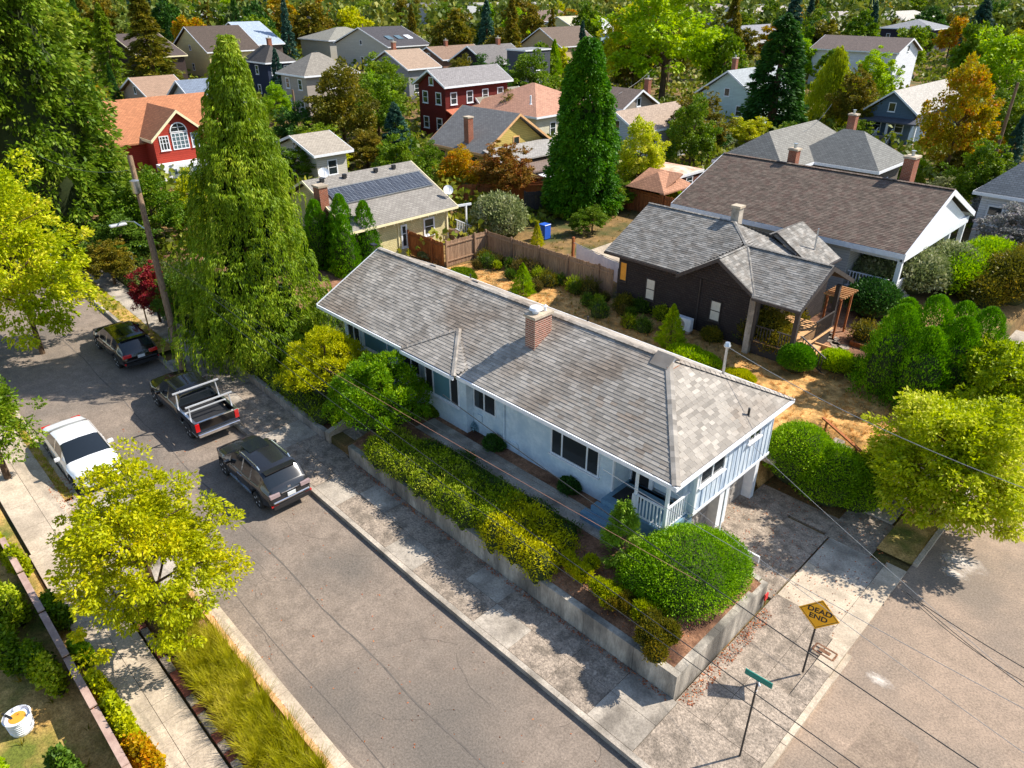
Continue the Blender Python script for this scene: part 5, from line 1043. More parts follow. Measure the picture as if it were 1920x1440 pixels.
b = MB(); b.obox(e_ + Vector((0, 0, .08)), (.0, -.38, 0), (.12, 0, 0), (0, 0, .06)); b.build('lamp_head', M_lamp, arm, bevel=.03)
yst = empty('marker_stake', 'thin yellow stake standing on the far pavement near the utility pole', 'stake', (-38.5, 10.9, sz(-38.5) + .15)); MB().box(-.03, .03, -.03, .03, 0, 1.5).build('stake', M_woody, yst); MB().box(-.09, .09, -.09, .09, 0, .05).build('foot', M_woody, yst)
rx_, ry_ = gp(1849, 342)[:2]
t2, top2 = pole('tall leaning utility pole at the right edge with low crossarm', *P(1850, 342, 1.5), 1.5, hgt(*P(1850, 342, 1.5), 155) - 1.5, .17, (0, 0), (), None)
t3, top3 = pole('thin utility pole in front of the grey two storey house', *P(563, 276, 1.6), 1.6, hgt(*P(563, 276, 1.6), 168) - 1.6, .16)
t4, top4 = pole('utility pole with crossarm beside the brown shingled house in the distance', *P(686, 122, 1.6), 1.6, hgt(*P(686, 122, 1.6), 45) - 1.6, .2)
t5, top5 = pole('utility pole with grey transformer in front of the bright green tree', *P(1250, 168, 1.6), 1.6, hgt(*P(1250, 168, 1.6), 57) - 1.6, .2, (0, 0), (), 6.6)
t6, top6 = pole('utility pole between the far bluish roof and grey house', *P(536, 100, 1.6), 1.6, hgt(*P(536, 100, 1.6), 47) - 1.6, .25)
t7, top7 = pole('rusty brown leaning pole beside the giant conifer at the left edge', *P(45, 392, 1.6), 1.6, 8.0, .16, (Vector((*P(8, 280, 8), 0)) - Vector((*P(45, 392, 1.6), 0))).to_tuple()[:2])
t8, top8 = pole('distant pole with crossarm above the golden tree', *P(372, 62, 1.6), 1.6, hgt(*P(372, 62, 1.6), 15) - 1.6, .3, cross=(9,))
t9, top9 = pole('distant pole above the white barn like house', *P(1652, 30, 1.6), 1.6, hgt(*P(1652, 30, 1.6), 2) - 1.6, .3)
def wire(label, a, c, sag=.4, r=.014, mat=None, group='overhead wires'):
    a, c = Vector(a), Vector(c); n = 16; pts = [a.lerp(c, i / n) - Vector((0, 0, 4 * sag * (i / n) * (1 - i / n))) for i in range(n + 1)]
    o = MB().tube(pts, r * .62, 5, False).build('overhead_wire', mat or M_wire, None); return tag(o, label, 'wire', group)
def W(u, v, z): return (*P(u, v, z), z)
wire('black overhead wire crossing above the clipped mound down to the lower right', W(830, 740, 8.5), W(1850, 1450, 7.5), .1, .016)
wire('upper of two black wires crossing over the street name sign', W(400, 560, 8.6), W(1640, 1460, 7.2), .1, .014)
wire('lower of two black wires crossing over the street name sign', W(390, 575, 8.6), W(1600, 1460, 7.2), .15, .012)
wire('grey cable sagging from the tall pole across the juniper', W(300, 485, 8), W(1180, 1000, 7.), .25, .008, M_wire)
wire('lower grey cable sagging from the tall pole over the pavement hedge', W(306, 490, 8), W(1200, 1055, 6.6), .2, .007, M_wire)
wire('reddish cable running above the garden path', W(610, 690, 6.5), W(1310, 1090, 6.), .05, .010, rough('copper_cable', srgb((150, 104, 84)), srgb((176, 128, 104)), 3, 0, .7))
wire('steepest thin wire over the side street at the right', W(1700, 1110, 7.5), W(1950, 1310, 7.5), .05, .01)
wire('thick wire over the side street at the right', W(1690, 1105, 7.5), W(1960, 1275, 7.5), .05, .013); wire('lower thin wire over the side street at the right', W(1695, 1110, 7.5), W(1960, 1300, 7.5), .15, .01)
wire('thin wire slanting over the bright driveway slab to the right edge', W(1130, 880, 7.8), W(1960, 1350, 7.2), .1, .009, M_wireg); wire('long thin wire over the driveway and side street', W(1210, 880, 7.8), W(1960, 1440, 7.2), .1, .008, M_wireg)
wire('service cable from the roof mast across the dry lawn', (mx, my, 6.2), W(1960, 930, 5.5), .3, .018, M_wireg)
wire('service cable leaving the garage corner over the driveway', W(1395, 820, 5.2), W(1960, 1322, 4.5), .1, .010, M_wireg)
wire('wire from the transformer pole down to the stone chimney house', top5 - Vector((0, 0, 2.6)), W(1160, 176, 6.5), .8, .03, M_wireg)
wire('wire from the right edge pole down through the autumn tree', top2 - Vector((0, 0, 3)), W(1795, 235, 6), .6, .025, M_wireg)
wire('cable from the roof chimney vent up to the conifers', W(1505, 248, 7.6), W(1560, 195, 9.5), .3, .025, M_wireg)
wire('grey wire across the giant conifer towards the tall pole', W(20, 260, 9), top1 - Vector((0, 0, .6)), .8, .014, M_wireg)
# ---------------------------------------------------------------- fences and garden things
def fence(label, pts, z0, h, mat, board=.14, name='board_fence', posts=2.4, topr=False, jit=.03):
    t = empty(name, label, 'fence')
    for a, c in zip(pts, pts[1:]):
        a, c = Vector((*a, 0)), Vector((*c, 0)); d = c - a; L = d.length; d /= L; n = Vector((-d.y, d.x, 0)); k = 0; x = 0
        while x < L - .05:
            p = a + d * (x + board / 2); hh = h + random.uniform(-jit, jit); zz = z0(p.x, p.y) if callable(z0) else z0; b = MB(); b.obox(p + Vector((0, 0, zz + hh / 2)) + n * random.uniform(-.008, .008), d * (board / 2 - .006), n * .012, (0, 0, hh / 2)); b.build('fence_board', mat, t); x += board
        x = 0
        while x <= L + .01:
            p = a + d * min(x, L); zz = z0(p.x, p.y) if callable(z0) else z0; MB().obox(p + Vector((0, 0, zz + (h + .12) / 2)) - n * .07, d * .05, n * .05, (0, 0, (h + .12) / 2)).build('fence_post', mat, t); x += posts
        for zr_ in (.35, h - .25):
            b = MB(); b.bar(a + Vector((0, 0, (z0(a.x, a.y) if callable(z0) else z0) + zr_)) - n * .04, c + Vector((0, 0, (z0(c.x, c.y) if callable(z0) else z0) + zr_)) - n * .04, .05, .08); b.build('fence_rail', mat, t)
    return t
M_fgrey = rough('grey_fence_wood', srgb((124, 98, 78)), srgb((172, 140, 112)), 3, .4, .9, isl=.2, streak=(6, 6, .8))
fence('weathered grey brown board fence along the dry back lawn of the blue house', [(-34.3, 28.1), (-34.2, 31.6), (-23.6, 31.6)], 1.35, 1.65, M_fgrey)
fence('short red brown gate panel joining the cream house to the grey fence', [(-37.9, 28.0), (-34.45, 28.0)], 1.35, 1.6, M_woodr, .16)
fence('dark fence screening the blue bin in the yard beyond', [(-39.5, 40.6), (-37.2, 45.2), (-34.8, 45.8)], 1.35, 1.7, M_char, .16)
fence('red brown board fence behind the garden shrubs and the tan gazebo', [(-36.6, 47.4), (-33.5, 47.6), (-27.5, 47.2)], 1.35, 1.7, M_woodr, .16)
fence('orange brown fence under the autumn tree beyond the cream house', [(-47, 36), (-43.5, 41), (-40.6, 45)], 1.4, 1.6, M_woodr, .18)
M_redf = rough('faded_fence_top', srgb((150, 122, 112)), srgb((186, 160, 146)), 3, .3, .9)
rf_ = empty('garden_wall', 'low weathered board wall with a flat capping along the left front garden', 'wall')
x = -9.6
while x > -24.5: MB().box(x - .14, x - .004, .9, .93, sz(x), sz(x) + .86 + random.uniform(-.01, .01)).build('fence_board', M_woodr, rf_); x -= .14
for k in range(7): x0 = -9.6 - k * 2.15; MB().obox((x0 - 1.075, .93, sz(x0 - 1) + .9), (1.07, 0, -1.07 * (sz(x0 - 2.15) - sz(x0)) / -2.15 * -1 if False else 0), (0, .09, 0), (0, 0, .02)).build('capping', M_redf, rf_)
fence('orange brown fence at the far end of the street', [(-70, 12), (-66, 16)], 1.6, 1.5, rough('orange_fence', srgb((206, 130, 50)), srgb((230, 160, 70)), 3, .3, .9), .16)
# bin, sheet on a line, post
bx_, by_ = P(1021, 447, 1.4); t = empty('wheelie_bin', 'blue wheeled bin standing against the dark fence', 'bin', (bx_, by_, 1.38)); M_bin = plain('blue_plastic', (.02, .10, .5), .4)
b = MB(); b.prism([(-.3, -.3, 1.0), (.3, -.3, 1.0), (.3, .3, 1.0), (-.3, .3, 1.0)], .95); b.build('body', M_bin, t); b = MB(); b.box(-.33, .33, -.35, .33, 1.0, 1.08); b.build('lid', M_bin, t, bevel=.03)
for s in (-1, 1): b = MB(); b.lathe((s * .25, .3, .12), [(.12, -.03), (.12, .03)], 12, 'x'); b.build('wheel', M_tyre, t)
x0, y0 = P(1092, 470, 2.9); x1, y1 = P(1150, 505, 2.5); MBs = MB(); n = 14
tp = [Vector((-28.6, 34.2, 2.75)).lerp(Vector((-24.2, 33.2, 2.75)), k / n) for k in range(n + 1)]; tp = [p + Vector((.0, .06 * math.sin(i * 1.7), .03 * math.sin(i * 2.6))) for i, p in enumerate(tp)]
tsh = empty('tarpaulin', 'white sheet hung like a curtain between posts beside the charcoal house', 'tarpaulin'); 
for k in range(n): a, c = tp[k], tp[k + 1]; MBs.face([a - Vector((0, 0, 1.25)), c - Vector((0, 0, 1.25)), c, a]); MBs.face([c + Vector((0, .02, 0)), a + Vector((0, .02, 0)), a + Vector((0, .02, -1.25)), c + Vector((0, .02, -1.25))])
MBs.build('sheet', M_white, tsh)
MB().box(-29.0, -28.85, 34.2, 34.35, 1.35, 3.15).build('post', M_woodr, tsh); MB().bar((-28.9, 34.25, 2.8), (-24.0, 33.2, 2.8), .03).build('line', M_wireg, tsh)
pg = empty('patio', 'pale boarded patio deck between the charcoal house and the red brown fence', 'patio'); 
for k in range(10): MB().box(-29.8 + k * .6, -29.8 + k * .6 + .58, 36.0, 44.5, 1.36, 1.44).build('deck_board', M_concL, pg)
# handrail beside the yard steps
a, c = Vector((*P(1543, 783, 2.35), 2.35)), Vector((*P(1614, 846, 1.9), 1.9)); t = empty('timber_handrail', 'red brown timber handrail sloping down beside the yard steps behind the clipped hedge', 'handrail'); MB().bar(a, c, .12, .06).build('rail', M_woodr, t)
b = MB(); b.bar(a.lerp(c, .12), Vector((a.lerp(c, .12).x, a.lerp(c, .12).y, 1.2)), .08); b.build('post', M_woodr, t); b = MB(); b.bar(a.lerp(c, .9), Vector((a.lerp(c, .9).x, a.lerp(c, .9).y, .9)), .08); b.build('post', M_woodr, t)
a, c = P(1532, 818, 1.2), P(1575, 858, 1.0); t = empty('yard_steps', 'concrete steps with a pale edge beside the timber handrail', 'steps')
MB().obox(((a[0] + c[0]) / 2, (a[1] + c[1]) / 2, 1.1), (abs(c[0] - a[0]) / 2 + .1, -.5, 0), (.05, .07, 0), (0, 0, .25)).build('side_wall', M_concL, t)
for k in range(4): MB().box(-8.0 + k * .32, -7.6 + k * .32, 25.2, 26.2, .8, 1.3 - k * .17).build('step', M_conc2, t)
# raised bed, stepping stones
x, y, z = gp(1636, 650); t = empty('raised_garden_bed', 'small timber framed garden bed near the columnar conifers', 'garden bed', (x, y, z))
for (a0, a1, c0, c1) in ((-.9, .9, -.7, -.64), (-.9, .9, .64, .7), (-.9, -.84, -.64, .64), (.84, .9, -.64, .64)): MB().box(a0, a1, c0, c1, 0, .24).build('side_board', M_woodr, t)
MB().box(-.83, .83, -.63, .63, 0, .14).build('soil', M_soil, t)
ss = tag(link('stepping_stones', None), kind='structure')
for i in range(22):
    u = 1545 + (i % 11) * 6 + random.uniform(-6, 6); v = 612 + (i % 11) * 8 + (i // 11) * 10; x, y, z = gp(u, v); n = 7; r = random.uniform(.2, .32); b = MB(); b.prism([(x + r * math.cos(2 * math.pi * k / n) * random.uniform(.8, 1.1), y + r * math.sin(2 * math.pi * k / n) * random.uniform(.8, 1.1), z + .05) for k in range(n)], .06); b.build('stone', M_conc2, ss)
# things in the left front garden
x, y = -17.5, -.55; t = empty('plastic_tub', 'white ribbed plastic tub with a dark bar across it in the left front garden', 'tub', (x, y, sz(x) + .02))
b = MB(); b.lathe((0, 0, 0), [(.26, 0), (.3, .5), (.33, .52), (.3, .53), (.27, .45), (.02, .45)], 20); b.build('tub', M_white, t, smooth=True); b = MB()
for k in range(6): b.lathe((0, 0, .08 + k * .07), [(.275 + k * .004, 0), (.285 + k * .004, .012), (.275 + k * .004, .024)], 20)
b.build('rib', M_white, t); MB().lathe((0, 0, .46), [(.2, 0), (.19, .01)], 14).build('soil', M_orange, t); MB().bar((-.5, -.25, .35), (.3, -.1, .8), .05).build('bar', M_black, t)
a, c = Vector((*P(228, 492, 2.6), 2.6)), Vector((*P(262, 462, 2.8), 2.8)); t = empty('blue_railing', 'pale blue painted rail slanting out of the shrubs behind the far pavement', 'railing'); MB().bar(a, c, .1, .1).build('rail', M_teal_p if 'M_teal_p' in globals() else plain('blue_paint', (.12, .32, .5), .5), t); MB().bar(a.lerp(c, .5), a.lerp(c, .5) - Vector((0, 0, 1.4)), .08).build('post', plain('blue_paint', (.12, .32, .5), .5), t)
# ---------------------------------------------------------------- leaves
def unit(a): return a / (np.linalg.norm(a, axis=1, keepdims=True) + 1e-9)
def rdir(n): return unit(rng.normal(size=(n, 3)))
def quads(C, A, L, Wd, bend=.25):
    n = len(C); L = np.broadcast_to(np.asarray(L, float).reshape(-1, 1), (n, 1)); Wd = np.broadcast_to(np.asarray(Wd, float).reshape(-1, 1), (n, 1))
    A = unit(A); B = unit(np.cross(A, rdir(n))); N = np.cross(A, B); s = rng.uniform(.7, 1.25, (n, 1)); a = A * L * s / 2; b = B * Wd * s / 2
    V = np.stack([C - a, C + b + N * Wd * bend * .5 - a * .15, C + a, C - b + N * Wd * bend * .5 - a * .15], 1); return V
def leafmesh(name, Q, mat):
    V = np.concatenate(Q).reshape(-1, 3).astype('f'); n = len(V) // 4; me = bpy.data.meshes.new(name); me.vertices.add(len(V)); me.vertices.foreach_set('co', V.ravel())
    me.loops.add(n * 4); me.loops.foreach_set('vertex_index', np.arange(n * 4, dtype='i')); me.polygons.add(n); me.polygons.foreach_set('loop_start', np.arange(0, n * 4, 4, dtype='i'))
    me.update(calc_edges=True); me.materials.append(mat); return me
LM = lambda nm, a, b_, c, tr=.35, big=.35: leafmat(nm, srgb(a)[:3], srgb(b_)[:3], srgb(c)[:3], tr, big)
L_green = LM('leaf_green', (66, 96, 26), (104, 136, 38), (160, 172, 62)); L_deep = LM('leaf_deep_green', (36, 68, 28), (56, 98, 36), (96, 136, 52), .25)
L_yg = LM('leaf_yellow_green', (122, 146, 22), (176, 186, 30), (222, 216, 62), .4); L_lime = LM('leaf_lime', (104, 150, 20), (142, 182, 26), (190, 210, 50), .4)
L_gold = LM('leaf_golden', (112, 142, 32), (174, 192, 54), (232, 228, 122), .4); L_aut = LM('leaf_autumn', (122, 128, 30), (190, 168, 40), (206, 110, 56), .4, .8)
L_olive = LM('leaf_olive', (70, 78, 24), (118, 116, 38), (170, 146, 56), .35, .5); L_spruce = LM('leaf_blue_spruce', (36, 66, 58), (58, 92, 78), (96, 124, 104), .15)
L_ceda = LM('leaf_weeping_cedar', (58, 90, 24), (106, 140, 36), (176, 194, 76), .28, .6); L_arb = LM('leaf_arborvitae', (46, 90, 28), (76, 130, 36), (124, 168, 54), .28, .6)
L_mound = LM('leaf_clipped_mound', (78, 128, 18), (112, 164, 24), (158, 198, 42), .3, 1.2); L_rhod = LM('leaf_glossy_grey_green', (86, 104, 58), (134, 146, 94), (206, 204, 170), .25, .9)
L_yel = LM('leaf_bright_yellow', (220, 190, 20), (244, 214, 30), (250, 230, 80), .4); L_red = LM('leaf_dark_red', (96, 40, 34), (142, 60, 48), (126, 96, 54), .3, .9)
L_grass = LM('grass_blades', (116, 124, 26), (176, 174, 50), (226, 212, 106), .35, .5); L_dry = LM('dry_grass', (160, 124, 62), (208, 168, 98), (226, 196, 130), .3, .7)
M_core = rough('shade_core_dark', (.022, .036, .010), (.045, .06, .018), 5, .6, 1)  # dark colour painting the shade deep inside dense foliage
def broad(n, leaf, H=8., R_=3., z0=.1, nc=160, cr=.55, seed=1, flat=1., asp=.62, zl=.7):
    global rng; rng = np.random.default_rng(seed); D = rdir(nc); D[:, 2] = np.abs(D[:, 2]) * (1 + zl) - zl; D = unit(D); rad = rng.uniform(.30, 1, (nc, 1)) ** .5
    lob = 1 + .3 * np.sin(D[:, :1] * 5 + seed) * np.cos(D[:, 1:2] * 4.3 + seed * 2) + .12 * np.sin(D[:, 2:] * 9); zc = H * (z0 + (1 - z0) * .48); hz = H * (1 - z0) * .52
    K = D * rad * lob * np.array([R_, R_, hz * flat]) * .92; K[:, 2] += zc; per = n // nc; k = np.repeat(np.arange(nc), per); crs = cr * rng.uniform(.6, 1.35, (nc, 1))[k]
    g = rdir(len(k)) * rng.uniform(.2, 1, (len(k), 1)) ** .5 * crs; g[:, 2] *= .7; C = K[k] + g; A = D[k] * .5 + unit(g) * .7 + rdir(len(k)) * .7 + np.array([0, 0, -.25]); return quads(C, A, leaf, leaf * asp)
def conifer(n, leaf, H=10., R_=2.4, seed=2, droop=.5, lev=26, hang=0., z0=.04, pw=.8, asp=.35, weep=False):
    global rng; rng = np.random.default_rng(seed); Q = []; nb = lev * 9; per = n // nb
    for i in range(nb):
        t = (i / nb) ** .85; z = H * (z0 + (1 - z0) * t); Rr = R_ * (1 - t) ** pw * rng.uniform(.72, 1.12) + .08; az = rng.uniform(0, 2 * math.pi); d = np.array([math.cos(az), math.sin(az), 0]); sd = np.array([-d[1], d[0], 0])
        s = rng.uniform(.15, 1, (per, 1)) ** .6; wid = .38 * (1 - s * .6) * Rr * .6; la = rng.normal(size=(per, 1)) * wid
        C = d * s * Rr + sd * la; C = np.concatenate([C[:, :2], (z - droop * Rr * s[:, :1] ** 1.6 * .8 + rng.normal(size=(per, 1)) * .07 - np.abs(la) * .25)], 1)
        if weep:
            m = np.maximum(1, rng.poisson(2, per)); dn = rng.uniform(0, 1, (per, 1)) * (.35 + hang * s); C[:, 2:] -= dn; A = np.array([0, 0, -1.]) + rdir(per) * .22 + d * .1
        else: A = d * .8 + sd * np.sign(la) * .5 + rdir(per) * .45 + np.array([0, 0, -.15 - droop * .3])
        Q.append(quads(C, A, leaf, leaf * asp))
    return np.concatenate(Q)
def column(n, leaf, H=8., R_=1.2, seed=3, spires=((0, 0, 1, 1),), up=1.0, asp=.4, pw=.55, lump=.12):
    global rng; rng = np.random.default_rng(seed); Q = []; tot = sum(s[2] * s[3] for s in spires)
    for (ox, oy, sr_, sh_) in spires:
        m = int(n * sr_ * sh_ / tot); t = rng.uniform(0, 1, (m, 1)) ** 1.25; az = rng.uniform(0, 2 * math.pi, (m, 1)); prof = (np.minimum(1, t * 6 + .55)) * (1 - t) ** pw
        Rr = R_ * sr_ * prof * (1 + lump * np.sin(az * 7 + t * 23 + seed) + lump * np.sin(az * 3 - t * 41)) * rng.uniform(.72, 1.03, (m, 1)) + .03; d = np.concatenate([np.cos(az), np.sin(az), np.zeros_like(az)], 1)
        C = d * Rr + np.array([ox * R_, oy * R_, 0]); C[:, 2:] = t * H * sh_ + .05; A = d * .55 + np.array([0, 0, up]) + rdir(m) * .45; Q.append(quads(C, A, leaf, leaf * asp))
    return np.concatenate(Q)
def mass(lumps, n, leaf, spike=.6, asp=.5, seed=4, upb=.3, rough_=.08, fuzz=0.):
    global rng; rng = np.random.default_rng(seed); Lm = np.array(lumps, float); ar = Lm[:, 3] * Lm[:, 4] + Lm[:, 5] * (Lm[:, 3] + Lm[:, 4]) / 2; Q = []
    for i, l in enumerate(Lm):
        m = int(n * ar[i] / ar.sum()); D = rdir(m); D[:, 2] = np.where(D[:, 2] < -.25, -D[:, 2], D[:, 2]); rr = 1 - rng.uniform(0, 1, (m, 1)) ** 2 * .2 + rng.normal(size=(m, 1)) * rough_; C = l[:3] + D * l[3:6] * rr
        keep = C[:, 2] > l[2] - l[5] * .5
        for j, o in enumerate(Lm):
            if j != i: keep &= (((C - o[:3]) / o[3:6]) ** 2).sum(1) > .72
        C, D = C[keep], D[keep]; N = unit(D / l[3:6]); A = N * spike + rdir(len(C)) * (1 - spike * .5) + np.array([0, 0, upb]); Q.append(quads(C, A, leaf, leaf * asp))
    return np.concatenate(Q)
def core(par, lumps, f=.84):  # solid dark hulls added behind the leaves, standing in for inner shade
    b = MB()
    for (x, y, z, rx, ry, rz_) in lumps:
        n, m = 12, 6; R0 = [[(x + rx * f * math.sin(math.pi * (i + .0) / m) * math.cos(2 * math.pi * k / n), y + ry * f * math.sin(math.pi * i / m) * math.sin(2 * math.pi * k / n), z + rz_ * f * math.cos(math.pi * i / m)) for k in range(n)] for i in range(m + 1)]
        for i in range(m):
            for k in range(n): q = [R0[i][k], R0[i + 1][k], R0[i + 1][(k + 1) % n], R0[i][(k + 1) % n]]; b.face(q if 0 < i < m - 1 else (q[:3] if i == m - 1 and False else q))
    return b.build('shade_core', M_core, par, smooth=True)
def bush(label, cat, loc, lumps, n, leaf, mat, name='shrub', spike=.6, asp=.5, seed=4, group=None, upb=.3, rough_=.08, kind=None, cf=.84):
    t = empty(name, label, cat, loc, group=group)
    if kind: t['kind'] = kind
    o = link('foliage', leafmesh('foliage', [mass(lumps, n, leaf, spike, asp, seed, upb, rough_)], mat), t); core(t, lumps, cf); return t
def clumpy(n, leaf, H, R_, seed, nc, cr, pw, asp=.5):
    """cone or column whose surface is broken into drooping clumps"""
    global rng; rng = np.random.default_rng(seed); t = rng.uniform(0, 1, (nc, 1)) ** 1.15; az = rng.uniform(0, 2 * math.pi, (nc, 1)); pf = np.minimum(1, t * 7 + .7) * (1 - t) ** pw
    Rr = R_ * pf * (1 + .10 * np.sin(az * 3 + t * 11) + .07 * np.sin(az * 7 - t * 29)) * rng.uniform(.5, 1, (nc, 1)) ** .45; d = np.concatenate([np.cos(az), np.sin(az), 0 * az], 1); K = d * Rr; K[:, 2:] = t * H * .98 + .3
    k = np.repeat(np.arange(nc), n // nc); c = cr * rng.uniform(.55, 1.3, (nc, 1))[k] * (.5 + .5 * pf[k]); g = rdir(len(k)) * rng.uniform(.1, 1, (len(k), 1)) ** .5 * c; g[:, 2] *= 1.15; C = K[k] + g; A = d[k] * .7 + unit(g) * .6 + rdir(len(k)) * .5 + np.array([0, 0, -.45]); return quads(C, A, leaf, leaf * asp)
def fronds(nf, m, leaf, H, R_, seed):
    """drooping fronds hung in tiers round a cone"""
    global rng; rng = np.random.default_rng(seed); t = rng.uniform(0, 1, (nf, 1)) ** 1.2 * .985; az = rng.uniform(0, 2 * math.pi, (nf, 1)); Rr = R_ * (np.minimum(1, t * 5 + .72)) * (1 - t) ** .78 * (1 + .10 * np.sin(az * 4 + t * 17) + .11 * np.sin(t * 62 + az * 2)) * rng.uniform(.5, 1.05, (nf, 1)) ** .6 + .12
    d = np.concatenate([np.cos(az), np.sin(az), 0 * az], 1); sd = np.concatenate([-np.sin(az), np.cos(az), 0 * az], 1); L = rng.uniform(.7, 1.7, (nf, 1)) * (.45 + .55 * (1 - t)); out = rng.uniform(.15, .5, (nf, 1)) * (.4 + .6 * (1 - t)); B0 = d * (Rr - out); B0[:, 2:] = t * H + .9
    k = np.repeat(np.arange(nf), m); s = np.tile(np.linspace(0, 1, m), nf)[:, None] * rng.uniform(.9, 1.1, (nf * m, 1)); wd = (.30 - .2 * s) * rng.uniform(.6, 1.3, (nf, 1))[k]
    C = B0[k] + d[k] * out[k] * np.sin(np.minimum(s * 2.2, 1.57)) + sd[k] * rng.normal(size=(len(k), 1)) * wd * .55; C[:, 2:] += .12 * np.sin(s * 4) - L[k] * s ** 1.7; A = d[k] * (1 - s) * .7 + np.array([0, 0, -1.]) * (.25 + s) + sd[k] * rng.normal(size=(len(k), 1)) * .35 + rdir(len(k)) * .15; return quads(C, A, leaf * (1.25 - .4 * s), leaf * .24)
# prototypes
PR = {}
def proto(k):
    if k in PR: return PR[k]
    if k.startswith('broad'): i = int(k[5:] or 0); Q = broad(15000, .24, nc=(150, 190, 230)[i % 3], cr=(.62, .52, .5)[i % 3], seed=11 + i); H, r = 8, 3
    elif k.startswith('far') and k != 'farfir': i = int(k[3:] or 0); Q = broad(4200, .5, nc=70, cr=.75, seed=21 + i); H, r = 8, 3
    elif k == 'fir': Q = conifer(16000, .32, 10, 2.4, 31, .35, asp=.3); H, r = 10, 2.4
    elif k == 'farfir': Q = conifer(4500, .6, 10, 2.4, 32, .35, 18, asp=.4); H, r = 10, 2.4
    elif k == 'col': Q = clumpy(18000, .22, 8, 1.3, 33, 420, .28, .5); H, r = 8, 1.3
    elif k == 'cone': Q = column(14000, .22, 8, 2.0, 34, pw=.8, up=.6, lump=.16); H, r = 8, 2
    elif k == 'weepy': Q = conifer(20000, .34, 9, 3.6, 35, .7, 22, 1.2, .25, .5, .22, True); H, r = 9, 3.6
    PR[k] = (leafmesh('crown_' + k, [Q], L_green), H, r); return PR[k]
trunk_me = {}
def trunkmesh(kind):
    if kind in trunk_me: return trunk_me[kind]
    b = MB(); random.seed(5)
    if kind == 'b':
        b.tube([(0, 0, -.3), (.03, 0, 1.5), (-.05, .05, 3.2), (.0, 0, 5.5)], [.2, .16, .12, .05], 7)
        for k in range(9): a = k * 2.4; z = 1.8 + k * .38; L = 1.9 - k * .1; b.tube([(0, 0, z), (math.cos(a) * L * .5, math.sin(a) * L * .5, z + .7), (math.cos(a) * L, math.sin(a) * L, z + 1.1)], [.07, .045, .02], 5)
    else: b.tube([(0, 0, -.3), (0, 0, 4), (0, 0, 9)], [.22, .14, .03], 7)
    o = b.build('trunk', M_bark); trunk_me[kind] = o.data; bpy.data.objects.remove(o); return trunk_me[kind]
ALLT = []
def tree(label, x, y, z, h, r, k, mat, cat='tree', name=None, group=None, rz_=None):
    me, H, R0 = proto(k); con = k in ('fir', 'farfir', 'col', 'cone', 'weepy'); name = name or ('conifer_tree' if con else 'broadleaf_tree'); rz_ = random.uniform(0, 6.28) if rz_ is None else rz_
    t = empty(name, label, cat, (x, y, z), group=group); sc = (r / R0, r / R0, h / H)
    o = link('crown', me, t); o.scale = sc; o.rotation_euler.z = rz_; o.material_slots[0].link = 'OBJECT'; o.material_slots[0].material = mat
    q = link('trunk', trunkmesh('c' if con else 'b'), t); q.scale = (sc[0], sc[0], sc[2] * (.85 if con else 1)); q.rotation_euler.z = rz_; ALLT.append((x, y, r)); return t
def T(label, u, vb, vt, w, k, mat, z=1.5, **kw):
    x, y = P(u, vb, z); h = max(1.5, hgt(x, y, vt) - z); d = proj(x, y, z + h * .5)[2]; r = w / 2 * d / FP; x2, y2 = x, y
    return tree(label, x, y, z, h * 1.02, r, k, mat, **kw)
# ---------------------------------------------------------------- the big plants near the camera
def fgtree(label, x, y, z, h, r, n, leaf, mat, seed, nc=260, cr=.42, z0=.2, limbs=14, name='broadleaf_tree', asp=.5, flat=1.):
    t = empty(name, label, 'tree', (x, y, z)); link('crown', leafmesh('crown', [broad(n, leaf, h, r, z0, nc, cr, seed, flat, asp)], mat), t); b = MB(); b.tube([(0, 0, -.2), (.04, 0, h * .3), (-.05, .05, h * .75)], [.13, .1, .03], 8)
    for k in range(limbs): a = k * 2.4; zz = h * (.22 + .5 * k / limbs); L = r * .85 * (1 - .4 * k / limbs); b.tube([(0, 0, zz), (math.cos(a) * L * .5, math.sin(a) * L * .5, zz + h * .1), (math.cos(a) * L, math.sin(a) * L, zz + h * .14)], [.05, .03, .012], 5)
    b.build('trunk', M_bark, t); return t
x, y = P(270, 1050, 3.0); fgtree('yellow green street tree in the left planting strip in front of the white sedan', x, y, sz(x) + .1, 5.5, 2.35, 36000, .12, LM('leaf_street_tree', (128, 148, 18), (186, 192, 30), (230, 214, 60), .4, .6), 3, nc=430, cr=.32, z0=.08)
x, y = P(30, 520, 5.0); fgtree('bright yellow green maple leaning in from the left edge over the street', x, y, .9, 9.4, 3.3, 32000, .2, LM('leaf_left_maple', (102, 136, 28), (160, 182, 44), (220, 216, 90), .4, .5), 8, nc=260, cr=.6, z0=.02, name='maple_tree')
x, y = P(-25, 800, 3); fgtree('green tree whose leaves just enter at the left edge beside the white sedan', x, y, .6, 4.5, 1.4, 9000, .14, L_green, 9, nc=120, cr=.35, z0=.2)
x, y = P(1785, 870, 2.7); fgtree('broad golden green maple in the planting strip over the side street', x, y, .1, 4.9, 2.75, 52000, .15, L_gold, 12, nc=560, cr=.4, z0=.06, name='maple_tree')
x, y = P(1870, 735, 2.6); fgtree('second golden green street tree behind the broad maple at the right edge', x, y, .1, 4.4, 2.3, 30000, .17, L_gold, 13, nc=320, cr=.42, z0=.04, name='maple_tree')
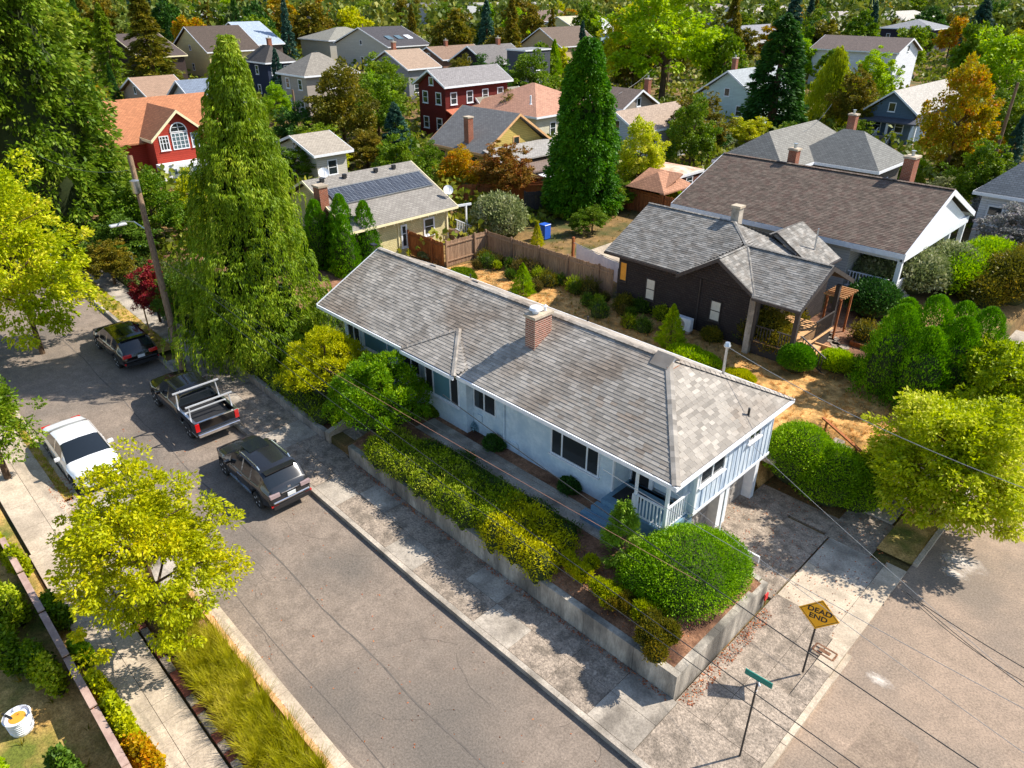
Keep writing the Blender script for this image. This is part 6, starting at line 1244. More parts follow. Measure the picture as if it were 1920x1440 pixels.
# weeping cedar
x, y = P(484, 650, 1.2); ch_ = hgt(x, y, 72) - 1.5; t = empty('weeping_cedar', 'tall drooping weeping cedar towering beside the leaning utility pole', 'tree', (x, y, .9))
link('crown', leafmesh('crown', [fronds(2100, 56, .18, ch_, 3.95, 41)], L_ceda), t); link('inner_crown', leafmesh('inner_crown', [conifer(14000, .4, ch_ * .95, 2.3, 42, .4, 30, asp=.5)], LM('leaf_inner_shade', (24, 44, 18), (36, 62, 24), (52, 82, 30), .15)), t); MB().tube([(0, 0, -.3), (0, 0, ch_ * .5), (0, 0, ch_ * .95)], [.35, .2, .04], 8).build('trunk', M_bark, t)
t.rotation_mode = 'QUATERNION'; t.rotation_quaternion = Matrix.Rotation(.075, 4, Vector((fw[0], fw[1], 0))).to_quaternion()
# giant conifer at the left
x, y = P(118, 470, 1.6); t = empty('giant_conifer', 'giant dark green conifer filling the upper left corner', 'tree', (x, y, 1.5))
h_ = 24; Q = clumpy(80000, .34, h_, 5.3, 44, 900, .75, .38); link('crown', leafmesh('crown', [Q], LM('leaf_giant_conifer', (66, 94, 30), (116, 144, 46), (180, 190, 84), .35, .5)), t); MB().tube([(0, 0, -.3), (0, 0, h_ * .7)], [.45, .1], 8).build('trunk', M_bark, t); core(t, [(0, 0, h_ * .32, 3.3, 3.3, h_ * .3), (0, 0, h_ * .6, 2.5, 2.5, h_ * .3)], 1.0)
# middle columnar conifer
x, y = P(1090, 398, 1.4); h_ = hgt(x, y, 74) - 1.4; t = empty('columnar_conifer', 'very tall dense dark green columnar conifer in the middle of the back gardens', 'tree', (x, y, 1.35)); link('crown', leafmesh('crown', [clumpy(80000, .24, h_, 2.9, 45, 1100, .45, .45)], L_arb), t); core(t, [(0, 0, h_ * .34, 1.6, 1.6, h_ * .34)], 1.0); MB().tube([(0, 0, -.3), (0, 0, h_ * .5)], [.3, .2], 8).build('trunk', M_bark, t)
# cluster of columnar evergreens by the side street
def spires(label, u, vb, h, R_, sp, n, leaf, mat, z, seed, name='arborvitae', pw=.5): 
    x, y = P(u, vb, z); t = empty(name, label, 'evergreen', (x, y, z - .1)); link('foliage', leafmesh('foliage', [column(n, leaf, h, R_, seed, sp, 1.1, .35, pw)], mat), t); core(t, [(a * R_, b_ * R_, h * c * .36, R_ * s_ * .6, R_ * s_ * .6, h * c * .36) for a, b_, s_, c in sp], 1.0); return t
L_arb2 = LM('leaf_bright_arborvitae', (54, 106, 24), (86, 146, 32), (138, 190, 54), .25, .8)
spires('dense cluster of bright green columnar evergreens beside the golden street trees', 1718, 752, 4.9, 1.15, ((-1.0, -.9, 1.35, .95), (.1, -1.1, 1.3, .84), (-.3, .3, 1.35, 1.0), (.8, .0, 1.3, .9), (1.3, 1.0, 1.25, .95), (.4, 1.3, 1.25, .92), (-1.3, .4, 1.2, .9)), 84000, .13, L_arb2, .9, 46)
spires('group of dark green columnar evergreens between the blue house roof and the cream house', 640, 500, 4.7, 1.15, ((-.9, -.7, 1, .92), (.2, .2, 1.0, 1.0), (1.2, -.4, .9, .82), (.9, 1.2, .9, .9)), 34000, .15, L_arb2, 1.4, 47)
# clipped mounds
def mnd(u, v, z): return P(u, v, z)
ax0, ay0 = -7.85, 15.15
bush('clipped bright green rounded mound at the corner of the retaining wall', 'clipped hedge', (ax0, ay0, 1.1), [(0, 0, .45, 1.55, 1.9, 1.2), (.35, .85, .3, 1.25, 1.35, 1.12), (-.4, -.5, .25, 1.4, 1.5, 1.2)], 52000, .07, L_mound, 'clipped_mound', .75, .5, 50, upb=.1, rough_=.035, cf=.9)
bush('large clipped hedge with a rounded head beside the garage doors', 'clipped hedge', (-7.35, 23.65, .0), [(-1.1, .3, 1.25, 1.3, 1.35, 1.3), (.1, .5, .8, 1.4, 1.5, 1.2), (1.0, 1.1, .55, 1.2, 1.4, 1.1)], 46000, .085, L_mound, 'clipped_hedge', .75, .5, 51, upb=.1, rough_=.04, cf=.9)
# juniper like shrubs before the house
def juniper(label, u, v, z, R_, hh, n, leaf, mat, seed):
    x, y = P(u, v, z); rg_ = np.random.default_rng(seed); lm = []
    for k in range(120): d = rg_.normal(size=3); d /= np.linalg.norm(d); d[2] = abs(d[2]) * 1.1 - .35; s = rg_.uniform(.12, 1) ** .5; lm.append((d[0] * R_ * s, d[1] * R_ * s, hh * .5 + d[2] * hh * (.62 - .2 * s * (abs(d[0]) + abs(d[1]))) * s, .36, .36, .34))
    t = empty('juniper_tree', label, 'tree', (x, y, z - .2 - hh * .4)); link('foliage', leafmesh('foliage', [mass(lm, n, leaf, .8, .4, seed, .15, .16)], mat), t); b = MB(); b.tube([(0, 0, -.6), (0, 0, hh * .5), (.1, 0, hh * .8)], [.12, .09, .03], 7)
    for k in range(10): a = k * 2.4; b.tube([(0, 0, hh * .25 + k * .12), (math.cos(a) * R_ * .7, math.sin(a) * R_ * .7, hh * .45 + k * .15)], [.04, .015], 5)
    b.build('trunk', M_bark, t); core(t, [(0, 0, hh * .3, R_ * .4, R_ * .4, hh * .22)], 1); return t
juniper('yellow green open branched juniper nearest the weeping cedar', 612, 695, 2.4, 1.95, 3.6, 36000, .12, L_yg, 60)
juniper('fuller green juniper hiding the front of the blue house bay', 714, 750, 2.4, 2.1, 4.0, 46000, .12, LM('leaf_juniper', (74, 120, 22), (120, 162, 30), (178, 200, 48), .35, .9), 61)
# hedge along the retaining wall
def wallmass(label, x0, x1, y0, y1, z, h, n, leaf, mat, seed, kind=None, cat='hedge', spike=.5, step=.55, name='low_hedge', asp=.45):
    rg_ = np.random.default_rng(seed); lm = []; xx = x0
    while xx < x1: 
        yy_ = y0 + rg_.uniform(0, .3)
        while yy_ < y1: lm.append((xx - x0, yy_ - y0, h * .2 + rg_.uniform(-.06, .1), .52, .5, h * rg_.uniform(.7, 1.05))); yy_ += step
        xx += step * .9
    t = empty(name, label, cat, (x0, y0, z)); 
    if kind: t['kind'] = kind
    link('foliage', leafmesh('foliage', [mass(lm, n, leaf, spike, asp, seed, .45, .13)], mat), t); core(t, lm, .8); return t
L_hedge = LM('leaf_wall_hedge', (86, 116, 32), (144, 168, 48), (206, 212, 92), .35, .9); L_hdark = LM('leaf_wall_hedge_dark', (50, 80, 28), (80, 112, 38), (118, 146, 54), .3, .9)
wallmass('long loose green hedge spilling over the retaining wall beside the pavement', -20.2, -13.4, 12.5, 14.0, .95, .85, 48000, .09, L_hedge, 70)
wallmass('darker low shrubs in the shade between the long hedge and the garden path', -18.6, -11.6, 13.9, 14.5, 1.3, .42, 14000, .08, L_hdark, 71)
wallmass('golden yellow green part of the hedge above the start of the bare wall', -13.8, -10.9, 12.5, 14.0, .95, .9, 24000, .09, LM('leaf_golden_hedge', (150, 158, 20), (206, 204, 28), (236, 226, 50), .4, .9), 72)
wallmass('low green shrubs under the cedar behind the retaining wall', -31.5, -24.0, 12.6, 13.9, 1.0, .45, 16000, .1, L_hedge, 73)
wallmass('dark shrubs between the junipers and the steps', -26.5, -21.0, 13.6, 15.4, 1.0, .5, 12000, .1, L_hdark, 74)
wallmass('dark ivy covered bank behind the far pavement and the utility pole', -50, -33.5, 12.5, 16.5, 1.3, .6, 40000, .15, LM('leaf_bank', (58, 80, 30), (92, 112, 40), (140, 140, 60), .3, .9), 75)
wallmass('shady green undergrowth below the weeping cedar', -34, -27.5, 14.0, 19.5, 1.2, .5, 18000, .14, L_hdark, 76)
# azaleas near the corner
for i, (u, v, s, mt, lb) in enumerate(((1232, 1190, .62, L_olive, 'yellow tipped azalea at the very corner of the retaining wall'), (1215, 1140, .5, L_yg, 'upper small azalea between the clipped mound and the wall'), (1135, 1105, .42, L_yg, 'yellowish azalea in bare soil left of the clipped mound'), (1165, 1130, .36, L_olive, 'small azalea just left of the clipped mound'), (1085, 1060, .5, L_yg, 'yellow green azalea at the end of the golden hedge'))):
    x, y = P(u, v, 1.5); rg_ = np.random.default_rng(80 + i); lm = [(rg_.uniform(-s, s), rg_.uniform(-s, s) * .8, .1 + rg_.uniform(0, .15), s * .5, s * .5, s * .55) for _ in range(8)]
    bush(lb, 'shrub', (x, y, 1.3), lm, int(9000 * s / .5), .1, mt, 'azalea', .75, .34, 80 + i, upb=.5, rough_=.14)
x, y = P(1163, 1050, 1.4); t = empty('young_pine', 'small bright young pine beside the porch end of the garden path', 'tree', (x, y, 1.3)); link('foliage', leafmesh('foliage', [conifer(9000, .12, 2.3, .72, 83, -.25, 10, asp=.22, pw=.5)], LM('needles_young_pine', (86, 128, 40), (124, 160, 52), (164, 190, 80), .2, .8)), t); MB().tube([(0, 0, 0), (0, 0, 2.1)], [.05, .015], 6).build('trunk', M_bark, t)
for i, (u, v, s, mt, lb) in enumerate(((925, 835, .42, L_deep, 'dark shrub against the blue wall below the downpipe'), (1065, 915, .38, L_deep, 'dark reddish shrub against the blue wall under the big window'), (805, 775, .3, L_green, 'small shrub at the blue bay wall foot'), (892, 800, .3, LM('leaf_silver', (130, 160, 172), (160, 186, 196), (190, 206, 210), .2, .8), 'silvery blue plant at the foot of the blue wall'))):
    x, y = P(u, v, 1.5); bush(lb, 'shrub', (x, y, 1.4), [(0, 0, .15, s, s, s * .9), (.2, .1, .1, s * .7, s * .7, s * .7), (-.2, .1, .1, s * .7, s * .6, s * .8)], 3500, .08, mt, 'shrub', .6, .5, 84 + i)
# back garden
for i, (u, v, s, hh, mt, lb, k) in enumerate(((980, 550, .75, 1.9, L_lime, 'small bright green conifer on the dry lawn near the fence', 'cone'), (1256, 645, .75, 2.2, L_lime, 'small bright green conifer near the heat pump', 'cone'), (1007, 460, .5, 1.7, L_yg, 'slender yellow green conifer beyond the fence by the gravel drive', 'cone'), (1110, 435, 1.1, 1.9, L_green, 'rounded green shrub in the bed beside the patio deck', 'broad0'), (1085, 440, 0.8, 1.7, L_green, 'second green shrub next to the rounded one by the patio', 'broad1'))):
    x, y = P(u, v, 1.4); tree(lb, x, y, 1.35, hh, s, k, mt, cat='shrub', name='small_conifer' if k == 'cone' else 'shrub')
bush('big rounded grey green evergreen shrub at the end of the grey fence', 'shrub', (*P(936, 440, 1.4), 1.35), [(0, 0, 1.2, 1.9, 1.9, 1.7), (-.8, .4, 1.2, 1.4, 1.4, 1.3), (.9, -.3, 1.0, 1.3, 1.4, 1.3)], 26000, .2, L_rhod, 'evergreen_shrub', .6, .5, 90, rough_=.07)
bush('clipped round green bush left of the porch steps', 'clipped bush', (*P(1490, 692, 1.4), 1.35), [(0, 0, .55, .85, .85, .75)], 12000, .1, L_arb2, 'round_bush', .8, .4, 91, rough_=.04); bush('spiky round green bush right of the porch steps', 'clipped bush', (*P(1565, 692, 1.4), 1.35), [(0, 0, .4, .8, .8, .55)], 10000, .12, L_lime, 'round_bush', .9, .3, 92, rough_=.08)
bush('loose yellow green shrub covering the corner of the charcoal house', 'shrub', (*P(1432, 650, 1.4), 1.35), [(0, 0, .9, 1.1, 1.0, 1.0), (.8, -.4, .6, .8, .8, .7), (-.7, 0, .7, .8, .8, .8)], 14000, .13, L_olive, 'shrub', .6, .45, 93, rough_=.16)
bush('large pale leaved rhododendron in front of the brown roofed house', 'shrub', (*P(1700, 545, 1.4), 1.3), [(0, 0, 1.2, 2.0, 2.2, 1.4), (1.2, 2.5, 1.3, 1.8, 1.8, 1.3), (-1.6, -1.0, .9, 1.6, 1.6, 1.2)], 26000, .2, L_rhod, 'rhododendron', .6, .5, 94, rough_=.08)
bush('bright green laurel behind the pale rhododendron', 'shrub', (*P(1790, 540, 1.4), 1.3), [(0, 0, 1., 1.6, 2.6, 1.4), (.6, 3, 1.1, 1.5, 2.2, 1.4)], 18000, .18, L_lime, 'shrub', .7, .45, 95)
bush('dark shrub between the garden arbour and the rhododendron', 'shrub', (*P(1630, 590, 1.4), 1.3), [(0, 0, .9, 1.4, 1.5, 1.1), (-.6, 1.2, .7, 1, 1, .9)], 10000, .16, L_deep, 'shrub', .6, .5, 96)
bush('grey leaved shrub at the right edge beside the white walled bungalow', 'shrub', (*P(1870, 430, 1.4), 1.3), [(0, 0, 1.2, 2.0, 2.4, 1.6), (1.5, 2, 1.2, 1.6, 2, 1.5)], 16000, .2, LM('leaf_grey_lilac', (104, 112, 104), (146, 146, 140), (196, 180, 190), .25, .9), 'shrub', .6, .4, 97, rough_=.14)
bush('dark flowering shrub mass at the right edge above the golden street trees', 'shrub', (*P(1885, 560, 1.2), 1.0), [(0, 0, 1.2, 1.8, 2.2, 1.6), (.5, 2.8, 1.2, 1.8, 2.0, 1.5), (-.8, -2, .8, 1.2, 1.3, 1.1)], 24000, .18, L_olive, 'shrub', .6, .45, 98, rough_=.1)
bush('lime green shrub in front of the tan gazebo', 'shrub', (*P(1247, 385, 1.4), 1.4), [(0, 0, .8, 1.0, 1.0, .8), (.8, .4, .6, .7, .7, .6)], 8000, .17, L_lime, 'shrub', .6, .5, 99)
for i, (u, v, s, mt, lb) in enumerate(((1290, 665, .75, L_lime, 'spiky green iris clump behind the roof ridge'), (1320, 675, .6, L_lime, 'second spiky green clump nearer the roof mast'), (1388, 705, .5, L_yg, 'yellow green plant just behind the roof corner'), (868, 515, .7, L_green, 'leafy green plant behind the roof at the far end of the lawn'), (800, 478, .5, L_rhod, 'variegated shrub beside the red brown gate panel'))):
    x, y = P(u, v, 1.6); bush(lb, 'plant', (x, y, 1.4), [(0, 0, .2, s, s, s * .55), (s * .8, 0, .15, s * .7, s * .7, s * .45), (-s * .8, 0, .15, s * .7, s * .7, s * .45)], 4500, .17, mt, 'leafy_plant', .85, .25, 100 + i, upb=.8)
L_bord = LM('leaf_border', (74, 74, 36), (110, 104, 50), (156, 134, 84), .3, .9); bed = [L_olive, L_bord, L_hdark, L_bord, L_hedge, L_hdark]
for i in range(30):
    x = -33.3 + i * .47 + random.uniform(-.3, .3); y = 31.0 - abs(random.gauss(0, .8)) - max(0, (i - 19)) * .1; s = random.uniform(.22, .5)
    bush('unkempt wild shrub in the border in front of the grey fence', 'shrub', (x, y, 1.35), [(0, 0, .25, s, s, s * 1.2), (s * .6, .1, .2, s * .6, s * .6, s * .9)], 1300, .15, bed[i % 6], 'border_shrub', .8, .28, 110 + i, group='border shrubs in front of the grey fence', upb=.9, rough_=.32)
for i, (u, v) in enumerate(((1170, 580), (1205, 585), (1240, 600), (1330, 640), (1390, 640), (1265, 560), (1620, 640), (1600, 700), (1690, 600), (1480, 610))):
    x, y, z = gp(u, v); s = random.uniform(.4, .7); bush('ragged green shrub growing in the beds around the charcoal house', 'shrub', (x, y, z), [(0, 0, .3, s, s, s), (s * .6, .2, .2, s * .7, s * .6, s * .8)], 2500, .13, bed[(i * 2) % 6], 'border_shrub', .6, .4, 150 + i, group='shrubs in the beds around the charcoal house', upb=.5, rough_=.2)
# left front garden: vines on the wall, shrubs
for i, (x, y, s, mt) in enumerate(((-20.6, 1.25, .5, L_green), (-18.5, 1.3, .3, L_lime), (-16.9, 1.25, .35, L_yg), (-15.9, 1.3, .38, L_yg), (-15.1, 1.3, .4, L_yg), (-14.2, 1.35, .45, L_aut), (-21.8, .3, .7, L_hedge), (-20.8, -.3, .8, L_hedge), (-19.9, -.2, .6, L_green), (-19.0, .3, .55, L_green), (-18.3, .4, .5, L_hedge), (-16.2, -1.4, .5, L_lime), (-15.2, -.1, .4, L_hdark), (-22.8, -.4, .8, L_yg), (-23.6, 1.0, .4, L_yg), (-25, .7, .5, L_lawn_l if 'L_lawn_l' in globals() else L_yg))):
    bush('leafy climber and shrubs growing over the weathered left garden wall', 'shrub', (x, y, sz(x)), [(0, 0, .45, s, s * .5, .55), (s * .5, .1, .3, s * .7, s * .45, .45), (-s * .6, -.1, .35, s * .6, s * .5, .5)], 3200, .115, mt, 'wall_climber', .5, .7, 170 + i, group='climbers on the left garden wall', upb=.3, rough_=.2)
# ornamental grass
def blades(n, pts, L, w, seed, mat, name, label=None, kind='stuff', lean=.6):
    g = np.random.default_rng(seed); c = np.array(pts)[g.integers(0, len(pts), n)]; az = g.uniform(0, 2 * math.pi, n); Ln = L * g.uniform(.6, 1.2, n); ln = g.uniform(.25, 1, n) * lean; d = np.stack([np.cos(az), np.sin(az), 0 * az], 1); sd = np.stack([-np.sin(az), np.cos(az), 0 * az], 1); c = c + d * .08 * g.uniform(0, 1, (n, 1)); V = []
    for t in (0, .4, .75, 1.): p = c + d * (ln * Ln * t ** 1.6)[:, None]; p[:, 2] += Ln * (t - ln * .55 * t ** 2.2); wd = w * (1 - t * .85); V += [p - sd * wd / 2, p + sd * wd / 2]
    V = np.stack(V, 1).reshape(-1, 3); F = []; b0 = np.arange(n)[:, None] * 8; F = np.concatenate([b0 + np.array([[0, 1, 3, 2]]) + 2 * k for k in range(3)]); me = bpy.data.meshes.new(name); me.vertices.add(len(V)); me.vertices.foreach_set('co', V.astype('f').ravel())
    me.loops.add(len(F) * 4); me.loops.foreach_set('vertex_index', F.astype('i').ravel()); me.polygons.add(len(F)); me.polygons.foreach_set('loop_start', np.arange(0, len(F) * 4, 4, dtype='i')); me.update(calc_edges=True); me.materials.append(mat)
    return tag(link(name, me), label, 'grass' if label else None, kind=kind)
pts = [(x, y, sz(x) + .1) for x, y in ((random.uniform(-19.3, -9.5), random.uniform(3.2, 4.35)) for _ in range(230))]
blades(26000, pts, .72, .016, 5, L_grass, 'ornamental_grass', 'tall yellow green ornamental grass filling the planting strip beside the kerb')
def scatter(n, x0, x1, y0, y1, f, cond=None):
    o = []
    while len(o) < n:
        x, y = random.uniform(x0, x1), random.uniform(y0, y1)
        if cond is None or cond(x, y): o.append((x, y, f(x, y)))
    return o
g0 = lambda x, y: gz(x, y)
blades(26000, scatter(2600, -34, -9.4, 23, 31, g0) + scatter(900, -9.2, -5.8, 25, 33.5, g0), .13, .02, 6, L_dry, 'dry_grass', 'short straw coloured dry grass on the back lawn', lean=1.)
blades(9000, scatter(900, -60, -36, 10.2, 11.0, lambda x, y: sz(x) + .16) + scatter(500, -45, -26.5, 3.15, 3.45, lambda x, y: sz(x) + .11), .12, .02, 7, L_grass, 'verge_grass', 'patchy grass in the narrow verges beside the kerbs', lean=1.)
blades(12000, scatter(1500, -34, -14, 22.6, 50, g0) + scatter(800, -60, -9, -12, .8, lambda x, y: sz(x) + .03), .22, .03, 8, L_olive, 'ground_cover', 'weedy ground cover in the gardens', lean=1.)
# litter of leaves and weeds by kerbs and walls
C = np.array(scatter(900, -19, -9, 4.96 - .5, 4.63, lambda x, y: sz(x) + .14) + scatter(700, -21, -6.2, 12.0, 12.18, lambda x, y: sz(x) + .165) + scatter(500, -6.0, -5.6, 12.3, 17, lambda x, y: .14) + scatter(700, -21, -6.5, 12.5, 14, lambda x, y: gz(x, y) + .02) + scatter(300, -30, -4, 5, 10, lambda x, y: sz(x) + .01) + scatter(900, -11, -4, 17.5, 24, lambda x, y: gz(x, y) + .07) + scatter(600, -28, -22, 2.9, 3.9, lambda x, y: sz(x) + .14))
tag(link('leaf_litter', leafmesh('leaf_litter', [quads(C, rdir(len(C)) * np.array([1, 1, .15]), .06, .035)], LM('litter', (120, 74, 44), (176, 112, 66), (206, 160, 100), .1))), 'fallen dry leaves along the kerbs and the foot of the wall', 'fallen leaves', kind='stuff')
# ---------------------------------------------------------------- trees of the neighbourhood
T('dark spreading conifer right of the giant one at the top left', 300, 190, -20, 130, 'fir', L_olive); T('shorter conifer between the giant conifer and the dark spreading one', 222, 170, 10, 80, 'fir', L_green)
T('bright green tree at the foot of the giant conifer beside the tall pole', 300, 470, 330, 120, 'broad0', L_green); T('light green tree right of the tall pole below the red gabled house', 375, 440, 330, 90, 'broad1', L_yg)
T('dark shrubby tree on the bank behind the far pavement', 240, 500, 410, 120, 'broad1', L_hdark); T('red leaved shrub behind the utility pole', 300, 600, 500, 80, 'broad2', L_red, cat='shrub', name='shrub'); T('green shrub on the bank under the cedar', 345, 610, 520, 90, 'broad0', L_hdark, cat='shrub', name='shrub')
T('low green shrubs on the bank beyond the yellow stake', 215, 530, 455, 90, 'broad2', L_olive, cat='shrub', name='shrub')
T('olive green tree in front of the grey two storey house', 650, 300, 130, 125, 'broad0', L_olive); T('green tree left of the dark red house', 722, 225, 112, 95, 'broad1', L_green); T('blue green spruce in front of the dark red house', 747, 310, 195, 95, 'fir', L_spruce); T('dense green tree left of the blue spruce', 600, 330, 235, 110, 'broad2', L_green); T('green shrubby tree behind the solar roof', 690, 320, 250, 90, 'broad0', L_olive)
T('leafy green tree in front of the small white house left of the solar roof', 560, 352, 278, 75, 'broad1', L_green); T('lilac grey tree in front of the white walled bungalow', 1885, 480, 392, 120, 'broad0', LM('leaf_grey_lilac', (104, 112, 104), (146, 146, 140), (196, 180, 190), .25, .9)); T('yellow green shrub above the white low roof', 615, 335, 262, 90, 'broad1', L_yg)
T('orange and yellow leaved tree beside the solar roof', 862, 372, 282, 85, 'broad0', L_aut); T('reddish autumn tree in front of the grey gabled bungalow', 945, 375, 272, 110, 'broad2', LM('leaf_rust', (110, 100, 40), (158, 120, 56), (180, 84, 60), .3, .9)); T('green tree in front of the salmon roof', 958, 255, 178, 80, 'broad1', L_olive)
T('bright yellow green tree with airy leaves right of the columnar conifer', 1195, 365, 232, 90, 'broad0', L_gold); T('dark green tree between the tan roof and the gazebo', 1290, 330, 190, 90, 'broad1', L_green); T('green hedge like tree behind the red brown fence', 1150, 390, 340, 80, 'broad2', L_green); T('green conifer left of the tan gazebo', 1185, 345, 290, 60, 'broad1', L_deep)
T('golden green conical conifer left of its twin behind the salmon roof', 992, 168, 93, 44, 'cone', L_lime); T('golden green conical conifer right of its twin', 1038, 165, 76, 44, 'cone', L_lime); T('dark green tree behind the dark red house roof', 935, 150, 106, 90, 'broad0', L_olive)
T('huge bright lime green tree at the top centre behind the transformer pole', 1240, 190, -40, 205, 'broad1', L_lime); T('second bright lime green tree left of the transformer pole', 1170, 175, 10, 100, 'broad2', L_yg)
T('brownish tall conifer between the lime tree and the dark cone', 1360, 150, -10, 75, 'fir', L_olive); T('massive dark conical conifer right of the lime tree', 1440, 262, 36, 118, 'col', L_deep); T('slim dark evergreen column beside the massive cone', 1482, 265, 150, 34, 'col', L_arb)
T('broad yellow green willow right of the dark cone', 1545, 245, 88, 120, 'weepy', L_yg); T('dark tree behind the willow', 1520, 130, 40, 70, 'broad0', L_deep); T('autumn coloured tree with orange tips right of the blue bungalow', 1765, 350, 128, 125, 'broad0', L_aut); T('bright green large tree at the upper right edge', 1862, 230, 60, 150, 'broad1', L_lime); T('dark green tree at the right edge behind the pole', 1880, 320, 180, 120, 'broad2', L_green)
T('bluish grey conifer at the top right', 1815, 130, 0, 90, 'fir', L_spruce); T('green tree below the golden autumn tree', 1790, 345, 275, 80, 'broad2', L_olive, name='shrub'); T('lime shrub right of the brick chimney of the brown roof', 1710, 345, 300, 60, 'broad0', L_lime, cat='shrub', name='shrub'); T('white flowering shrub behind the white gabled end', 1770, 385, 330, 70, 'broad1', L_rhod, cat='shrub', name='shrub')
T('yellow green low trees between the dark cone and grey hipped roofs', 1300, 300, 175, 110, 'broad2', L_olive); T('green tree in front of the dark cone base', 1400, 285, 225, 90, 'broad1', L_yg); T('round green bush tree left of the grey hipped roofs', 1345, 290, 245, 60, 'broad0', L_rhod)
T('green tree beside the long white house', 1650, 170, 100, 50, 'broad0', L_deep); T('yellow flowering tree above the long white house', 1650, 95, 55, 60, 'broad1', L_gold); T('olive tree right of the long white house', 1700, 110, 55, 60, 'broad2', L_olive); T('deep green low tree right of the willow', 1590, 235, 160, 80, 'broad1', L_yg); T('green shrubs beside the blue bungalow steps', 1600, 270, 225, 60, 'broad2', L_green)
T('vivid yellow tree in the distance behind the weeping cedar top', 420, 96, 52, 70, 'far1', L_yel); T('dark conifer left of the modern flat roofed house', 912, 95, 8, 56, 'fir', L_deep); T('dark conifer right of its taller neighbour in the distance', 965, 92, 20, 60, 'fir', L_spruce); T('dense dark green tree at the top behind the skylight roof', 690, 70, 5, 110, 'broad0', L_green); T('green tree right of the skylight roof', 845, 85, 12, 70, 'broad1', L_green)
T('pink flowering tree in the distance', 988, 60, 20, 26, 'far0', LM('leaf_pink', (150, 90, 100), (190, 130, 140), (210, 160, 170), .3)); T('purple leaved tree by the garden path at the right', 1850, 330, 250, 50, 'far0', L_aut)
T('green tree on the right of the gazebo behind the brown roof end', 1330, 300, 240, 60, 'far1', L_deep); T('leafy tree covering the left end of the blue spruce', 800, 300, 265, 40, 'broad1', L_green)
T('dark evergreen in front of the red gabled house corner', 420, 400, 290, 60, 'fir', L_deep); T('green trees left of the orange roof', 225, 330, 210, 80, 'broad2', L_green)
HN = {}
# fill between and beyond, keeping the houses in view
HB = []
for o in list(bpy.data.objects):
    if o.type == 'EMPTY' and o.get('category') in ('house', 'shed', 'gazebo'):
        vs = []
        for c in kids(o):
            if c.type == 'MESH' and 'roof' in c.name: vs += [c.matrix_world @ Vector(v.co) if False else Vector(v.co) for v in c.data.vertices]
        if vs:
            pr_ = [proj(*v) for v in vs]; HB.append((min(p[0] for p in pr_), max(p[0] for p in pr_), min(p[1] for p in pr_), max(p[1] for p in pr_), min(p[2] for p in pr_), min(v.x for v in vs), max(v.x for v in vs), min(v.y for v in vs), max(v.y for v in vs), o['label']))
random.seed(99); fillm = [(L_green, 'mid green'), (L_green, 'mid green'), (L_olive, 'olive'), (L_deep, 'dark green'), (L_yg, 'yellow green'), (L_green, 'mid green'), (L_aut, 'autumn toned'), (L_lime, 'lime green'), (L_olive, 'olive')]; cnt = 0; tries = 0; FT = []
def nick(s): w = s.replace('house with', 'house,').split(); return s
while cnt < 285 and tries < 60000:
    tries += 1; d = 46 * (620 / 46) ** random.random(); u = random.uniform(-60, 1980); a = (u - 960) / FP; Yd = d; x = a * d * rt[0] + Yd * fw[0]; y = a * d * rt[1] + Yd * fw[1]
    if y < 14 and x > -62: continue
    if -13 < x < 0 and y < 200 or (x > -36 and y < 52): continue
    h = random.uniform(3.5, 8.5) if d < 110 else random.uniform(7, 14); r = h * random.uniform(.30, .45); con = random.random() < .2
    if any(hb[5] - r * .35 < x < hb[6] + r * .35 and hb[7] - r * .35 < y < hb[8] + r * .35 for hb in HB): continue
    if any((x - q[0]) ** 2 + (y - q[1]) ** 2 < (r + q[2]) ** 2 * (.36 if d < 110 else .25) for q in ALLT): continue
    pu, pv, pd = proj(x, y, 1.6); pt = proj(x, y, 1.6 + h)[1]; pr2 = r * FP / pd * .85; bad = False
    for hb in HB:
        if hb[4] > pd - 6:
            ow = min(pu + pr2, hb[1]) - max(pu - pr2, hb[0]); oh = min(pv, hb[3] + ((hb[3] - hb[2]) * .8 if hb[4] < 100 else 0)) - max(pt, hb[2])
            if ow > 0 and oh > 0 and ow * oh > (.12 if hb[4] < 100 else .2 if hb[4] < 170 else .36) * (hb[1] - hb[0]) * (hb[3] - hb[2]): bad = True; break
    if bad or pv > 420: continue
    near = d < 110; mt, cn = random.choice(fillm); k = ('fir' if near else 'farfir') if con else ('broad%d' % random.randint(0, 2) if near else 'far%d' % random.randint(0, 2))
    if con: mt, cn = random.choice([(L_deep, 'dark green'), (L_spruce, 'bluish'), (L_olive, 'olive')]); h *= 1.25; r *= .7
    t = tree('x', x, y, 1.5, h, r, k, mt, group='conifers among the distant roofs' if con else 'leafy trees among the distant roofs'); cnt += 1
    hb = min(HB, key=lambda q: abs((q[0] + q[1]) / 2 - pu) + 1.6 * abs((q[2] + q[3]) / 2 - (pv + pt) / 2)); rel = ('left of' if pu < (hb[0] + hb[1]) / 2 else 'right of') if abs(pu - (hb[0] + hb[1]) / 2) > (hb[1] - hb[0]) * .35 else ('in front of' if pd < hb[4] else 'behind')
    nm = hb[9].split(' with ')[0].split(' behind ')[0].split(' in ')[0].split(' among ')[0].split(' beside ')[0].split(' half ')[0].split(' at ')[0].split(' on ')[0].split(' left ')[0].split(' right ')[0].split(' under ')[0].split(' above ')[0].split(' near ')[0]; nm = ' '.join(nm.split()[-5:]); nm = HN.get(hb[9], nm)
    FT.append((t, '%s %s %s the %s' % (cn, 'conifer' if con else 'tree', rel, nm), pu))
grp = {}
for t, l, pu in FT: grp.setdefault(l, []).append((pu, t))
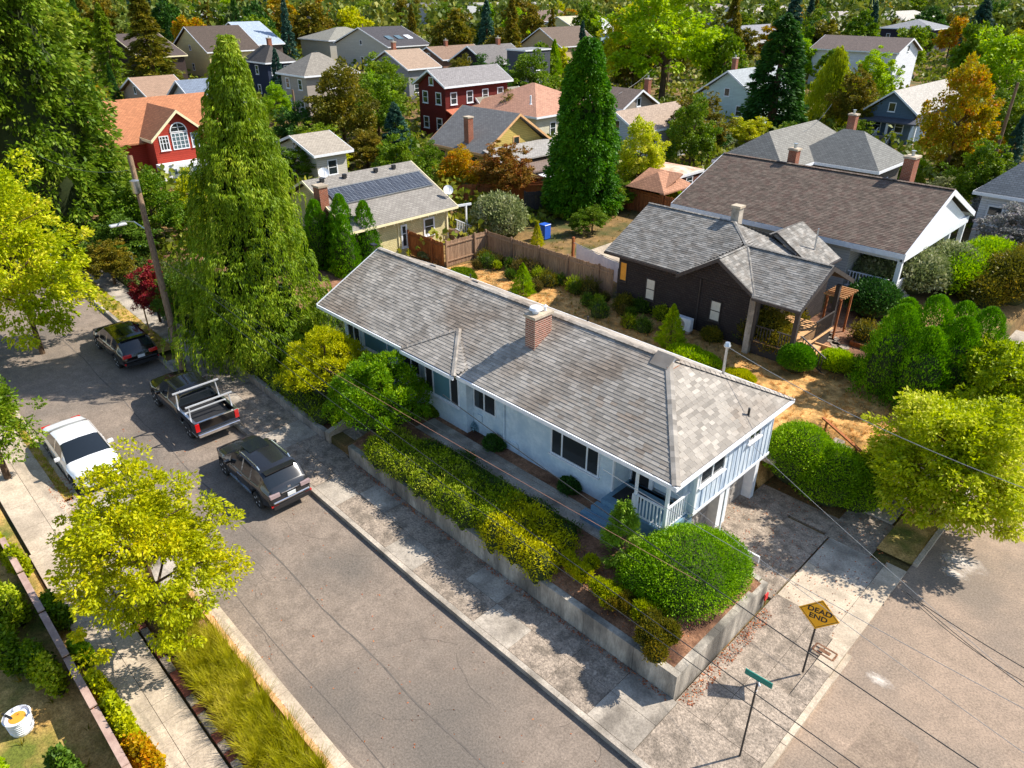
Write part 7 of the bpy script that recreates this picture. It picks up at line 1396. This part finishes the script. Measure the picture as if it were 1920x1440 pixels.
ORD = 'first second third fourth fifth sixth seventh eighth ninth tenth eleventh twelfth thirteenth fourteenth fifteenth sixteenth seventeenth eighteenth nineteenth twentieth'.split() + ['twenty-' + q for q in 'first second third fourth fifth sixth seventh eighth ninth'.split()] + ['thirtieth']
for l, q in grp.items():
    q.sort(key=lambda e: e[0])
    for i, (pu, t) in enumerate(q): t['label'] = l if len(q) == 1 else (l + (', leftmost' if i == 0 else ', rightmost' if i == len(q) - 1 else ', %s from left' % ORD[i]))
def rank(group, text, axis=0):
    q = [o for o in bpy.data.objects if o.get('group') == group and o.parent is None]; q.sort(key=lambda o: proj(*o.location)[0] if axis == 0 else -proj(*o.location)[1])
    for i, o in enumerate(q): o['label'] = text % ORD[min(i, len(ORD) - 1)]
rank('border shrubs in front of the grey fence', 'wild border shrub, %s from the left in front of the grey fence'); rank('shrubs in the beds around the charcoal house', 'ragged green bed shrub near the charcoal house, %s from the left'); rank('climbers on the left garden wall', 'leafy climber by the left garden wall, %s counting up from the bottom edge', 1)
random.seed(4); g = np.random.default_rng(15); n = 150000; d = 44 * (700 / 44) ** g.uniform(0, 1, n); a = g.uniform(-.85, .85, n); X = a * d * rt[0] + d * fw[0]; Y = a * d * rt[1] + d * fw[1]; ok = ~((Y < 15) & (X > -64)) & ~((X > -13) & (X < 8)) & ~((X > -36) & (Y < 53))
for hb in HB: ok &= ~((X > hb[5] + .2) & (X < hb[6] + .8) & (Y > hb[7] - .8) & (Y < hb[8] - .2))
X, Y, d = X[ok], Y[ok], d[ok]; nz = np.sin(X * .31 + Y * .17) * np.cos(Y * .27 - X * .11) + .5 * np.sin(X * .9) * np.sin(Y * .83); Z = 1.5 + g.uniform(0, 1, len(X)) ** .6 * np.clip(1.2 + 1.4 * nz, .25, 3.2)
tag(link('garden_shrubbery', leafmesh('garden_shrubbery', [quads(np.stack([X, Y, Z], 1), rdir(len(X)), .28 + d * .004, .2 + d * .003)], LM('leaf_shrubbery', (62, 84, 30), (106, 124, 42), (164, 158, 68), .3, .06))), 'continuous mixed shrubbery filling the gardens between the distant houses', 'shrubbery', kind='stuff')
print('fill trees', cnt, tries)
g = np.random.default_rng(5); nc = 1500; dc = np.sqrt(g.uniform(230 ** 2, 1500 ** 2, nc)); dc[:500] = g.uniform(230, 520, 500); ac = g.uniform(-.85, .85, nc); XC = ac * dc * rt[0] + dc * fw[0]; YC = ac * dc * rt[1] + dc * fw[1]; ok = np.ones(nc, bool)
for hb in HB: ok &= ~((XC > hb[5] - 3) & (XC < hb[6] + 9) & (YC > hb[7] - 9) & (YC < hb[8] + 3))
XC, YC, dc = XC[ok], YC[ok], dc[ok]; k = np.repeat(np.arange(len(XC)), 90); rr = g.uniform(3, 5.5, len(XC))[k] * (1 + (dc[k] > 600) * .8); hh = g.uniform(8, 14, len(XC))[k]; q = unit(g.normal(size=(len(k), 3))) * g.uniform(.3, 1, (len(k), 1)) ** .4; X = XC[k] + q[:, 0] * rr; Y = YC[k] + q[:, 1] * rr; Z = 1.5 + hh * .55 + q[:, 2] * hh * .45; n = len(k)
tag(link('distant_woods', leafmesh('distant_woods', [quads(np.stack([X, Y, Z], 1), rdir(n), 1.5 + dc[k] * .0018, 1.2 + dc[k] * .0014)], LM('leaf_distant', (54, 76, 32), (92, 112, 44), (150, 150, 66), .28, .03))), 'far off wooded skyline of mixed green trees', 'woods', kind='stuff')
